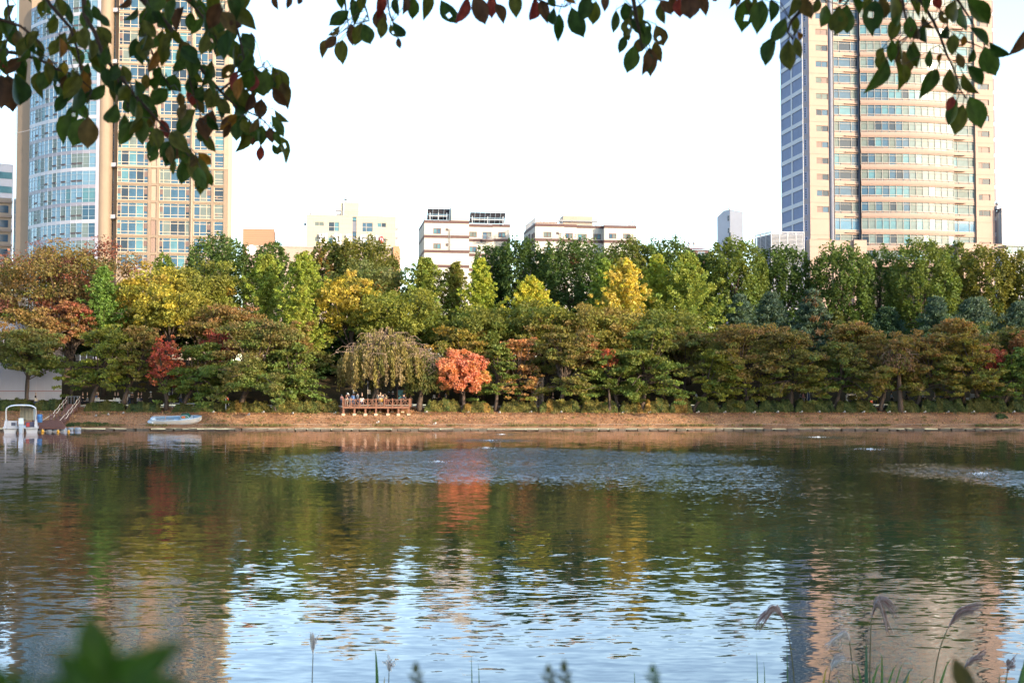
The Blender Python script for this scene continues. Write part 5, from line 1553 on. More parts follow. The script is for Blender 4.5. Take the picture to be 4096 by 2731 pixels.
# ------------------------------------------------------------------ hedges, grass, fallen leaves on the far bank
def hedge(label, u0, u1, y0, y1, h, seed, pal, n_per_m=520, lump=.22, name='hedge', top=None):
    rng = np.random.default_rng(seed)
    x0, x1 = P(u0, HOR, y0).x, P(u1, HOR, y0).x
    yc = (y0 + y1) / 2
    zb = far_z(y0) - .05
    root = thing(name, label, 'hedge', ((x0 + x1) / 2, yc, zb), 0, 'hedges along the far path')
    ln = x1 - x0; h *= 1.12
    n = int(ln * n_per_m * (h + .4))
    x = rng.uniform(-ln / 2, ln / 2, n)
    hh = h * (1 + lump * np.sin(x * 2.3 + seed) * .5 + lump * np.sin(x * 5.1 + seed * 2) * .4 + lump * .35 * np.sin(x * 11 + seed))
    e = np.minimum(1, (ln / 2 - np.abs(x)) / .5); hh *= np.sqrt(np.clip(e, .1, 1))
    face = rng.random(n)
    w = (y1 - y0) / 2
    t = rng.random(n)
    y = np.where(face < .62, -w * (1 - .25 * t ** 3) + rng.normal(size=n) * .05, np.where(face < .9, rng.uniform(-w, w, n), w))
    z = np.where(face < .62, hh * t, np.where(face < .9, hh * rng.uniform(.9, 1.04, n), hh * t))
    C = np.stack([x, y + .12 * np.sin(x * 3.7 + z * 4), z + rng.normal(size=n) * .04], 1)
    D = np.stack([rng.normal(size=n) * .3, np.where(face < .62, -1, 0) + rng.normal(size=n) * .4, np.where(face >= .62, 1, .3) + rng.normal(size=n) * .4], 1)
    nrm = unit(D)
    tan = unit(np.cross(nrm, rng.normal(size=(n, 3)))); bit = np.cross(nrm, tan)
    L = .10 * rng.uniform(.7, 1.4, (n, 1))
    cols = np.array([p[0] for p in pal]); ws = np.array([p[1] for p in pal], float); ws /= ws.sum()
    pid = (np.floor(x * 1.3).astype(int) + 1000)
    pc = rng.choice(len(cols), size=3000, p=ws)
    colr = 1.4 * (.6 * cols[pc[pid]] + .4 * cols[rng.choice(len(cols), size=n, p=ws)]) * rng.uniform(.65, 1.35, (n, 1))
    quads_object('foliage', C, tan * L, bit * L * .65, colr, root, M_LEAF)
    b = MB(); s = .86
    for k in range(max(1, int(ln / 1.2))):        # woody core
        xa = -ln / 2 + k * 1.2 + .1; xb = min(xa + 1.19, ln / 2 - .1)
        b.box(xa, xb, -w * .7, w * .7, 0, h * .72)
    b.build('core', mat('hedge_core', (0.02, 0.022, 0.010), 1.0), root)
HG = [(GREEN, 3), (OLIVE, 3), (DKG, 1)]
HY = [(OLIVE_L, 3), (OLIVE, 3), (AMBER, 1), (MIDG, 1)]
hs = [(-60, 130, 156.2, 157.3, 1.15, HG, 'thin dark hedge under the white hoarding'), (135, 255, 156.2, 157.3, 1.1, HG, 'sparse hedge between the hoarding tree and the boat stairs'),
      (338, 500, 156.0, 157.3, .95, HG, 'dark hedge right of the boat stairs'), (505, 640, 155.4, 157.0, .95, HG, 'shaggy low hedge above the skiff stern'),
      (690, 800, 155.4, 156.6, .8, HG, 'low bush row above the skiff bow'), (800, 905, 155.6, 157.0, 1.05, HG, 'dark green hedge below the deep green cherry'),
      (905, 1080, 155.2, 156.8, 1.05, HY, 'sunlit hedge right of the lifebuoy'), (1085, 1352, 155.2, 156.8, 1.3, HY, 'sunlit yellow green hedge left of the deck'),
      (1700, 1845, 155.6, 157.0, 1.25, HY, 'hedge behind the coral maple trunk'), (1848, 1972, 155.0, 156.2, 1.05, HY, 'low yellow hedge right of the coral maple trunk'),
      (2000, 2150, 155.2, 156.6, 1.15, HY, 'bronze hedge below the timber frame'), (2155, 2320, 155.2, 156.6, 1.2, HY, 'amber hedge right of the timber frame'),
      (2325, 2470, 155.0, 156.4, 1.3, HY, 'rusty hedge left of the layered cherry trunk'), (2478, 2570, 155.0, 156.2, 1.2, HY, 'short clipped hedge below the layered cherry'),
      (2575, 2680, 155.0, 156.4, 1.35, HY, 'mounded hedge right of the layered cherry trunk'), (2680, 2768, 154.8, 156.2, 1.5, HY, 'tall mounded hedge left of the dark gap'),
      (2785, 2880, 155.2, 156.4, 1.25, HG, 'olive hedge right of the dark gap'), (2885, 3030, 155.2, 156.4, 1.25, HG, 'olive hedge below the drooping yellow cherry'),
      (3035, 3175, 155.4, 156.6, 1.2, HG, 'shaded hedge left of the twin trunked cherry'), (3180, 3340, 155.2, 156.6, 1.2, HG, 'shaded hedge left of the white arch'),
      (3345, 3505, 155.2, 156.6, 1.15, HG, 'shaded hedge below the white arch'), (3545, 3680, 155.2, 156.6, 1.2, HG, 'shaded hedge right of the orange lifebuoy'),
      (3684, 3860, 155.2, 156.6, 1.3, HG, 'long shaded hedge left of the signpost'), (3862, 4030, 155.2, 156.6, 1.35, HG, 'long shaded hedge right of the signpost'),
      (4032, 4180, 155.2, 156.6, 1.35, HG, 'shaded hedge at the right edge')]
for i, (a, b_, y0, y1, h, pal, lab) in enumerate(hs):
    hedge(lab, a, b_, y0, y1, h, 200 + i, pal)
hedge('dark ivy strip along the water right of the dock', 268, 440, 150.6, 151.6, .35, 240, [(DKG, 3), (GREEN, 2)], 420, name='ivy_strip')
hedge('round leafy weed mound low on the right bank', 3985, 4030, 152.6, 153.4, .5, 241, [(DKG, 3), (GREEN, 2)], 420, name='weed_mound')

def fallen_leaves():
    rng = np.random.default_rng(9)
    n = 15000
    x = rng.uniform(-66, 66, n); y = 150.5 + 6.5 * rng.random(n) ** .8
    z = np.array([far_z(t) for t in y]) + .035 + rng.random(n) * .03
    C = np.stack([x, y, z], 1)
    nrm = unit(np.array([0, -.35, 1.0]) + rng.normal(size=(n, 3)) * .35)
    tan = unit(np.cross(nrm, rng.normal(size=(n, 3)))); bit = np.cross(nrm, tan)
    cols = np.array([(.34, .17, .07), (.20, .10, .05), (.52, .33, .15), (.10, .055, .03), (.42, .17, .07)])
    colr = cols[rng.integers(0, 5, n)] * rng.uniform(.6, 1.4, (n, 1))
    L = rng.uniform(.05, .11, (n, 1))
    o = quads_object('fallen_leaves', C, tan * L, bit * L * .7, colr, None, M_LEAF)
    tag(o, 'brown and orange fallen leaves strewn over the far bank', 'leaves', kind='stuff')
fallen_leaves()
def grass_blades(name, label, spots, seed, pal, hmax, parent=None):
    rng = np.random.default_rng(seed)
    C, T, B, K = [], [], [], []
    for (x, y, z, r, n) in spots:
        px = x + rng.normal(size=n) * r; py = y + rng.normal(size=n) * min(r, .25)
        h = hmax * rng.uniform(.4, 1.0, n)
        lean = rng.normal(size=(n, 2)) * .35
        T_ = np.stack([lean[:, 0] * h / 2, lean[:, 1] * h / 2, h / 2], 1)
        C.append(np.stack([px, py, np.full(n, z) + h / 2], 1)); T.append(T_)
        B.append(np.stack([np.full(n, .018), rng.normal(size=n) * .01, np.zeros(n)], 1) * rng.uniform(.7, 1.6, (n, 1)))
        K.append(np.array(pal)[rng.integers(0, len(pal), n)] * rng.uniform(.6, 1.3, (n, 1)))
    o = quads_object(name, np.concatenate(C), np.concatenate(T), np.concatenate(B), np.concatenate(K), parent, M_LEAF)
    return tag(o, label, 'grass', kind='stuff')
rg = random.Random(4)
sp = []
for i in range(900):
    x = rg.uniform(-62, 64)
    dens = math.sin(x * .35) + math.sin(x * .9 + 1) + rg.uniform(-.8, .8)
    if dens < .1: continue
    sp.append((x, 150.45 + rg.random() * .6, .38, rg.uniform(.15, .5), rg.randint(12, 40)))
for i in range(160):
    yy = rg.uniform(151.3, 155); sp.append((rg.uniform(-62, 64), yy, far_z(yy), rg.uniform(.1, .45), rg.randint(6, 22)))
grass_blades('waterside_grass', 'dry yellow green grass fringe along the far waterline', sp, 3, [(.16, .15, .04), (.24, .18, .07), (.10, .12, .03), (.28, .2, .1)], .42)

def bank_rope():
    rng = random.Random(8)
    b = MB(); pts = []
    for i in range(90):
        x = -44 + i * 1.25; pts.append((x, 150.95 + rng.uniform(-.05, .05), .62 + .04 * math.sin(i * 1.3) + rng.uniform(-.015, .015)))
    b.tube(pts, .022, 4); o = b.build('mooring_rope', mat('rope_pale', (0.38, 0.30, 0.22), .9))
    tag(o, 'pale rope running low along the whole far bank', 'rope')
bank_rope()
# small floodlights dotted along the bank
fl_u = [(360, 1661), (386, 1671), (435, 1672), (495, 1675), (855, 1679), (997, 1672), (1055, 1677), (1173, 1674), (1343, 1675), (1513, 1666), (1707, 1678), (1742, 1664), (1875, 1678), (2000, 1676),
        (2125, 1680), (2247, 1679), (2373, 1678), (2495, 1678), (2600, 1680), (2695, 1680), (2793, 1682), (2900, 1677), (3018, 1677), (3113, 1679), (3207, 1678), (3278, 1678), (3380, 1678),
        (3455, 1679), (3557, 1680), (3620, 1680), (3700, 1680), (3795, 1679), (3895, 1680), (4058, 1679)]
M_LAMP = mat('lamp_white', (0.42, 0.40, 0.37), .4)
for i, (u, v) in enumerate(fl_u):
    y = 152.6
    for _ in range(4):
        q = P(u, v + 4, y); z = far_z(y)
        y += (q.z - z) * -1.2
        y = min(max(y, 151.2), 155)
    q = P(u, v, y)
    T = thing('bank_floodlight', f'small white floodlight on the leafy bank, {ordinal(i + 1)} from the left', 'floodlight', (q.x, y, far_z(y)), rg.uniform(-.6, .6), 'floodlights along the bank'); T.scale = (.8, .8, .8)
    b = MB(); b.box(-.10, .10, -.06, .06, -.05, .06); b.build('base', M_GREYB, T)
    b = MB(); b.tube([(0.02, .08, .12), (.02, -.02, .15), (0.02, -.16, .19)], [.06, .11, .14], 10); b.build('lamp_head', M_LAMP, T, True)
    b = MB(); b.box(-.30, -.16, -.06, .06, 0, .12); b.build('junction_box', M_LAMP, T)

# ------------------------------------------------------------------ wooden deck
M_WOOD = mat('deck_wood', (0.19, 0.085, 0.05), .7, var=.2, scale=3)
M_WOOD_D = mat('dock_wood', (0.13, 0.065, 0.055), .75, var=.2, scale=3)
M_CONC = mat('footing_concrete', (0.50, 0.38, 0.26), .9, var=.15, scale=2)
DY0, DY1 = 153.4, 157.2
dxl, dxr, dz = P(1372, HOR, DY0).x, P(1637, HOR, DY0).x, P(1500, 1625, DY0).z
def deck():
    T = thing('viewing_deck', 'brown timber viewing deck with braced railing on concrete feet', 'deck', ((dxl + dxr) / 2, DY0, 1.8))
    o = T.location
    w = dxr - dxl
    b = MB(o); b.box(dxl - .05, dxr + .05, DY0 - .08, DY0, dz - .24, dz + .02); b.build('fascia', M_WOOD, T)
    n = 26
    for i in range(n):
        y0 = DY0 + (DY1 - DY0) * i / n + .004
        b = MB(o); b.box(dxl, dxr, y0, y0 + (DY1 - DY0) / n - .012, dz - .04, dz); b.build('plank', M_WOOD, T)
    for y in (DY0 + .35, DY1 - .5):
        b = MB(o); b.box(dxl, dxr, y, y + .12, dz - .22, dz - .045); b.build('joist', M_WOOD, T)
    xs = [dxl + w * i / 8 for i in range(9)]
    rh = .86
    for x in xs:
        b = MB(o); b.box(x - .065, x + .065, DY0 - .06, DY0 + .07, dz - .24 + .26, dz + rh + .10); b.build('post', M_WOOD, T)
    for a, c in zip(xs, xs[1:]):
        for (z, h) in ((dz + rh - .09, .08), (dz + .16, .07)):
            b = MB(o); b.box(a + .066, c - .066, DY0 - .035, DY0 + .035, z, z + h); b.build('rail', M_WOOD, T)
        m = (a + c) / 2
        b = MB(o); b.box(m - .03, m + .03, DY0 - .03, DY0 + .03, dz + .231, dz + rh - .091); b.build('baluster', M_WOOD, T)
        for e in (a + .09, c - .09):
            b = MB(o); b.bar((e, DY0, dz + .24), (m + (.04 if e > m else -.04), DY0, dz + rh - .11), .05, .05); b.build('brace', M_WOOD, T)
    for x in (dxl, dxr):                       # side railings
        b = MB(o); b.box(x - .035, x + .035, DY0 + .08, DY1, dz + rh - .09, dz + rh); b.build('side_rail', M_WOOD, T)
        for k in range(1, 5):
            y = DY0 + k * .9; b = MB(o); b.box(x - .05, x + .05, y - .05, y + .05, dz, dz + rh + .08); b.build('post', M_WOOD, T)
    for i, u in enumerate((1374, 1418, 1462, 1504, 1552, 1594, 1635)):
        x = P(u, HOR, DY0).x
        zg = far_z(DY0 + .1)
        b = MB(o); b.box(x - .1, x + .1, DY0 + .02, DY0 + .2, zg + .15, dz - .245); b.build('leg', M_WOOD, T)
        b = MB(o); b.box(x - .19, x + .19, DY0 - .12, DY0 + .26, zg - .25, zg + .17); b.build('footing', M_CONC, T)
        if 0 < i < 6:
            x2 = x + .35; y2 = DY0 + 1.6; zg = far_z(y2)
            b = MB(o); b.box(x2 - .1, x2 + .1, y2, y2 + .2, zg, dz - .245); b.build('leg', M_WOOD, T)
            b = MB(o); b.box(x2 - .19, x2 + .19, y2 - .1, y2 + .3, zg - .25, zg + .16); b.build('footing', M_CONC, T)
deck()

# ------------------------------------------------------------------ people
_pose = {}
def skin_mesh(name, pts, edges, rad_, root, level=1):
    me = bpy.data.meshes.new(name)
    me.from_pydata(pts, edges, [])
    ob = bpy.data.objects.new(name, me)
    COL.objects.link(ob)
    md = ob.modifiers.new('skin', 'SKIN')
    for i, r in enumerate(rad_):
        me.skin_vertices[0].data[i].radius = (r, r * .82) if not isinstance(r, tuple) else r
        me.skin_vertices[0].data[i].use_root = (i == root)
    md.use_smooth_shade = True
    sd = ob.modifiers.new('sub', 'SUBSURF'); sd.levels = level
    dg = bpy.context.evaluated_depsgraph_get()
    out = bpy.data.meshes.new_from_object(ob.evaluated_get(dg))
    bpy.data.objects.remove(ob); out.name = name
    return out
def pose_meshes(pose):
    if pose in _pose: return _pose[pose]
    J = {'pel': (0, 0, .93), 'spi': (0, .01, 1.14), 'che': (0, .01, 1.34), 'nec': (0, 0, 1.47), 'hea': (0, -.02, 1.57), 'top': (0, -.01, 1.68)}
    for s, k in ((-1, 'l'), (1, 'r')):
        J['sh' + k] = (s * .17, .01, 1.40); J['el' + k] = (s * .23, .03, 1.13); J['wr' + k] = (s * .22, -.06, .92); J['ha' + k] = (s * .22, -.10, .83)
        J['hi' + k] = (s * .09, 0, .88); J['kn' + k] = (s * .11, -.02, .48); J['an' + k] = (s * .12, .02, .09); J['to' + k] = (s * .13, -.15, .04)
    if pose == 'walk':
        J['knl'] = (-.1, -.16, .5); J['anl'] = (-.1, -.24, .1); J['tol'] = (-.1, -.4, .06); J['knr'] = (.1, .06, .5); J['anr'] = (.1, .25, .14); J['tor'] = (.1, .12, .05)
        J['wrl'] = (-.2, .12, .95); J['hal'] = (-.2, .14, .86); J['wrr'] = (.2, -.22, .98); J['har'] = (.2, -.29, .92)
    if pose in ('lean', 'photo'):
        dy = -.30 if pose == 'lean' else -.02
        for k in ('spi', 'che', 'nec', 'hea', 'top', 'shl', 'shr'):
            x, y, z = J[k]; f = (z - .93) / .5
            J[k] = (x, y + dy * f, z - abs(dy) * .25 * f)
        for s, k in ((-1, 'l'), (1, 'r')):
            sh = J['sh' + k]
            J['el' + k] = (s * .24, sh[1] - .12, sh[2] - .24); J['wr' + k] = (s * .12, sh[1] - .34, sh[2] - (.26 if pose == 'lean' else .05)); J['ha' + k] = (s * .07, sh[1] - .41, sh[2] - (.27 if pose == 'lean' else .0))
    if pose == 'sit':
        for k in list(J):
            x, y, z = J[k]
            if k[:2] not in ('kn', 'an', 'to'): J[k] = (x, y, z - .45)
        for s, k in ((-1, 'l'), (1, 'r')):
            J['kn' + k] = (s * .13, -.42, .48); J['an' + k] = (s * .13, -.40, .09); J['to' + k] = (s * .13, -.56, .05)
            J['wr' + k] = (s * .13, -.28, .56); J['ha' + k] = (s * .09, -.35, .57); J['el' + k] = (s * .25, -.06, .68)
    R = {'pel': .15, 'spi': .135, 'che': .155, 'nec': .055, 'hea': .088, 'top': .070, 'sh': .065, 'el': .045, 'wr': .034, 'ha': .038, 'hi': .10, 'kn': .062, 'an': .046, 'to': .040}
    rr = lambda k: R.get(k, R.get(k[:2]))
    def make(name, keys, edges, infl, root):
        idx = {k: i for i, k in enumerate(keys)}
        return skin_mesh(name, [J[k] for k in keys], [(idx[a], idx[b]) for a, b in edges], [rr(k) * infl for k in keys], idx[root])
    arms = [(a + k, b + k) for k in 'lr' for a, b in (('sh', 'el'), ('el', 'wr'))]
    hands = [('wr' + k, 'ha' + k) for k in 'lr']
    legs = [(a + k, b + k) for k in 'lr' for a, b in (('hi', 'kn'), ('kn', 'an'))]
    feet = [('an' + k, 'to' + k) for k in 'lr']
    tor = [('pel', 'spi'), ('spi', 'che'), ('che', 'nec'), ('nec', 'hea'), ('hea', 'top'), ('che', 'shl'), ('che', 'shr'), ('pel', 'hil'), ('pel', 'hir')]
    body = make('body', list(J), tor + arms + hands + legs + feet, 1.0, 'pel')
    top = make('jacket', ['pel', 'spi', 'che', 'shl', 'shr', 'ell', 'elr', 'wrl', 'wrr'], [('pel', 'spi'), ('spi', 'che'), ('che', 'shl'), ('che', 'shr')] + arms, 1.22, 'spi')
    bot = make('trousers', ['pel', 'hil', 'hir', 'knl', 'knr', 'anl', 'anr'], [('pel', 'hil'), ('pel', 'hir')] + legs, 1.2, 'pel')
    h = Vector(J['hea']); h.z += .035
    hb = MB(); hb.lathe([(.10, -.06), (.112, 0), (.105, .06), (.075, .105), (.02, .125)], h + Vector((0, .025, 0)), 10); hair = hb.mesh('hair', None, True)
    lb = MB(); lb.lathe([(.085, -.28), (.115, -.15), (.115, 0), (.105, .06), (.075, .105), (.02, .125)], h + Vector((0, .04, 0)), 10); longhair = lb.mesh('hair', None, True)
    cb = MB(); cb.lathe([(.19, .015), (.118, .05), (.112, .09), (.08, .14), (.01, .15)], h, 12); hat = cb.mesh('hat', None, True)
    _pose[pose] = (body, top, bot, hair, longhair, hat)
    return _pose[pose]
SKIN = mat('skin', (0.50, 0.31, 0.22), .6)
CL = dict(brown=(.16, .06, .045), navy=(.02, .025, .05), greyblue=(.25, .28, .33), white=(.65, .63, .6), black=(.015, .015, .018), yellow=(.6, .38, .03), pink=(.5, .25, .24), khaki=(.25, .19, .12),
          blue=(.08, .16, .36), cream=(.6, .52, .42), grey=(.22, .22, .23), green=(.16, .32, .06), red=(.4, .05, .04), jeans=(.06, .08, .14), darkhair=(.012, .009, .008), greyhair=(.3, .29, .28))
def cm(k): return mat('cloth_' + k, CL[k], .85)
def person(label, u, y, z, pose, top, bot, rz, hat=None, hair='darkhair', long=False, sc=1.0, x=None):
    q = P(u, HOR, y)
    T = thing('person', label, 'person', (q.x if x is None else x, y, z), rz, 'people on the far shore')
    T.scale = (sc, sc, sc)
    body, tp, bt, hr, lh, ht = pose_meshes(pose)
    link('body', body, T, None, 0, SKIN); link('jacket', tp, T, None, 0, cm(top)); link('trousers', bt, T, None, 0, cm(bot))
    link('hair', lh if long else hr, T, None, 0, cm(hair))
    if hat: link('hat', ht, T, None, 0, cm(hat))
    return T
pz = 2.76
D_ = dz
person('person in brown jacket and pale cap leaning on the deck rail', 1386, 154.1, D_, 'lean', 'brown', 'cream', .5, 'cream')
person('person in navy top, white cap and cream trousers bending on the deck', 1402, 153.95, D_, 'lean', 'navy', 'white', -.7, 'white', sc=.95)
person('person in a dark blue jacket behind the white capped one on the deck', 1413, 155.2, D_, 'stand', 'blue', 'jeans', .6, sc=.93)
person('person in grey blue jacket standing on the deck, seen from the side', 1431, 155.6, D_, 'stand', 'greyblue', 'jeans', 1.2)
person('child in pink at the left end of the deck', 1367, 157.9, pz, 'stand', 'pink', 'jeans', .2, hair='greyhair', sc=.8)
person('person in white top with dark hair sitting on the deck', 1448, 155.0, D_, 'sit', 'white', 'jeans', .1, long=True)
person('person in a red top facing the trunk on the deck', 1511, 155.8, D_, 'stand', 'cream', 'black', -1.0, sc=.94)
person('person in dark top with tied hair beside the trunk on the deck', 1519, 156.3, D_, 'stand', 'navy', 'black', .2, sc=.93)
person('person in a bright yellow coat sitting against the deck rail', 1522, 154.05, D_, 'sit', 'yellow', 'grey', 3.0)
person('person in white raising a camera on the deck', 1531, 155.0, D_, 'photo', 'white', 'black', .8, sc=.92)
person('person in khaki coat with long dark hair on the deck', 1544, 154.8, D_, 'lean', 'khaki', 'brown', -.2, long=True, sc=.95)
person('person in black coat behind the deck by the dark board', 1555, 159.6, pz, 'walk', 'black', 'black', 1.3, 'grey')
person('person in black coat and pale bucket hat behind the deck', 1571, 159.2, pz, 'stand', 'black', 'black', .3, 'cream')
person('person stooping over a white bag at the right of the deck', 1608, 154.6, D_, 'lean', 'navy', 'black', 1.0, sc=.95)
person('person in black coat at the right corner of the deck', 1620, 156.0, D_, 'stand', 'black', 'black', .4)
person('person with brown hair crouched right of the deck', 1644, 158.8, pz, 'sit', 'khaki', 'black', .2, hair='brown')
person('woman in cream top sitting before the white hoarding', 143, 158.4, pz, 'sit', 'cream', 'jeans', 1.3, long=True)
person('person in black sitting left of the tree by the stairs', 331, 159.0, pz, 'sit', 'black', 'black', 1.2)
person('person in dark clothes sitting beside the one in black', 350, 159.3, pz, 'sit', 'grey', 'black', -1.2)
person('person in blue jacket and pale hat by the stairs tree', 381, 159.5, pz, 'lean', 'blue', 'white', .9, 'cream')
person('person in white stooping right of the stairs tree', 394, 159.2, pz, 'sit', 'white', 'jeans', -.8)
person('person in pale top seated at the white bench', 460, 159.4, pz, 'sit', 'cream', 'grey', 1.0, long=True)
person('person in white top seated at the right end of the white bench', 472, 159.2, pz, 'sit', 'white', 'jeans', .2, long=True)
person('person in white hoodie standing on the shaded path', 518, 160.2, pz, 'walk', 'white', 'jeans', 1.4, 'white')
person('person in black with white cap on the shaded path', 528, 159.6, pz, 'lean', 'black', 'black', .3, 'white')
person('child in white sun hat on the shaded path', 506, 159.2, pz, 'stand', 'white', 'grey', .3, 'white', sc=.75)
person('person in grey seated under the brown green cherry', 553, 159.2, pz, 'sit', 'grey', 'black', 1.2)
person('person in navy seated under the brown green cherry', 566, 159.5, pz, 'sit', 'navy', 'black', -1.0)
person('person in olive coat and white sun hat near the red tree', 604, 159.6, pz, 'walk', 'khaki', 'black', -1.3, 'white')
person('person in pale blue shirt walking behind the white fence', 724, 159.4, pz, 'walk', 'greyblue', 'jeans', -1.4)
person('person with blue backpack behind the white fence', 750, 159.8, pz, 'walk', 'blue', 'black', 1.4)
person('person in white top behind the hedge right of the deck', 1737, 159.3, pz, 'walk', 'white', 'black', 1.2, long=True, sc=.95)
person('tall person in dark top behind the hedge left of the coral maple', 1757, 159.8, pz, 'walk', 'brown', 'black', 1.3)
person('person in grey jacket behind the hedge left of the coral maple', 1783, 159.4, pz, 'walk', 'grey', 'jeans', -1.3)
person('person in black behind the coral maple trunk', 1900, 160.0, pz, 'walk', 'black', 'black', 1.2)
person('person in dark coat right of the coral maple trunk', 1912, 159.6, pz, 'walk', 'navy', 'black', 1.2)
person('person in black sitting behind the hedge by the timber frame', 2212, 159.0, pz, 'sit', 'black', 'black', 0)
person('person in white top behind the tall mounded hedge', 2720, 159.2, pz, 'sit', 'cream', 'black', .3, 'grey')
person('person in white blouse right of the dark gap', 2785, 159.5, pz, 'walk', 'white', 'jeans', 1.2)
person('person in pale grey top under the brown topped cherry', 2976, 159.8, pz, 'walk', 'greyblue', 'black', 1.4)
person('person in red top under the brown topped cherry', 3012, 159.2, pz, 'sit', 'red', 'black', .5, long=True)
person('person in white top under the olive twin trunked cherry', 3036, 159.2, pz, 'sit', 'white', 'black', -.5, long=True)
person('person in dusty pink jacket and sun hat near the blue banner', 3213, 159.3, pz, 'walk', 'pink', 'grey', 1.2, 'pink')
person('person in grey walking ahead of the dusty pink jacket', 3202, 159.9, pz, 'walk', 'grey', 'black', 1.2)
person('person in bright green top behind the hedge', 3279, 159.0, pz, 'sit', 'green', 'black', 0)
person('person in grey top left of the orange lifebuoy', 3512, 159.6, pz, 'walk', 'greyblue', 'black', -1.2)
person('person in pale grey walking right of the orange lifebuoy', 3566, 159.8, pz, 'walk', 'greyblue', 'black', 1.3)
person('person in cream trousers walking behind the shaded hedge', 3608, 160.0, pz, 'walk', 'khaki', 'cream', 1.3)
person('person in black walking behind the shaded hedge', 3626, 160.2, pz, 'walk', 'black', 'black', 1.3)
person('person in blue grey jacket in the group right of the bronze cherry', 3682, 159.5, pz, 'lean', 'greyblue', 'black', .8)
person('person in navy in the group right of the bronze cherry', 3690, 160.1, pz, 'walk', 'navy', 'black', 1.3)
person('person in white shawl behind the long shaded hedge', 3739, 159.0, pz, 'sit', 'white', 'white', 0, hair='greyhair')
person('person in blue jacket behind the long shaded hedge', 3766, 159.6, pz, 'walk', 'blue', 'black', 1.2)
person('person in brown coat behind the long shaded hedge', 3783, 159.2, pz, 'walk', 'khaki', 'black', -1.2)
person('person in olive coat left of the signpost', 3793, 159.3, pz, 'lean', 'khaki', 'black', -.8)
person('person in white coat right of the signpost', 3903, 159.3, pz, 'lean', 'white', 'black', 1.0)

# ------------------------------------------------------------------ small things on and by the path
M_WPAINT = mat('white_paint', (0.7, 0.7, 0.68), .5)
M_POST = mat('steel_post', (0.35, 0.33, 0.30), .5)
def board_stand():
    x = P(1603, HOR, 158.3).x
    T = thing('notice_board', 'dark notice board with teal poster standing behind the deck', 'notice board', (x, 158.3, pz))
    for sx in (-.42, .42):
        b = MB(); b.box(sx - .035, sx + .035, -.03, .03, 0, 2.15); b.build('post', M_WOOD, T)
    b = MB(); b.box(-.38, .38, -.03, .03, .62, 1.95); o = b.build('panel', mat('board_dark', (.02, .028, .03), .4), T)
    b = MB(); b.box(-.33, .33, -.036, -.032, 1.28, 1.9); b.build('poster', mat('poster_teal', (.05, .16, .15), .5, var=.5, scale=5), o)
    b = MB(); c = [(.26 * math.cos(math.pi * i / 10), -.037, .88 + .26 * math.sin(math.pi * i / 10)) for i in range(11)]; b.add(c, [tuple(range(11))]); b.build('arc_mark', mat('mark_cyan', (.12, .4, .42), .5), o)
    b = MB(); b.box(-.28, .1, -.037, -.033, .68, .80); b.build('caption_strip', MATS['mark_cyan'], o)
board_stand()
def post_sign():
    x = P(1471, HOR, 157.6).x
    T = thing('post_sign', 'small cream sign on a thin dark post behind the deck', 'sign', (x, 157.6, pz))
    b = MB(); b.tube([(0, 0, 0), (0, 0, 3.1)], .03, 6); b.build('post', M_GREYB, T)
    b = MB(); b.box(-.02, .36, -.05, -.03, 1.45, 1.95); b.build('board', mat('sign_cream', (.62, .48, .34), .6), T)
    x = P(1415, HOR, 157.8).x
    T = thing('lamp_post', 'slim steel post with white boxes behind the deck', 'post', (x, 157.8, pz))
    b = MB(); b.tube([(0, 0, 0), (0, 0, 3.4)], .04, 6); b.build('post', M_WOOD, T)
    for z in (1.5, 1.75):
        b = MB(); b.box(-.09, .09, -.09, .03, z, z + .16); b.build('box', M_WPAINT, T)
post_sign()
def lifebuoy(label, u, v, y, rz=0.0):
    q = P(u, v, y); zg = far_z(y)
    T = thing('lifebuoy', label, 'lifebuoy', (q.x, y, zg), rz)
    b = MB(); b.bar((0, .08, 0), (0, .08, q.z - zg + .5), .07); b.build('post', M_WPAINT, T)
    b = MB(); n = 24
    ring = [(math.cos(2 * math.pi * i / n) * .30, 0, q.z - zg + math.sin(2 * math.pi * i / n) * .30) for i in range(n)]
    b.tube(ring + ring[:1], .085, 8, cap=False); o = b.build('ring', mat('buoy_orange', (.62, .10, .03), .5), T, True)
    for k in range(4):
        t = math.pi / 4 + k * math.pi / 2; c = Vector((math.cos(t) * .30, 0, q.z - zg + math.sin(t) * .30)); d = Vector((-math.sin(t), 0, math.cos(t))) * .05
        b = MB(); b.tube([c - d, c + d], .091, 8, cap=False); b.build('band', M_WPAINT, o)
lifebuoy('orange lifebuoy on a post below the left cherries', 903, 1599, 155.6)
lifebuoy('orange lifebuoy on a post beyond the white arch', 3485, 1608, 155.8, 1.1)
def path_fence(label, u0, u1, y, z0):
    a, c = P(u0, HOR, y).x, P(u1, HOR, y).x
    T = thing('white_fence', label, 'fence', ((a + c) / 2, y, z0), 0, 'low white fences by the path')
    w = (c - a) / 2
    n = max(1, round(2 * w / .95))
    for i in range(n + 1):
        x = -w + 2 * w * i / n; b = MB(); b.box(x - .035, x + .035, -.035, .035, 0, .72); b.build('post', M_WPAINT, T)
    for z in (.38, .64):
        b = MB(); b.box(-w, w, -.06, -.037, z, z + .06); b.build('rail', M_WPAINT, T)
path_fence('low white rail fence behind the skiff', 656, 790, 157.3, 2.35)
path_fence('short low white fence right of the deck', 1642, 1690, 157.0, 2.3)
path_fence('short low white fence right of the orange lifebuoy beyond the arch', 3496, 3535, 157.0, 2.25)
path_fence('dim white fence right of the boat stairs', 412, 480, 157.6, 2.45)
path_fence('white fence stub right of the left lifebuoy', 915, 985, 157.4, 2.4)
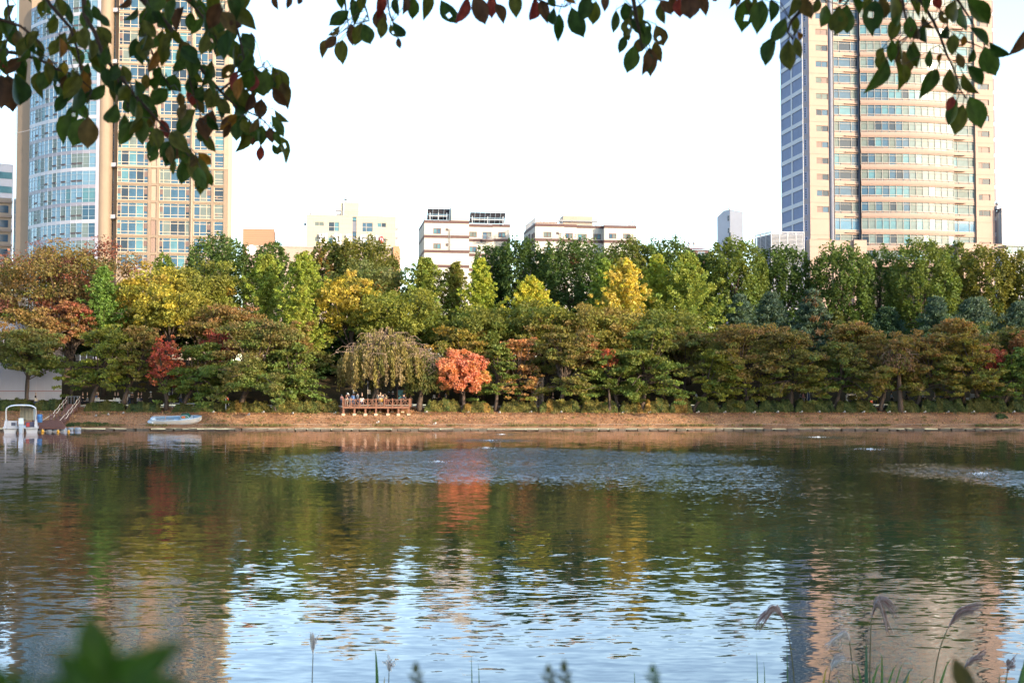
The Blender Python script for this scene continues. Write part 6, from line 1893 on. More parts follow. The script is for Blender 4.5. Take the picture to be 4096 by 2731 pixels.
def banner(label, u, v0, v1, wpx, y, col):
    q0, q1 = P(u, v1, y), P(u, v0, y)
    T = thing('banner', label, 'banner', (q0.x, y, pz))
    w = wpx * y / FPX; z0, z1 = q0.z - pz, q1.z - pz
    b = MB(); b.tube([(0, .04, 0), (0, .04, z1 + .1)], .025, 6); b.build('pole', M_POST, T)
    b = MB(); b.add([(-w * .5, 0, z0), (w * .5, .02, z0), (w * .5, -.03, (z0 + z1) / 2), (w * .3, 0, z1), (-w * .3, .02, z1), (-w * .5, .04, (z0 + z1) / 2)], [(0, 1, 2, 5), (5, 2, 3, 4)]); o = b.build('cloth', mat('banner_' + label[:5], col, .7), T)
    b = MB()
    for sx in (-.5, .42): b.add([(w * sx, -.04, z0), (w * (sx + .12), -.04, z0), (w * (sx * .6 + .1), -.05, z1), (w * sx * .6, -.05, z1)], [(0, 1, 2, 3)])
    b.build('edging', M_WPAINT, o)
banner('dark purple banner with white edges near the red tree', 683, 1512, 1580, 16, 159.0, (.035, .025, .05))
banner('slate blue banner behind the right hedge', 3234, 1563, 1604, 14, 159.2, (.06, .09, .2))
def timber_frame():
    y = 158.2
    x = P(2151, HOR, y).x
    T = thing('timber_frame', 'tall frame of bare upright poles under the bronze cherry', 'frame', (x, y, pz))
    rng = random.Random(3)
    for k in range(9):
        px = -.72 + k * .18
        b = MB(); b.tube([(px, rng.uniform(-.1, .1), 0), (px + rng.uniform(-.03, .03), 0, rng.uniform(2.8, 3.6))], .035 if k not in (3, 7) else .08, 6); b.build('pole', mat('pale_pole', (.34, .25, .18), .8), T)
    for z in (2.2, 2.6, 3.0, 3.35):
        b = MB(); b.bar((-.78, -.12, z), (.78, -.12, z + .04), .05); b.build('crossbar', MATS['pale_pole'], T)
    for s in (-1, 1):
        b = MB(); b.bar((-.5 * s, -.16, 2.2), (.5 * s, -.16, 3.3), .04); b.build('diagonal', MATS['pale_pole'], T)
timber_frame()
def white_arch():
    y = 158.4
    q = P(3406, HOR, y)
    T = thing('photo_arch', 'white frame with lettered top rail behind the shaded hedge', 'arch', (q.x, y, pz))
    for sx in (-.58, .58):
        b = MB(); b.box(sx - .11, sx + .11, -.08, .08, 0, 1.25); b.build('post', M_WPAINT, T)
    b = MB(); b.box(-.69, .69, -.05, .05, 1.253, 1.30); b.build('top_rail', M_WPAINT, T)
    rng = random.Random(2); x = -.6
    while x < .55:     # looping script letters, too small to read
        w = rng.uniform(.13, .2); b = MB()
        pts = [(x + w * (.5 - .5 * math.cos(t)), -.02, 1.40 + .10 * math.sin(t * rng.choice((1, 1.4)))) for t in np.linspace(0, 6.0, 9)]
        b.tube(pts, .025, 5); b.build('letter', M_WPAINT, T); x += w
white_arch()
def signpost():
    y = 158.0
    q = P(3881, HOR, y)
    T = thing('signpost', 'slim signpost with two white slatted boards behind the right hedge', 'signpost', (q.x, y, pz))
    b = MB(); b.tube([(0, 0, 0), (0, 0, 1.55)], .03, 6); b.build('post', M_POST, T)
    for i in range(4):
        b = MB(); b.box(.06, .50, -.04, -.02, 1.02 + i * .11, 1.09 + i * .11); b.build('slat', M_WPAINT, T)
    for i in range(3):
        b = MB(); b.box(-.50, -.18, -.04, -.02, .72 + i * .1, .78 + i * .1); b.build('slat', M_WPAINT, T)
    b = MB(); b.bar((-.5, 0, .78), (0, 0, .95), .03); b.build('arm', M_POST, T)
signpost()
def bench():
    y = 158.4; q = P(430, HOR, y)
    T = thing('white_bench', 'long white topped bench behind the hedge near the stairs', 'bench', (q.x, y, pz))
    b = MB(); b.box(-1.7, 1.7, -.22, .22, .60, .68); b.build('seat', M_WPAINT, T)
    for x in (-1.5, 0, 1.5):
        b = MB(); b.box(x - .05, x + .05, -.18, .18, 0, .597); b.build('leg', M_POST, T)
bench()
def hoarding():
    y = 165.5
    xl, xr = P(-160, HOR, y).x, P(246, HOR, y).x
    T = thing('site_hoarding', 'tall white panelled hoarding behind the left cherries', 'hoarding', ((xl + xr) / 2, y, 3.2))
    m = mat('hoarding_white', (0.62, 0.57, 0.60), .6, var=.05, scale=.5)
    zt = P(100, 1285, y).z - 3.2; w = (xr - xl)
    n = 12
    for i in range(n):
        a = -w / 2 + w * i / n
        b = MB(); b.box(a + .01, a + w / n - .01, 0 + .01 * (i % 2), .08, -.5, zt); b.build('panel', m, T)
    z = P(100, 1565, y).z - 3.2
    b = MB(); b.box(-w / 2, w / 2, -.02, -.003, z, z + .07); b.build('stripe', mat('stripe_red', (.45, .12, .10), .6), T)
hoarding()

# ------------------------------------------------------------------ stairs, dock, boats
M_ROPE = mat('rope_white', (0.62, 0.56, 0.47), .9)
def stairs():
    # from the path gate (u 290, v 1613) down to the dock (u 225, v 1690)
    T = thing('boat_stairs', 'brown timber stairs with white rope handrails down to the dock', 'stairs', P(230, 1690, 150.2))
    o = T.location
    top, bot = P(293, 1618, 156.8), P(232, 1693, 150.4)
    n = 13
    for i in range(n):
        q = bot.lerp(top, (i + .5) / n)
        b = MB(o); b.box(q.x - .75, q.x + .75, q.y - .02, q.y + .42, q.z - .06, q.z); b.build('step', M_WOOD_D, T)
        b = MB(o); b.box(q.x - .72, q.x + .72, q.y + .36, q.y + .40, q.z, q.z + .16); b.build('riser', M_WOOD_D, T)
    for s, name in ((-1, 'left'), (1, 'right')):
        d = Vector((s * .80, 0, 0))
        pp = []
        for t in (0, .26, .55, .80, 1.0):
            q = bot.lerp(top, t) + d
            b = MB(o); b.box(q.x - .05, q.x + .05, q.y - .05, q.y + .05, q.z - .5, q.z + 1.05); b.build('post', M_WOOD_D, T)
            pp.append(q)
        for h in (1.0, .55):
            pts = []
            for a, c in zip(pp, pp[1:]):
                for k in range(6):
                    f = k / 6; p = a.lerp(c, f) + Vector((0, -.07, h - .16 * math.sin(math.pi * f))); pts.append(p)
            pts.append(pp[-1] + Vector((0, -.07, h)))
            b = MB(o); b.tube(pts, .038, 5); b.build('rope', M_ROPE, T)
        b = MB(o); e = pp[0] + Vector((-.9 if s < 0 else -.3, -1.2, .25)); b.tube([pp[0] + Vector((0, -.07, 1.0)), pp[0].lerp(e, .5) + Vector((0, -.05, .45)), e], .035, 5); b.build('rope', M_ROPE, T)
    # gate at the head of the stairs
    for k in range(5):
        x = top.x - .75 + k * .375; b = MB(o); b.bar((x, top.y + .3, top.z - .1), (x, top.y + .3, top.z + 1.0), .06); b.build('gate_bar', M_GREYB, T)
    b = MB(o); b.bar((top.x - .8, top.y + .3, top.z + 1.0), (top.x + .8, top.y + .3, top.z + 1.0), .07); b.build('gate_rail', M_GREYB, T)
stairs()
def dock():
    z = .52
    a0, a1 = onz(153, 1726, .0), onz(262, 1726, 0)
    y0, y1 = 143.2, 149.4
    x0, x1 = P(150, HOR, y0).x, P(262, HOR, y0).x
    x1b, x0b = P(243, HOR, y1).x, P(160, HOR, y1).x
    T = thing('floating_dock', 'brown planked floating dock on grey floats beside the canopy boat', 'dock', ((x0 + x1) / 2, y0, 0))
    o = T.location
    n = 22
    for i in range(n):
        f0, f1 = i / n, (i + .94) / n
        ya, yb = y0 + (y1 - y0) * f0, y0 + (y1 - y0) * f1
        xa, xb = x0 + (x0b - x0) * f0, x1 + (x1b - x1) * f0
        rz_ = .62 * f0; b = MB(o); b.box(xa, xb, ya, yb, z - .05 + rz_, z + rz_ + .028); b.build('plank', M_WOOD_D, T)
    b = MB(o); b.box(x0, x1, y0 - .05, y0, z - .22, z - .02); b.build('edge_beam', M_WOOD_D, T)
    for i in range(4):
        x = x0 + .45 + i * .82
        b = MB(o); b.tube([(x - .3, y0 + .35, .10), (x + .3, y0 + .35, .10)], .26, 10); b.build('float', mat('float_grey', (.26, .29, .33), .5), T, True)
        b = MB(o); b.tube([(x - .3, y1 - 1.2, .10), (x + .3, y1 - 1.2, .10)], .26, 10); b.build('float', MATS['float_grey'], T, True)
    b = MB(o); b.box(x0, x1, y0 - .1, y0 - .055, .02, .08); b.build('lower_rail', M_POST, T)
    # small gate boards at the back of the dock
    for k in range(4):
        x = x1b - 1.0 + k * .3; b = MB(o); b.box(x - .06, x + .06, y1 - .6, y1 - .52, z + .5, z + 1.5); b.build('gate_board', M_WOOD_D, T)
    b = MB(o); b.box(x0b - .6, x0b + .5, y1 - .8, y1 - .72, z + .5, z + 1.3); b.build('side_board', M_WOOD_D, T)
    q = P(161, HOR, 147.5)
    B = thing('blue_drum', 'blue plastic drum standing on the dock', 'drum', (q.x, 147.5, z + .42))
    b = MB(); b.lathe([(.0, 0), (.27, 0), (.29, .06), (.28, .28), (.30, .30), (.28, .33), (.28, .58), (.30, .60), (.28, .63), (.29, .86), (.26, .9), (0, .9)], (0, 0, 0), 16); b.build('body', mat('drum_blue', (.05, .16, .36), .4), B, True)
    b = MB(); b.lathe([(.26, .9), (.26, .93), (0, .93)], (0, 0, 0), 16); b.build('lid', mat('drum_lid', (.06, .18, .40), .4), B)
    for k, (u, v, r) in enumerate(((154, 1720, .2), (160, 1725, .17), (172, 1728, .15))):
        q = onz(u, v + 4, .12)
        B = thing('yellow_buoy', ('largest yellow buoy against the canopy boat', 'middle yellow buoy between the boat and the dock', 'smallest yellow buoy under the dock edge')[k], 'buoy', (q.x, 142.4 - k * .25, .08), 0, 'yellow buoys by the dock')
        b = MB(); b.lathe([(0, -r), (r * .6, -r * .8), (r, 0), (r * .7, r * .7), (r * .25, r), (r * .25, r * 1.3), (0, r * 1.3)], (0, 0, 0), 12); b.build('body', mat('buoy_yellow', (.65, .33, .04), .5), B, True)
        b = MB(); b.lathe([(r * .26, r * 1.2), (r * .34, r * 1.25), (r * .26, r * 1.32)], (0, 0, 0), 10); b.build('collar', M_WPAINT, B)
dock()

M_HULL = mat('hull_white', (0.42, 0.415, 0.43), .35, var=.05, scale=2)
def canopy_boat():
    y0 = 138.2
    xl, xr = P(20, HOR, y0).x, P(150, HOR, y0).x
    xc = (xl + xr) / 2; w = (xr - xl) / 2
    T = thing('canopy_boat', 'white catamaran motor boat with curved canopy and outboard motor at the dock', 'boat', (xc, y0, 0), rad(20))
    L = 6.0
    def hull(x0, x1, name):
        b = MB(); vs = []
        for (t, s, zt, zb) in ((0, 1, .62, -.15), (.25, 1, .62, -.25), (.7, 1, .66, -.2), (1.0, .55, .75, .25)):
            y = L * t; m = (x0 + x1) / 2; h = (x1 - x0) / 2 * s
            vs += [(m - h, y, zt), (m - h * .8, y, zb), (m + h * .8, y, zb), (m + h, y, zt)]
        fs = []
        for i in range(3):
            for k in range(3): a = i * 4 + k; fs.append((a, a + 1, a + 5, a + 4))
            fs.append((i * 4 + 3, i * 4, i * 4 + 4, i * 4 + 7))
        fs += [(3, 2, 1, 0), (12, 13, 14, 15)]
        b.add(vs, fs); return b.build(name, M_HULL, T)
    hull(-w, -w * .22, 'hull'); hull(w * .28, w, 'hull'); hull(-w * .13, w * .2, 'center_pod')
    b = MB(); b.box(-w * 1.03, w * 1.03, -.25, L * .8, .50, .62); b.build('platform', M_HULL, T)
    for s in (-1, 1):
        b = MB(); b.hexa([(s * w * .98, -.1, .62), (s * w * .80, -.1, .62), (s * w * .80, L * .8, .62), (s * w * .98, L * .8, .62), (s * w * .92, .1, 1.36), (s * w * .80, .1, 1.40), (s * w * .80, L * .8, 1.40), (s * w * .92, L * .8, 1.36)]); b.build('side_wall', M_HULL, T)
    b = MB(); b.box(-w * .78, -w * .2, .05, .15, .62, 1.33); o = b.build('transom', M_HULL, T)
    b = MB(); b.box(-w * .55, -w * .3, .03, .048, .8, 1.15); b.build('hatch', mat('hatch_navy', (.04, .05, .09), .4), o)
    b = MB(); b.box(w * .25, w * .78, .4, .5, .62, 1.2); b.build('bulkhead', mat('cabin_navy', (.06, .06, .11), .5), T)
    b = MB(); b.box(w * .32, w * .5, .2, .35, .68, 1.12); b.build('fuel_can', mat('can_red', (.35, .03, .03), .4), T)
    b = MB(); b.box(w * .12, w * .28, .1, .25, .62, .82); b.build('fender_box', mat('box_blue', (.3, .42, .6), .5), T)
    # canopy
    b = MB(); n = 12; zt = 3.02; vs = []
    for (yy, lift) in ((.3, 0), (1.6, .05), (3.0, 0)):
        for i in range(n + 1):
            f = -1 + 2 * i / n; drop = .34 * abs(f) ** 4
            vs.append((f * w * .86, yy, zt + lift - drop)); 
    m = n + 1
    fs = [(j * m + i, j * m + i + 1, (j + 1) * m + i + 1, (j + 1) * m + i) for j in range(2) for i in range(n)]
    nv = len(vs); vs += [(x, y, z - .09) for x, y, z in vs]; fs += [tuple(reversed([q + nv for q in f])) for f in fs[:]]
    fs += [(i, nv + i, nv + i + 1, i + 1) for i in range(n)] + [(2 * m + i + 1, nv + 2 * m + i + 1, nv + 2 * m + i, 2 * m + i) for i in range(n)]
    b.add(vs, fs); b.build('canopy', mat('canopy_white', (.60, .63, .70), .5), T, True)
    for s in (-1, 1):
        for yy in (.4, 2.9):
            b = MB(); b.tube([(s * w * .86, yy, 1.38), (s * w * .87, yy, 2.3), (s * w * .84, yy, 2.68)], .05, 6); b.build('canopy_post', M_STEEL, T)
    b = MB(); vs = []; m = 14
    for i in range(m):
        f = i / (m - 1); x = w * (-.08 + .88 * f); yy = 2.2 + .06 * math.sin(i * 2.1)
        vs += [(x, yy, 1.35), (x * (1 - .1 * f), yy, 2.86 - .25 * f ** 3)]
    b.add(vs, [(2 * i, 2 * i + 2, 2 * i + 3, 2 * i + 1) for i in range(m - 1)]); b.build('curtain', mat('curtain_taupe', (.22, .20, .15), .8), T, True)
    b = MB(); b.add([(w * .74, 1.0, 1.4), (w * .84, .4, 1.4), (w * .82, .4, 2.6), (w * .70, 1.2, 2.65)], [(0, 1, 2, 3)]); b.build('side_curtain', mat('curtain_pale', (.55, .53, .5), .8), T)
    # outboard motor
    M_ = thing('x', 'x', 'x'); bpy.data.objects.remove(M_)
    b = MB(); c = [(0.16, -.50), (.20, -.42)]
    b.hexa([(-.24, -.62, .98), (.30, -.62, .98), (.30, -.12, .98), (-.24, -.12, .98), (-.20, -.56, 1.62), (.26, -.56, 1.62), (.24, -.14, 1.54), (-.18, -.14, 1.54)]); o = b.build('outboard_motor', mat('motor_silver', (.42, .48, .56), .3, metal=.2), T)
    b = MB(); b.hexa([(-.22, -.60, .92), (.28, -.60, .92), (.28, -.14, .92), (-.22, -.14, .92), (-.25, -.63, .977), (.31, -.63, .977), (.31, -.11, .977), (-.25, -.11, .977)]); b.build('cowl_band', M_GREYB, o)
    b = MB(); b.hexa([(-.08, -.45, -.1), (.14, -.45, -.1), (.12, -.2, -.1), (-.06, -.2, -.1), (-.21, -.58, .917), (.27, -.58, .917), (.26, -.16, .917), (-.2, -.16, .917)]); b.build('leg', MATS['motor_silver'], o)
    b = MB(); b.tube([(.03, -.55, 0.0), (.03, -.15, 0.0)], [.03, .08], 8); b.build('propeller_hub', M_GREYB, o)
    b = MB(); b.tube([(-.5, .2, .7), (-.42, .0, 1.0), (-.35, .05, 1.3), (-.2, -.1, 1.25)], .03, 5); b.build('hose', M_GREYB, o)
canopy_boat()

def skiff():
    y = 151.7
    a, c = P(604, 1690, y), P(808, 1680, y)
    xc = (a.x + c.x) / 2; L = c.x - a.x
    T = thing('beached_skiff', 'pale blue open skiff lying on the leafy bank', 'boat', (xc, y, .62), 0.0)
    T.rotation_euler = (rad(15), rad(-1.5), rad(2))
    M_ = mat('skiff_blue', (.42, .52, .62), .4, var=.06, scale=2)
    M_I = mat('skiff_inside', (.17, .27, .38), .5, var=.15, scale=2)
    M_K = mat('skiff_bottom', (.55, .53, .50), .5, var=.1, scale=2)
    st = [(-1.0, .80, .95, .30), (-.85, .88, .92, .12), (-.4, .95, .88, 0), (.2, .95, .90, 0), (.6, .80, .96, .06), (.85, .48, 1.03, .25), (.97, .20, 1.07, .52), (1.0, .02, 1.08, .7)]
    T.scale = (1, 1, .82); HL = L / 2; W = .98
    outer = MB(); vs, fs = [], []
    for (t, w, zt, zk) in st:
        x = t * HL; ww = w * W
        vs += [(x, -ww, zt), (x, -ww * .92, zk + (zt - zk) * .45), (x, -ww * .62, zk), (x, 0, zk - .06), (x, ww * .62, zk), (x, ww * .92, zk + (zt - zk) * .45), (x, ww, zt)]
    k = 7
    for i in range(len(st) - 1):
        for j in range(k - 1): fs.append((i * k + j, i * k + j + 1, (i + 1) * k + j + 1, (i + 1) * k + j))
    outer.add(vs, fs); outer.build('hull', M_K, T, True)
    inner = MB(); vs, fs = [], []
    for (t, w, zt, zk) in st:
        x = t * HL * .985; ww = max(w * W - .10, .01); f = .28 + .3 * max(0, t) ** 3
        vs += [(x, -ww, zt + .002), (x, -ww * .9, f + .05), (x, ww * .9, f + .05), (x, ww, zt + .002)]
    k = 4
    for i in range(len(st) - 1):
        for j in range(k - 1): fs.append((i * k + j + 1, i * k + j, (i + 1) * k + j, (i + 1) * k + j + 1))
    inner.add(vs, fs); inner.build('inner_hull', M_I, T)
    for s in (-1, 1):
        b = MB(); b.tube([(t * HL, s * (w * W - .04), zt + .02) for (t, w, zt, zk) in st], .065, 6); b.build('gunwale', M_, T, True)
    # split stern: two pontoons with a notch for the motor
    for s in (-1, 1):
        b = MB(); b.tube([(-HL * .82, s * .62, .62), (-HL * 1.0, s * .62, .70), (-HL * 1.05, s * .62, .80)], [.26, .24, .12], 10); b.build('stern_pontoon', M_, T, True)
    b = MB(); b.hexa([(HL * .22, -.82, .30), (HL * .62, -.66, .36), (HL * .62, .66, .36), (HL * .22, .82, .30), (HL * .24, -.80, 1.0), (HL * .60, -.64, 1.05), (HL * .60, .64, 1.05), (HL * .24, .80, 1.0)]); b.build('console', M_, T)
    b = MB(); b.hexa([(HL * .26, -.6, 1.01), (HL * .56, -.5, 1.06), (HL * .56, .5, 1.06), (HL * .26, .6, 1.01), (HL * .20, -.55, 1.42), (HL * .46, -.45, 1.46), (HL * .46, .45, 1.46), (HL * .20, .55, 1.42)]); o = b.build('windscreen', mat('screen_green', (.03, .13, .10), .15, spec=.8), T)
    b = MB(); b.tube([(HL * .25, -.64, 1.02), (HL * .19, -.6, 1.45), (HL * .46, -.5, 1.49), (HL * .58, -.54, 1.08)], .03, 6); b.build('screen_frame', M_, o)
    b = MB(); b.box(HL * .27, HL * .40, -.66, -.62, 1.12, 1.40); b.build('orange_cover', mat('cover_orange', (.6, .14, .05), .6), o)
    b = MB(); b.tube([(-HL * .92, .5, .95), (-HL * .90, .5, 1.25), (-HL * .5, .55, 1.27), (-HL * .43, .55, 1.15), (-HL * .42, -.3, .6)], .035, 6); b.build('stern_rail', mat('rail_rust', (.45, .27, .18), .5), T)
    b = MB(); b.box(-HL * .15, HL * .02, -.75, .75, .42, .5); b.build('thwart', M_, T)
    b = MB(); b.bar((-HL * .8, .3, .95), (-HL * .1, -.4, .62), .05); b.build('oar', M_POST, T)
skiff()

# ------------------------------------------------------------------ bubbling fountains
M_FOAM = mat('foam', (0.80, 0.83, 0.86), .5, spec=.5)
def fountains():
    rng = np.random.default_rng(77)
    labs = ['small bubbling fountain nearest the far shore at the middle', 'second bubbling fountain from the far shore at the middle', 'third bubbling fountain from the far shore at the middle',
            'bubbling fountain nearest the viewer at the middle left', 'bubbling fountain nearest the far shore at the right', 'wide bubbling fountain at the right, second from the far shore', 'large bubbling fountain at the right edge nearest the viewer']
    wpx = [40, 90, 110, 130, 90, 150, 190]
    for k, (u, v) in enumerate(FOUNTAINS):
        q = onz(u, v, 0)
        R = wpx[k] * q.y / FPX / 2
        T = thing('fountain', labs[k], 'fountain', (q.x, q.y, 0), 0, 'bubbling fountains in the lake')
        n = 70
        ang = rng.uniform(0, 2 * math.pi, n); r = R * rng.random(n) ** 1.5
        hgt = .05 * np.exp(-(r / (R * .5)) ** 2) + .015
        b = MB()
        for i in range(n):
            s = rng.uniform(.015, .038) * (1.25 - r[i] / R * .7)
            c = Vector((r[i] * math.cos(ang[i]), r[i] * math.sin(ang[i]) * 1.2, rng.uniform(0, hgt[i])))
            d = [Vector(x) * s for x in ((1, 0, 0), (-1, 0, 0), (0, 1, 0), (0, -1, 0), (0, 0, .8), (0, 0, -.5))]
            b.add([c + x for x in d], [(0, 2, 4), (2, 1, 4), (1, 3, 4), (3, 0, 4), (2, 0, 5), (1, 2, 5), (3, 1, 5), (0, 3, 5)])
        o = b.build('foam', M_FOAM, T, True); o['kind'] = 'stuff'
fountains()

def power_line():
    b = MB(); a, c = P(-40, 541, 200), P(150, 513, 236)
    b.tube([a.lerp(c, i / 8) + Vector((0, 0, -1.0 * math.sin(math.pi * i / 8) * .3)) for i in range(9)], .05, 5)
    o = b.build('power_line', M_GREYB); tag(o, 'thin dark cable crossing to the glass bay at the left', 'cable')
power_line()
# ------------------------------------------------------------------ near trees whose branches hang into the view
def leaf_mat(name, c):
    m = leaf_material('near_leaf_' + name, .45, .45)
    nt = m.node_tree
    at = [n for n in nt.nodes if n.type == 'ATTRIBUTE'][0]
    tc = nt.nodes.new('ShaderNodeTexCoord'); n = nt.nodes.new('ShaderNodeTexNoise'); n.inputs['Scale'].default_value = 3.0
    oi = nt.nodes.new('ShaderNodeObjectInfo')
    ad = nt.nodes.new('ShaderNodeVectorMath'); nt.links.new(tc.outputs['Object'], ad.inputs[0]); nt.links.new(oi.outputs['Random'], ad.inputs[1])
    nt.links.new(ad.outputs[0], n.inputs['Vector'])
    r = nt.nodes.new('ShaderNodeMapRange'); r.inputs[1].default_value = .3; r.inputs[2].default_value = .7; r.inputs[3].default_value = .6; r.inputs[4].default_value = 1.35
    nt.links.new(n.outputs['Fac'], r.inputs[0])
    s = nt.nodes.new('ShaderNodeVectorMath'); s.operation = 'SCALE'; s.inputs[0].default_value = c; nt.links.new(r.outputs[0], s.inputs['Scale'])
    for lk in list(at.outputs['Color'].links):
        nt.links.new(s.outputs[0], lk.to_socket)
    nt.nodes.remove(at)
    return m
LM = {k: leaf_mat(k, c) for k, c in dict(green=(.048, .085, .016), deep=(.028, .060, .016), olive=(.085, .090, .016), bronze=(.10, .065, .020), brown=(.09, .042, .026), red=(.20, .03, .028), orange=(.22, .095, .018), yellow=(.30, .20, .02)).items()}
def leaf_mesh(wd, fold, curl, hole, seed):
    rng = random.Random(seed)
    T = [0, .06, .18, .34, .5, .66, .8, .9, .96, 1.0]
    Wd = [.0, .10, .29, .45, .5, .44, .28, .12, .04, .0]
    nx = 4 if hole else 2
    vs, fs = [(0, -.22, .02), (.012, -.22, .02), (.012, 0.02, 0), (-.012, 0.02, 0)], [(0, 1, 2, 3)]
    b0 = len(vs)
    for i, (t, w) in enumerate(zip(T, Wd)):
        for j in range(nx + 1):
            f = -1 + 2 * j / nx
            x = f * w * wd * (1 + .04 * rng.uniform(-1, 1))
            vs.append((x + .03 * math.sin(t * 3 + seed), t, -curl * t * t + abs(x) * fold + .012 * rng.uniform(-1, 1)))
    for i in range(len(T) - 1):
        for j in range(nx):
            if hole and (i, j) in hole: continue
            a = b0 + i * (nx + 1) + j
            fs.append((a, a + 1, a + nx + 2, a + nx + 1))
    me = bpy.data.meshes.new('leaf'); me.from_pydata(vs, [], fs); me.materials.append(LM['green'])
    me.polygons.foreach_set('use_smooth', [True] * len(me.polygons)); me.update()
    return me
LEAVES = [leaf_mesh(1.0, .30, .15, None, 1), leaf_mesh(.9, .5, .3, None, 2), leaf_mesh(1.08, .2, .05, None, 3), leaf_mesh(.8, .7, .25, None, 4), leaf_mesh(1.0, .3, .2, {(4, 1)}, 5), leaf_mesh(1.05, .25, .1, {(3, 2), (6, 0)}, 6)]

def place_leaf(parent, origin, base, tip, rng, colour, narrow=False):
    """base, tip world points"""
    d = tip - base
    L = d.length
    Y = d.normalized()
    view = Vector((rng.uniform(-.5, .5), -1, rng.uniform(-.3, .3)))
    if narrow: view = Vector((rng.choice((-1, 1)) * 1.6, -1, .2))
    N_ = (view - Y * view.dot(Y)).normalized()
    if rng.random() < .5: N_ = -N_
    X = Y.cross(N_).normalized()
    o = link('leaf', rng.choice(LEAVES[:4] if rng.random() < .75 else LEAVES), parent, None, 0, LM[colour])
    w = L * rng.uniform(.46, .62)
    b = base - origin
    o.matrix_local = Matrix(((X.x * w, Y.x * L, N_.x * L, b.x), (X.y * w, Y.y * L, N_.y * L, b.y), (X.z * w, Y.z * L, N_.z * L, b.z), (0, 0, 0, 1)))
    return o

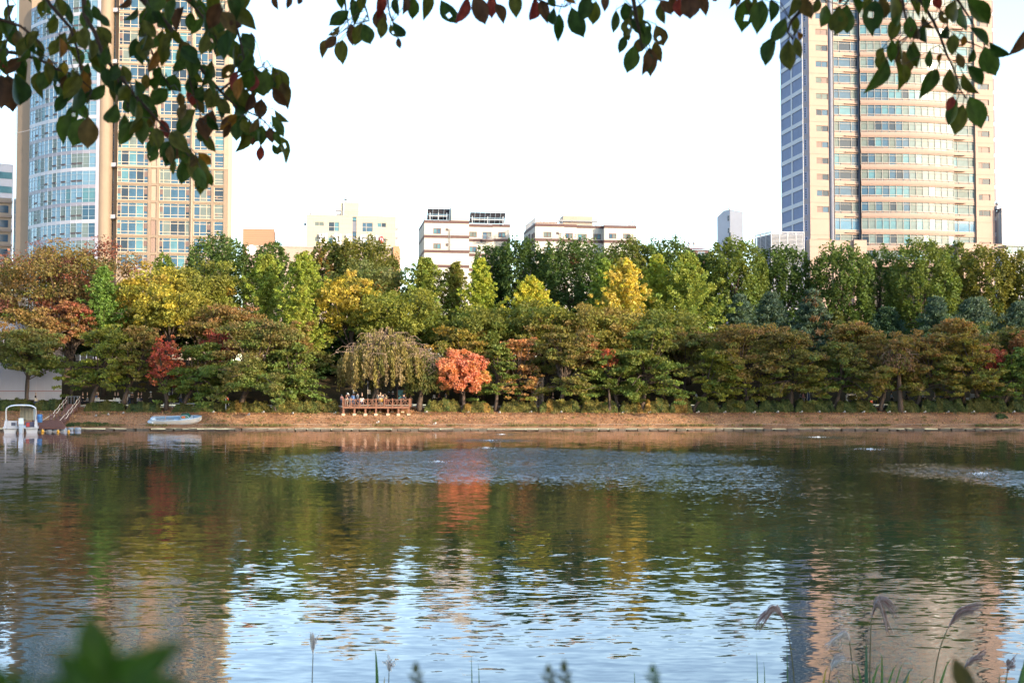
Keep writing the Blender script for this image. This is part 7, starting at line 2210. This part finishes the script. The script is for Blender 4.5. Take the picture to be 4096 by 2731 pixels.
def bez(pts, n):
    out = []
    for i in range(n + 1):
        t = i / n; q = [Vector(p) for p in pts]
        while len(q) > 1: q = [a.lerp(b, t) for a, b in zip(q, q[1:])]
        out.append(q[0])
    return out
M_TWIG = mat('near_twig', (0.05, 0.032, 0.026), .9)
def near_tree(label, base, crown_c, crown_r, branches, leafs, pal, seed, limb_top, boughs):
    rng = random.Random(seed); nr = np.random.default_rng(seed)
    root = thing('overhanging_cherry', label, 'tree', base)
    O = Vector(base)
    tk = MB(O)
    tb, lt = O, Vector(limb_top)
    tk.tube([tb + Vector((0, 0, -.2)), tb.lerp(lt, .3) + Vector((.1, -.1, .2)), tb.lerp(lt, .65), lt], [.30, .24, .2, .16], 10)
    bough_pts = []
    for bg_ in boughs:
        c = bez([lt] + [Vector(q) for q in bg_], 14)
        tk.tube(c, [.13 * (1 - .7 * i / 14) for i in range(15)], 8)
        bough_pts += c[3:]
    groups = []
    for bi, br in enumerate(branches):
        yd = br['y']
        pts = [P(u, v, yd + dy) for (u, v, dy) in [(q + (0,))[:3] for q in br['p']]]
        start = pts[0]
        if br.get('limb', True):
            at = min(bough_pts, key=lambda q: (q - start).length)
            mid = at.lerp(start, .55) + Vector((.06, .1, -.05))
            tk.tube([at, mid, start], [br['r'] * 1.8, br['r'] * 1.4, br['r']], 6, cap=False)
        m = MB(O); r0 = br['r']; n = len(pts)
        m.tube(pts, [r0 * (1 - .75 * i / (n - 1)) for i in range(n)], 6)
        side = []
        o = m.build('branch', M_TWIG, root, True)
        groups.append((o, pts))
        # leaves spread along the branch
        step, lo, hi, frm = br.get('step', 0), br.get('lo', 64), br.get('hi', 100), br.get('from', 0.0)
        if step:
            px = [Vector(q[:2]) for q in br['p']]
            tot = sum((b - a).length for a, b in zip(px, px[1:])); s = tot * frm; k = 0
            while s < tot:
                acc = 0
                for a, b in zip(px, px[1:]):
                    l = (b - a).length
                    if acc + l >= s: q = a.lerp(b, (s - acc) / l); break
                    acc += l
                for sd in (-1, 1):
                    if rng.random() < .12: continue
                    ang = rad(sd * rng.uniform(0, 42) + rng.uniform(-10, 10))
                    ln = rng.uniform(lo, hi)
                    j = (rng.uniform(-52, 52), rng.uniform(-18, 42))
                    yb = yd + rng.uniform(-.35, .45)
                    u0, v0 = q.x + j[0] + sd * 10, q.y + j[1]
                    p0 = P(u0, v0, yb); p1 = P(u0 + math.sin(ang) * ln, v0 + math.cos(ang) * ln, yb + rng.uniform(-.05, .05))
                    place_leaf(o, O, p0, p1, rng, rng.choices([c for c, _ in pal], [w for _, w in pal])[0])
                    st = MB(O); 
                    if k % 2 == 0:
                        anchor = P(q.x, q.y, yd)
                        st.tube([anchor, (anchor + p0) / 2 + Vector((0, 0, .02)), p0], .0022, 3, cap=False); st.build('twig', M_TWIG, o)
                    k += 1
                s += step * rng.uniform(.95, 1.4)
    for lf in leafs:
        u0, v0, u1, v1 = lf[:4]
        col = lf[4] if len(lf) > 4 else rng.choices([c for c, _ in pal], [w for _, w in pal])[0]
        # hang it from the nearest branch
        best = min(range(len(groups)), key=lambda i: min((P(u0, v0, 5.5) - q).length for q in groups[i][1]))
        yb = branches[best]['y'] + rng.uniform(-.25, .3)
        p0, p1 = P(u0, v0, yb), P(u1, v1, yb + rng.uniform(-.03, .03))
        o = groups[best][0]
        place_leaf(o, O, p0, p1, rng, col, len(lf) > 5)
        q = min(groups[best][1], key=lambda q: (q - p0).length)
        if (q - p0).length < .45:
            st = MB(O); st.tube([q, q.lerp(p0, .5) + Vector((0, 0, .03)), p0], .002, 3, cap=False); st.build('twig', M_TWIG, o)
    tk.build('trunk', M_BARK, root, True)
    # the rest of the crown, overhead and behind the viewpoint
    n = 14000
    C = nr.normal(size=(n, 3)); C = unit(C) * (nr.random((n, 1)) ** .4) * np.array(crown_r) + np.array(crown_c) - np.array(base)
    k = n // 3            # foliage round the boughs, above the view
    bp = np.array([tuple(q) for q in bough_pts])
    C[:k] = bp[nr.integers(0, len(bp), k)] + nr.normal(size=(k, 3)) * np.array([.45, .35, .22]) + np.array([0, 0, .42]) - np.array(base)
    nrm = unit(nr.normal(size=(n, 3)) + np.array([0, 0, .4])); tan = unit(np.cross(nrm, nr.normal(size=(n, 3)))); bit = np.cross(nrm, tan)
    L = .085 * nr.uniform(.8, 1.3, (n, 1))
    quads_object('crown', C, tan * L, bit * L * .6, np.array([(.05, .07, .022), (.08, .06, .025), (.03, .05, .02)])[nr.integers(0, 3, n)], root, M_LEAF)
    return root

PALL = [('green', 7), ('deep', 3.5), ('olive', 5), ('bronze', 1.3), ('brown', .5), ('orange', .5), ('red', .15)]
bl = [dict(y=5.4, r=.011, p=[(330, -70), (338, 63), (377, 127), (412, 222), (462, 285), (551, 396), (620, 470), (690, 545), (770, 640), (810, 690)], step=24, **{'from': 0.05}),
      dict(y=5.6, r=.013, p=[(500, -70), (580, 10), (672, 102), (740, 184), (813, 286), (880, 364), (944, 427), (1016, 504)], step=22, **{'from': .06}),
      dict(y=5.2, r=.010, p=[(-90, 60), (0, 78), (80, 105), (140, 150), (175, 200)], step=30),
      dict(y=5.5, r=.010, p=[(-90, 190), (70, 215), (160, 240), (230, 280), (300, 300), (370, 360)], step=27, lo=78, hi=112),
      dict(y=5.8, r=.010, p=[(150, -70), (200, 20), (280, 110), (310, 200), (330, 330), (300, 450)], step=26),
      dict(y=5.3, r=.009, p=[(900, -70), (925, 40), (955, 140), (975, 230), (990, 330)], step=23, lo=80, hi=118),
      dict(y=5.5, r=.006, p=[(880, 364), (960, 300), (1050, 268), (1110, 300)], step=45, limb=False, lo=65, hi=90, **{'from': .45}),
      dict(y=5.6, r=.005, p=[(944, 427), (1040, 470), (1090, 520), (1130, 590)], step=60, limb=False, lo=55, hi=80, **{'from': .3}),
      dict(y=5.5, r=.005, p=[(462, 285), (490, 380), (520, 440), (560, 470)], step=45, limb=False, lo=90, hi=125, **{'from': .3}),
      dict(y=5.5, r=.005, p=[(740, 184), (760, 330), (800, 450), (815, 500)], step=45, limb=False, lo=70, hi=100, **{'from': .3}),
      dict(y=5.4, r=.009, p=[(700, -70), (760, 10), (830, 90), (870, 170)], step=30, lo=78, hi=112),
      dict(y=5.5, r=.007, p=[(590, -70), (600, 60), (590, 170), (650, 300), (700, 380)], step=40, **{'from': .15}),
      dict(y=5.6, r=.006, p=[(20, -70), (40, 80), (20, 220), (40, 330)], step=46, **{'from': .2})]
ll = [(285, 455, 240, 575), (335, 470, 290, 590, 'green'), (350, 465, 352, 600, 'bronze'), (500, 455, 490, 550, 'green'), (560, 465, 572, 582, 'green'), (620, 582, 600, 655, 'green'), (640, 530, 590, 560, 'olive'),
      (775, 452, 705, 550, 'green'), (700, 580, 658, 668, 'deep'), (715, 590, 775, 660, 'green'), (740, 625, 730, 745, 'green'), (760, 620, 830, 758, 'olive'), (700, 640, 690, 700, 'olive'),
      (0, 300, 10, 440, 'brown'), (60, 290, 95, 440, 'deep'), (30, 300, 50, 450, 'brown'), (240, 150, 250, 240, 'orange'), (330, 280, 338, 390, 'orange'), (190, 230, 195, 300, 'orange'), (260, 250, 262, 300, 'yellow'),
      (70, 120, 85, 200, 'bronze'), (1000, 255, 1015, 312, 'deep'), (1065, 275, 1055, 390), (1085, 270, 1150, 395, 'olive'), (1060, 280, 1075, 380, 'green'), (1130, 330, 1152, 430, 'bronze'), (1090, 350, 1150, 432, 'brown'), (1015, 370, 985, 455, 'brown'), (1045, 395, 1040, 480, 'brown'),
      (985, 490, 955, 625, 'olive'), (1000, 480, 970, 560, 'brown'), (1085, 460, 1140, 552, 'green'), (1098, 440, 1155, 498, 'olive', 1), (1045, 582, 1037, 648, 'red'), (1110, 540, 1155, 662, 'olive', 1), (1015, 550, 1008, 585, 'brown'), (1075, 510, 1090, 575, 'brown'),
      (915, 475, 880, 500, 'brown'), (925, 495, 890, 555, 'brown'), (850, 440, 800, 560, 'brown'), (800, 470, 830, 560, 'brown'), (775, 330, 770, 430, 'red'), (1003, 130, 1008, 185, 'brown')]
near_tree('near left cherry whose dark leafy branches hang into the view', (-6.2, -2.4, 2.75), (-3.2, -1.2, 8.6), (5.2, 4.6, 1.6), bl, ll, PALL, 31, (-4.2, .6, 7.2), [[(-3.6, 3.0, 7.7), (-2.6, 5.6, 7.5), (-.6, 5.6, 6.75)], [(-4.6, 3.0, 7.6), (-3.4, 5.6, 7.0), (-2.2, 5.5, 6.85)]])
PALR = [('green', 5), ('olive', 4), ('deep', 3), ('bronze', 2), ('brown', 1)]
brn = [dict(y=5.6, r=.008, p=[(1400, -80), (1445, -10), (1465, 40), (1478, 85)]), dict(y=5.7, r=.006, p=[(1370, -80), (1385, 50), (1395, 110), (1345, 145)]), dict(y=5.6, r=.006, p=[(1545, -80), (1555, 40), (1570, 90)]),
       dict(y=5.6, r=.010, p=[(1900, -80), (1960, -20), (2060, -40), (2200, 20), (2260, 30)]), dict(y=5.5, r=.012, p=[(2520, -80), (2540, 40), (2555, 120), (2570, 200)], step=36, lo=65, hi=95, **{'from': .3}),
       dict(y=5.6, r=.008, p=[(2700, -90), (2740, -30), (2800, -40), (2900, -40)]), dict(y=5.4, r=.010, p=[(3260, -80), (3215, 30), (3165, 85), (3150, 130), (3172, 160)]),
       dict(y=5.3, r=.008, p=[(3420, -80), (3400, -10), (3380, 20), (3330, 40)]), dict(y=5.4, r=.009, p=[(3640, -80), (3681, 0), (3735, 89), (3761, 147), (3788, 222), (3815, 276), (3846, 369), (3864, 395)]),
       dict(y=5.4, r=.006, p=[(3761, 147), (3830, 158), (3890, 175), (3935, 195)], limb=False), dict(y=5.3, r=.006, p=[(3600, -80), (3620, 60), (3640, 140), (3600, 165), (3575, 230)], step=50, lo=70, hi=100, **{'from': .2}),
       dict(y=5.3, r=.009, p=[(3800, -80), (3830, 0), (3870, 60), (3900, 110)]), dict(y=5.3, r=.008, p=[(4180, -80), (4140, 40), (4100, 115)])]
lr = [(1100, -22, 1107, 42, 'brown'), (1150, -22, 1157, 40, 'brown'), (1190, -25, 1205, 28, 'brown'), (1368, -40, 1360, 38, 'green'), (1395, 42, 1316, 106, 'deep'), (1408, -5, 1425, 92, 'deep'), (1455, -40, 1440, 45, 'olive'),
      (1360, 105, 1315, 148, 'bronze'), (1347, 145, 1300, 196, 'brown'), (1335, 158, 1275, 232, 'bronze', 1), (1370, 158, 1368, 258, 'olive'), (1352, 165, 1356, 244, 'brown'), (1405, 95, 1410, 186, 'brown'), (1455, 95, 1484, 182, 'green'), (1450, 92, 1418, 184, 'olive'),
      (1520, -30, 1518, 75, 'red'), (1520, 30, 1515, 125, 'brown'), (1535, 70, 1522, 158, 'olive'), (1570, 85, 1626, 158, 'deep'), (1562, 95, 1585, 158, 'olive'), (1592, 150, 1600, 198, 'brown'), (1585, -20, 1588, 70, 'deep'), (1615, -25, 1620, 66, 'brown'), (1648, -15, 1650, 82, 'green'), (1700, -40, 1705, 80, 'olive'),
      (1765, 0, 1828, 106, 'deep'), (1868, -15, 1830, 104, 'red'), (1895, -25, 1945, 106, 'brown'), (1960, -20, 1972, 78, 'red'), (1985, 15, 2018, 88, 'brown'), (2063, -25, 2063, 70, 'olive'), (2140, -15, 2126, 100, 'red'), (2165, 0, 2187, 88, 'brown'), (2235, 55, 2233, 168, 'deep'), (2218, 30, 2207, 112, 'deep'), (2285, 30, 2336, 155, 'deep'),
      (2345, -25, 2330, 92, 'deep'), (2385, 5, 2369, 102, 'olive'), (2418, -25, 2420, 46, 'brown'), (2200, -40, 2215, 40, 'green'), (2250, -40, 2300, 20, 'orange'), (2465, 40, 2455, 136, 'green'), (2500, 140, 2478, 216, 'deep'), (2535, 180, 2511, 298, 'green'), (2585, 205, 2578, 302, 'brown'), (2600, 190, 2602, 306, 'brown'), (2625, 100, 2657, 192, 'bronze'), (2590, 110, 2570, 200, 'green'),
      (2645, 5, 2652, 102, 'olive'), (2640, 0, 2690, 60, 'brown'), (2690, -30, 2690, 56, 'brown'), (2720, -10, 2719, 74, 'red'), (2762, -30, 2762, 82, 'brown'), (2740, -30, 2743, 52, 'brown'), (2788, -30, 2787, 24, 'bronze'), (2810, -15, 2822, 58, 'brown'), (2855, -30, 2866, 13, 'red'), (2925, -30, 2926, 40, 'bronze'), (2940, -30, 2950, 25, 'brown'),
      (2990, -10, 2968, 130, 'green'), (3050, 0, 3025, 132, 'green'), (3085, 0, 3094, 80, 'deep'), (3015, -30, 3000, 60, 'olive'), (3140, 70, 3086, 178, 'green'), (3105, 145, 3050, 267, 'deep'), (3188, 66, 3178, 138, 'olive'), (3152, 160, 3157, 290, 'olive'), (3180, 150, 3203, 234, 'olive'), (3190, 128, 3208, 165, 'orange'),
      (3180, -20, 3165, 70, 'olive'), (3215, -20, 3245, 80, 'bronze'), (3270, -10, 3260, 62, 'olive'), (3306, 20, 3284, 112, 'green'), (3357, 22, 3341, 152, 'olive'), (3388, 18, 3388, 140, 'green'), (3410, -10, 3450, 58, 'green'), (3365, -30, 3360, 20, 'red'), (3480, -10, 3455, 40, 'olive'), (3500, 0, 3490, 144, 'deep'), (3520, -20, 3545, 90, 'bronze'), (3575, -10, 3612, 60, 'brown'), (3592, 60, 3562, 170, 'olive'),
      (3628, -20, 3684, 62, 'olive'), (3645, 80, 3640, 138, 'olive'), (3690, 60, 3730, 130, 'bronze'), (3535, 190, 3503, 238, 'olive'), (3570, 160, 3565, 255, 'green'), (3546, 236, 3474, 374, 'green'), (3580, 248, 3611, 366, 'olive'), (3602, 185, 3595, 272, 'bronze'), (3618, 258, 3630, 336, 'olive'), (3655, 162, 3664, 278, 'olive'), (3640, 175, 3650, 215, 'orange'), (3700, 90, 3690, 190, 'deep'), (3722, 198, 3716, 282, 'green'), (3748, 276, 3684, 388, 'green'),
      (3797, 274, 3815, 392, 'olive'), (3850, 292, 3904, 388, 'olive'), (3815, 385, 3786, 446, 'red'), (3830, 398, 3788, 508, 'green'), (3852, 416, 3819, 544, 'olive'), (3878, 386, 3927, 518, 'green'), (3870, 262, 3939, 344, 'deep'), (3895, 195, 3880, 265, 'green'), (3937, 186, 3984, 308, 'green'), (3880, 110, 3962, 180, 'deep'), (3958, 168, 4038, 240, 'deep', 1), (3870, -5, 3968, 100, 'green'),
      (3822, 0, 3800, 100, 'olive'), (3842, 25, 3864, 130, 'green'), (3762, 40, 3790, 105, 'bronze'), (3815, 136, 3806, 224, 'olive'), (3858, 140, 3850, 190, 'orange'), (3770, 212, 3752, 258, 'orange'), (3828, 212, 3856, 278, 'bronze'), (3740, -20, 3760, 40, 'red'), (4105, 118, 4054, 220, 'brown'), (3700, -20, 3705, 50, 'green'), (3790, 100, 3775, 170, 'deep')]
near_tree('near right cherry whose leafy twigs hang along the top of the view', (6.4, -3.0, 2.75), (4.6, -1.6, 8.4), (6.2, 5.0, 1.9), brn, lr, PALR, 37, (3.4, .2, 7.4), [[(3.2, 3.4, 7.8), (1.5, 5.8, 7.3), (-.9, 5.7, 6.75)], [(3.8, 3.2, 7.6), (3.2, 5.6, 7.2), (1.6, 5.5, 6.85)]])

# ------------------------------------------------------------------ plants on the near bank
def near_z(y):
    pr = [(-40, 3.0), (-3, 2.75), (1.6, 2.7), (4.0, 2.3), (7.5, 1.4), (10.5, 0.6), (13.5, -.6)]
    for (a, za), (b, zb) in zip(pr, pr[1:]):
        if y <= b: return za + (zb - za) * (y - a) / (b - a)
    return -.6
M_PLUME = mat('plume', (0.36, 0.29, 0.29), .8)
M_PLUME2 = mat('plume_pale', (0.58, 0.54, 0.52), .8)
M_PLUMED = mat('plume_dark', (0.20, 0.10, 0.09), .8)
M_STEM = mat('reed_stem', (0.09, 0.085, 0.04), .7)
def blade(parent, O, pts, w, m, name='blade'):
    c = bez(pts, 8); mb = MB(O)
    vs, fs = [], []
    for i, p in enumerate(c):
        t = i / 8; ww = w * (1 - t ** 2.5) * (.6 + .4 * min(1, t * 5)) / 2
        vs += [p + Vector((-ww, ww * .4, 0)), p + Vector((0, 0, -ww * .3)), p + Vector((ww, -ww * .2, 0))]
    for i in range(8):
        for j in range(2): a = i * 3 + j; fs.append((a, a + 1, a + 4, a + 3))
    mb.add(vs, fs); return mb.build(name, m, parent, True)
def miscanthus(label, y, stem, arch, tips, seed, m, strands=16, leaves=(), thick=.006):
    """stem: pixel points from low to the plume's foot; arch: peak; tips: where the strands end"""
    rng = random.Random(seed)
    foot = P(stem[0][0], stem[0][1], y); foot = Vector((foot.x, y, near_z(y)))
    T = thing('silver_grass', label, 'grass plant', foot, 0, 'silver grass plumes on the near bank')
    pts = [foot] + [P(u, v, y) for u, v in stem]
    b = MB(foot); b.tube(bez(pts, 12), [thick * (1 - .5 * i / 12) for i in range(13)], 5); b.build('stem', M_STEM, T, True)
    top = pts[-1]; pk = P(arch[0], arch[1], y)
    b = MB(foot); b2 = MB(foot)
    for k in range(strands):
        tip = rng.choice(tips); tp = P(tip[0] + rng.uniform(-14, 14), tip[1] + rng.uniform(-16, 16), y + rng.uniform(-.05, .05))
        f = rng.uniform(0, .6)
        pk2 = pk + Vector((rng.uniform(-.03, .03), rng.uniform(-.04, .04), rng.uniform(-.035, .02)))
        s0 = top.lerp(pk, f * .5)
        c = bez([s0, s0.lerp(pk2, .8) + Vector((0, 0, .02)), pk2, tp], 12)
        (b if k % 3 else b2).tube(c, [.0026] * 6 + [.0032] * 5 + [.002, .001], 3, cap=False)
        for i in range(3, 12):              # silky hairs
            for _ in range(3):
                q = c[i]; d = Vector((rng.uniform(-.012, .012), rng.uniform(-.01, .01), -rng.uniform(.008, .022)))
                b.tube([q, q + d], [.0011, .0005], 3, cap=False)
    b.build('plume', m, T, True); b2.build('plume_core', M_PLUMED if m is M_PLUME else M_PLUME, T, True)
    for (pp, w, mm) in leaves:
        blade(T, foot, [foot + Vector((rng.uniform(-.03, .03), 0, 0))] + [P(u, v, y) for u, v in pp], w, mm)
    return T
B_G = mat('blade_green', (0.07, 0.16, 0.035), .5); B_Y = mat('blade_yellow', (0.32, 0.26, 0.04), .5); B_D = mat('blade_bluegreen', (0.045, 0.12, 0.07), .5)
miscanthus('arched purple plume leaning left over the blue reflection', 8.6, [(3195, 2731), (3165, 2590), (3144, 2490)], (3088, 2405), [(3020, 2500), (3035, 2515), (3050, 2480), (3110, 2440)], 1, M_PLUME, 22)
miscanthus('tallest plume with dark stem drooping right', 8.2, [(3474, 2731), (3480, 2560), (3486, 2470)], (3520, 2370), [(3586, 2460), (3580, 2440), (3563, 2535), (3550, 2480), (3585, 2475)], 2, M_PLUME, 26, [([(3462, 2650), (3466, 2562)], .032, B_D)])
miscanthus('feathery grey plume leaning far right', 7.8, [(3703, 2731), (3745, 2610), (3790, 2515)], (3850, 2430), [(3945, 2412), (3935, 2430), (3920, 2420), (3900, 2440)], 3, M_PLUME, 24, [([(3720, 2720), (3805, 2628)], .03, B_G)])
miscanthus('short pale tufted plume left of the tallest one', 8.9, [(3424, 2710), (3405, 2610), (3398, 2564)], (3373, 2520), [(3307, 2592), (3345, 2598), (3320, 2570)], 4, M_PLUME2, 14)
miscanthus('pale plume low beside the yellow blade', 8.4, [(3300, 2760), (3322, 2680)], (3345, 2630), [(3372, 2612), (3380, 2625), (3440, 2640)], 5, M_PLUME2, 12, [([(3262, 2720), (3312, 2660)], .026, B_Y)])
miscanthus('thin grey plume behind the blurred buds', 8.0, [(3790, 2760), (3851, 2680)], (3900, 2630), [(3942, 2600), (3935, 2620)], 6, M_PLUME, 14)
miscanthus('fading plume stalk at the right edge', 8.3, [(4010, 2760), (4030, 2690)], (4040, 2640), [(4060, 2625), (4050, 2660)], 7, M_PLUME, 10, [([(4060, 2720), (4100, 2645)], .04, B_D)])
miscanthus('slim upright white plume at the bottom left of the middle', 9.5, [(1245, 2760), (1252, 2620)], (1250, 2560), [(1245, 2535), (1262, 2535), (1254, 2525)], 8, M_PLUME2, 12)
miscanthus('small open plume at the bottom right of the single blade', 9.5, [(1552, 2760), (1556, 2690)], (1556, 2650), [(1530, 2640), (1585, 2640), (1558, 2625), (1575, 2670)], 9, M_PLUME2, 12)
def blade_clump(label, u, y, blades, seed):
    foot = P(u, 2731, y); foot = Vector((foot.x, y, near_z(y)))
    T = thing('grass_clump', label, 'grass plant', foot, 0, 'grass clumps on the near bank')
    for (pp, w, mm) in blades:
        blade(T, foot, [foot] + [P(a, b, y) for a, b in pp], w, mm)
blade_clump('single green grass blade at the bottom left of the middle', 1510, 8.5, [([(1518, 2680), (1500, 2590)], .034, B_G), ([(1530, 2740), (1540, 2700)], .02, B_Y)], 1)
blade_clump('leafy green grass clump below the tallest plume', 3480, 8.0, [([(3440, 2700), (3530, 2640)], .03, B_G), ([(3520, 2690), (3590, 2655)], .028, B_G), ([(3540, 2650), (3525, 2612)], .024, B_G), ([(3470, 2700), (3420, 2640)], .024, B_G),
            ([(3560, 2720), (3660, 2660)], .03, B_D), ([(3600, 2740), (3720, 2700)], .026, B_G), ([(3500, 2720), (3390, 2690)], .026, B_G), ([(3400, 2740), (3340, 2700)], .026, B_Y), ([(3620, 2720), (3640, 2690)], .03, B_Y), ([(3560, 2700), (3616, 2645)], .018, B_G)], 2)
blade_clump('green and blue grass blades at the right bottom corner', 4060, 7.6, [([(4070, 2690), (4110, 2600)], .035, B_G), ([(4030, 2740), (4020, 2700)], .02, B_G), ([(3980, 2745), (4000, 2690)], .02, B_D)], 3)
for k, (u, v, h) in enumerate(((1888, 2610, 2), (2540, 2680, 1), (3030, 2600, 2), (3150, 2570, 1))):
    blade_clump(('pair of thin green blades at the bottom middle', 'lone short blade right of the bottom middle', 'pair of thin dry stalks left of the arched plume', 'pale green stalk behind the arched plume')[k], u, 9.0, [([(u + 4, 2700), (u - 4, v)], .012, B_G)] + ([([(u + 40, 2720), (u + 24, v + 40)], .012, B_G)] if h == 2 else []), 5)

# out of focus plants right in front of the viewpoint
def close_shrub(label, foot, y, leaves, m, stems=1):
    rng = random.Random(6)
    f = Vector((P(foot, 2731, y).x, y, near_z(y)))
    T = thing('close_shrub', label, 'shrub', f, 0, 'blurred plants just in front of the viewpoint')
    top = P(foot, 2760, y)
    b = MB(f); b.tube([f, f.lerp(top, .5) + Vector((.03, 0, 0)), top], [.012, .009, .005], 6); b.build('stem', M_TWIG, T, True)
    for (u0, v0, u1, v1, w, dy) in leaves:
        p0, p1 = P(u0, v0, y + dy), P(u1, v1, y + dy)
        o = link('leaf', rng.choice(LEAVES[:3]), T, None, 0, m)
        d = p1 - p0; L = d.length; Y = d.normalized(); view = Vector((rng.uniform(-.4, .4), -1, .5)); N_ = (view - Y * view.dot(Y)).normalized(); X = Y.cross(N_)
        ww = w * y / FPX; q = p0 - f
        o.matrix_local = Matrix(((X.x * ww, Y.x * L, N_.x * L, q.x), (X.y * ww, Y.y * L, N_.y * L, q.y), (X.z * ww, Y.z * L, N_.z * L, q.z), (0, 0, 0, 1)))
LG = leaf_mat('close', (.03, .08, .006))
close_shrub('blurred broad green leaves at the bottom left corner', 430, .50, [(430, 2790, 345, 2430, 150, 0), (440, 2800, 715, 2560, 170, .02), (420, 2800, 205, 2590, 110, -.02), (480, 2800, 640, 2640, 150, -.03), (350, 2800, 300, 2640, 120, .02), (560, 2830, 730, 2700, 120, .03),
            (400, 2830, 520, 2600, 170, .04), (300, 2830, 180, 2700, 120, .03), (640, 2860, 700, 2700, 140, .0)], LG)
close_shrub('blurred dark green sprig in the bottom left corner', 30, .52, [(20, 2800, 10, 2650, 80, 0), (60, 2810, 90, 2680, 70, .02), (140, 2820, 150, 2690, 50, .01), (-20, 2800, -40, 2640, 90, 0)], LG)
LD = leaf_mat('closedark', (.07, .085, .055))
for k, (u, v, y) in enumerate(((1665, 2640, 1.5), (2195, 2650, 1.5), (2258, 2630, 1.6), (2612, 2650, 1.4))):
    close_shrub(('small blurred sprig left of the bottom middle', 'left one of the two blurred sprigs at the bottom middle', 'right one of the two blurred sprigs at the bottom middle', 'dark blurred sprig right of the bottom middle')[k], u, y,
                [(u, 2700, u - 2, v, 24, 0), (u, 2735, u - 30, 2690, 20, 0), (u + 4, 2730, u + 26, 2680, 20, .01), (u, 2750, u + 34, 2722, 22, 0), (u, 2690, u - 14, v + 20, 18, .01)], LD if k != 3 else LG)
LB = leaf_mat('closebrown', (.06, .055, .02))
close_shrub('blurred brown green buds among the right plumes', 3850, 1.6, [(3845, 2760, 3820, 2625, 70, 0), (3850, 2780, 3880, 2668, 70, .01), (3846, 2790, 3850, 2690, 60, .02)], LB)
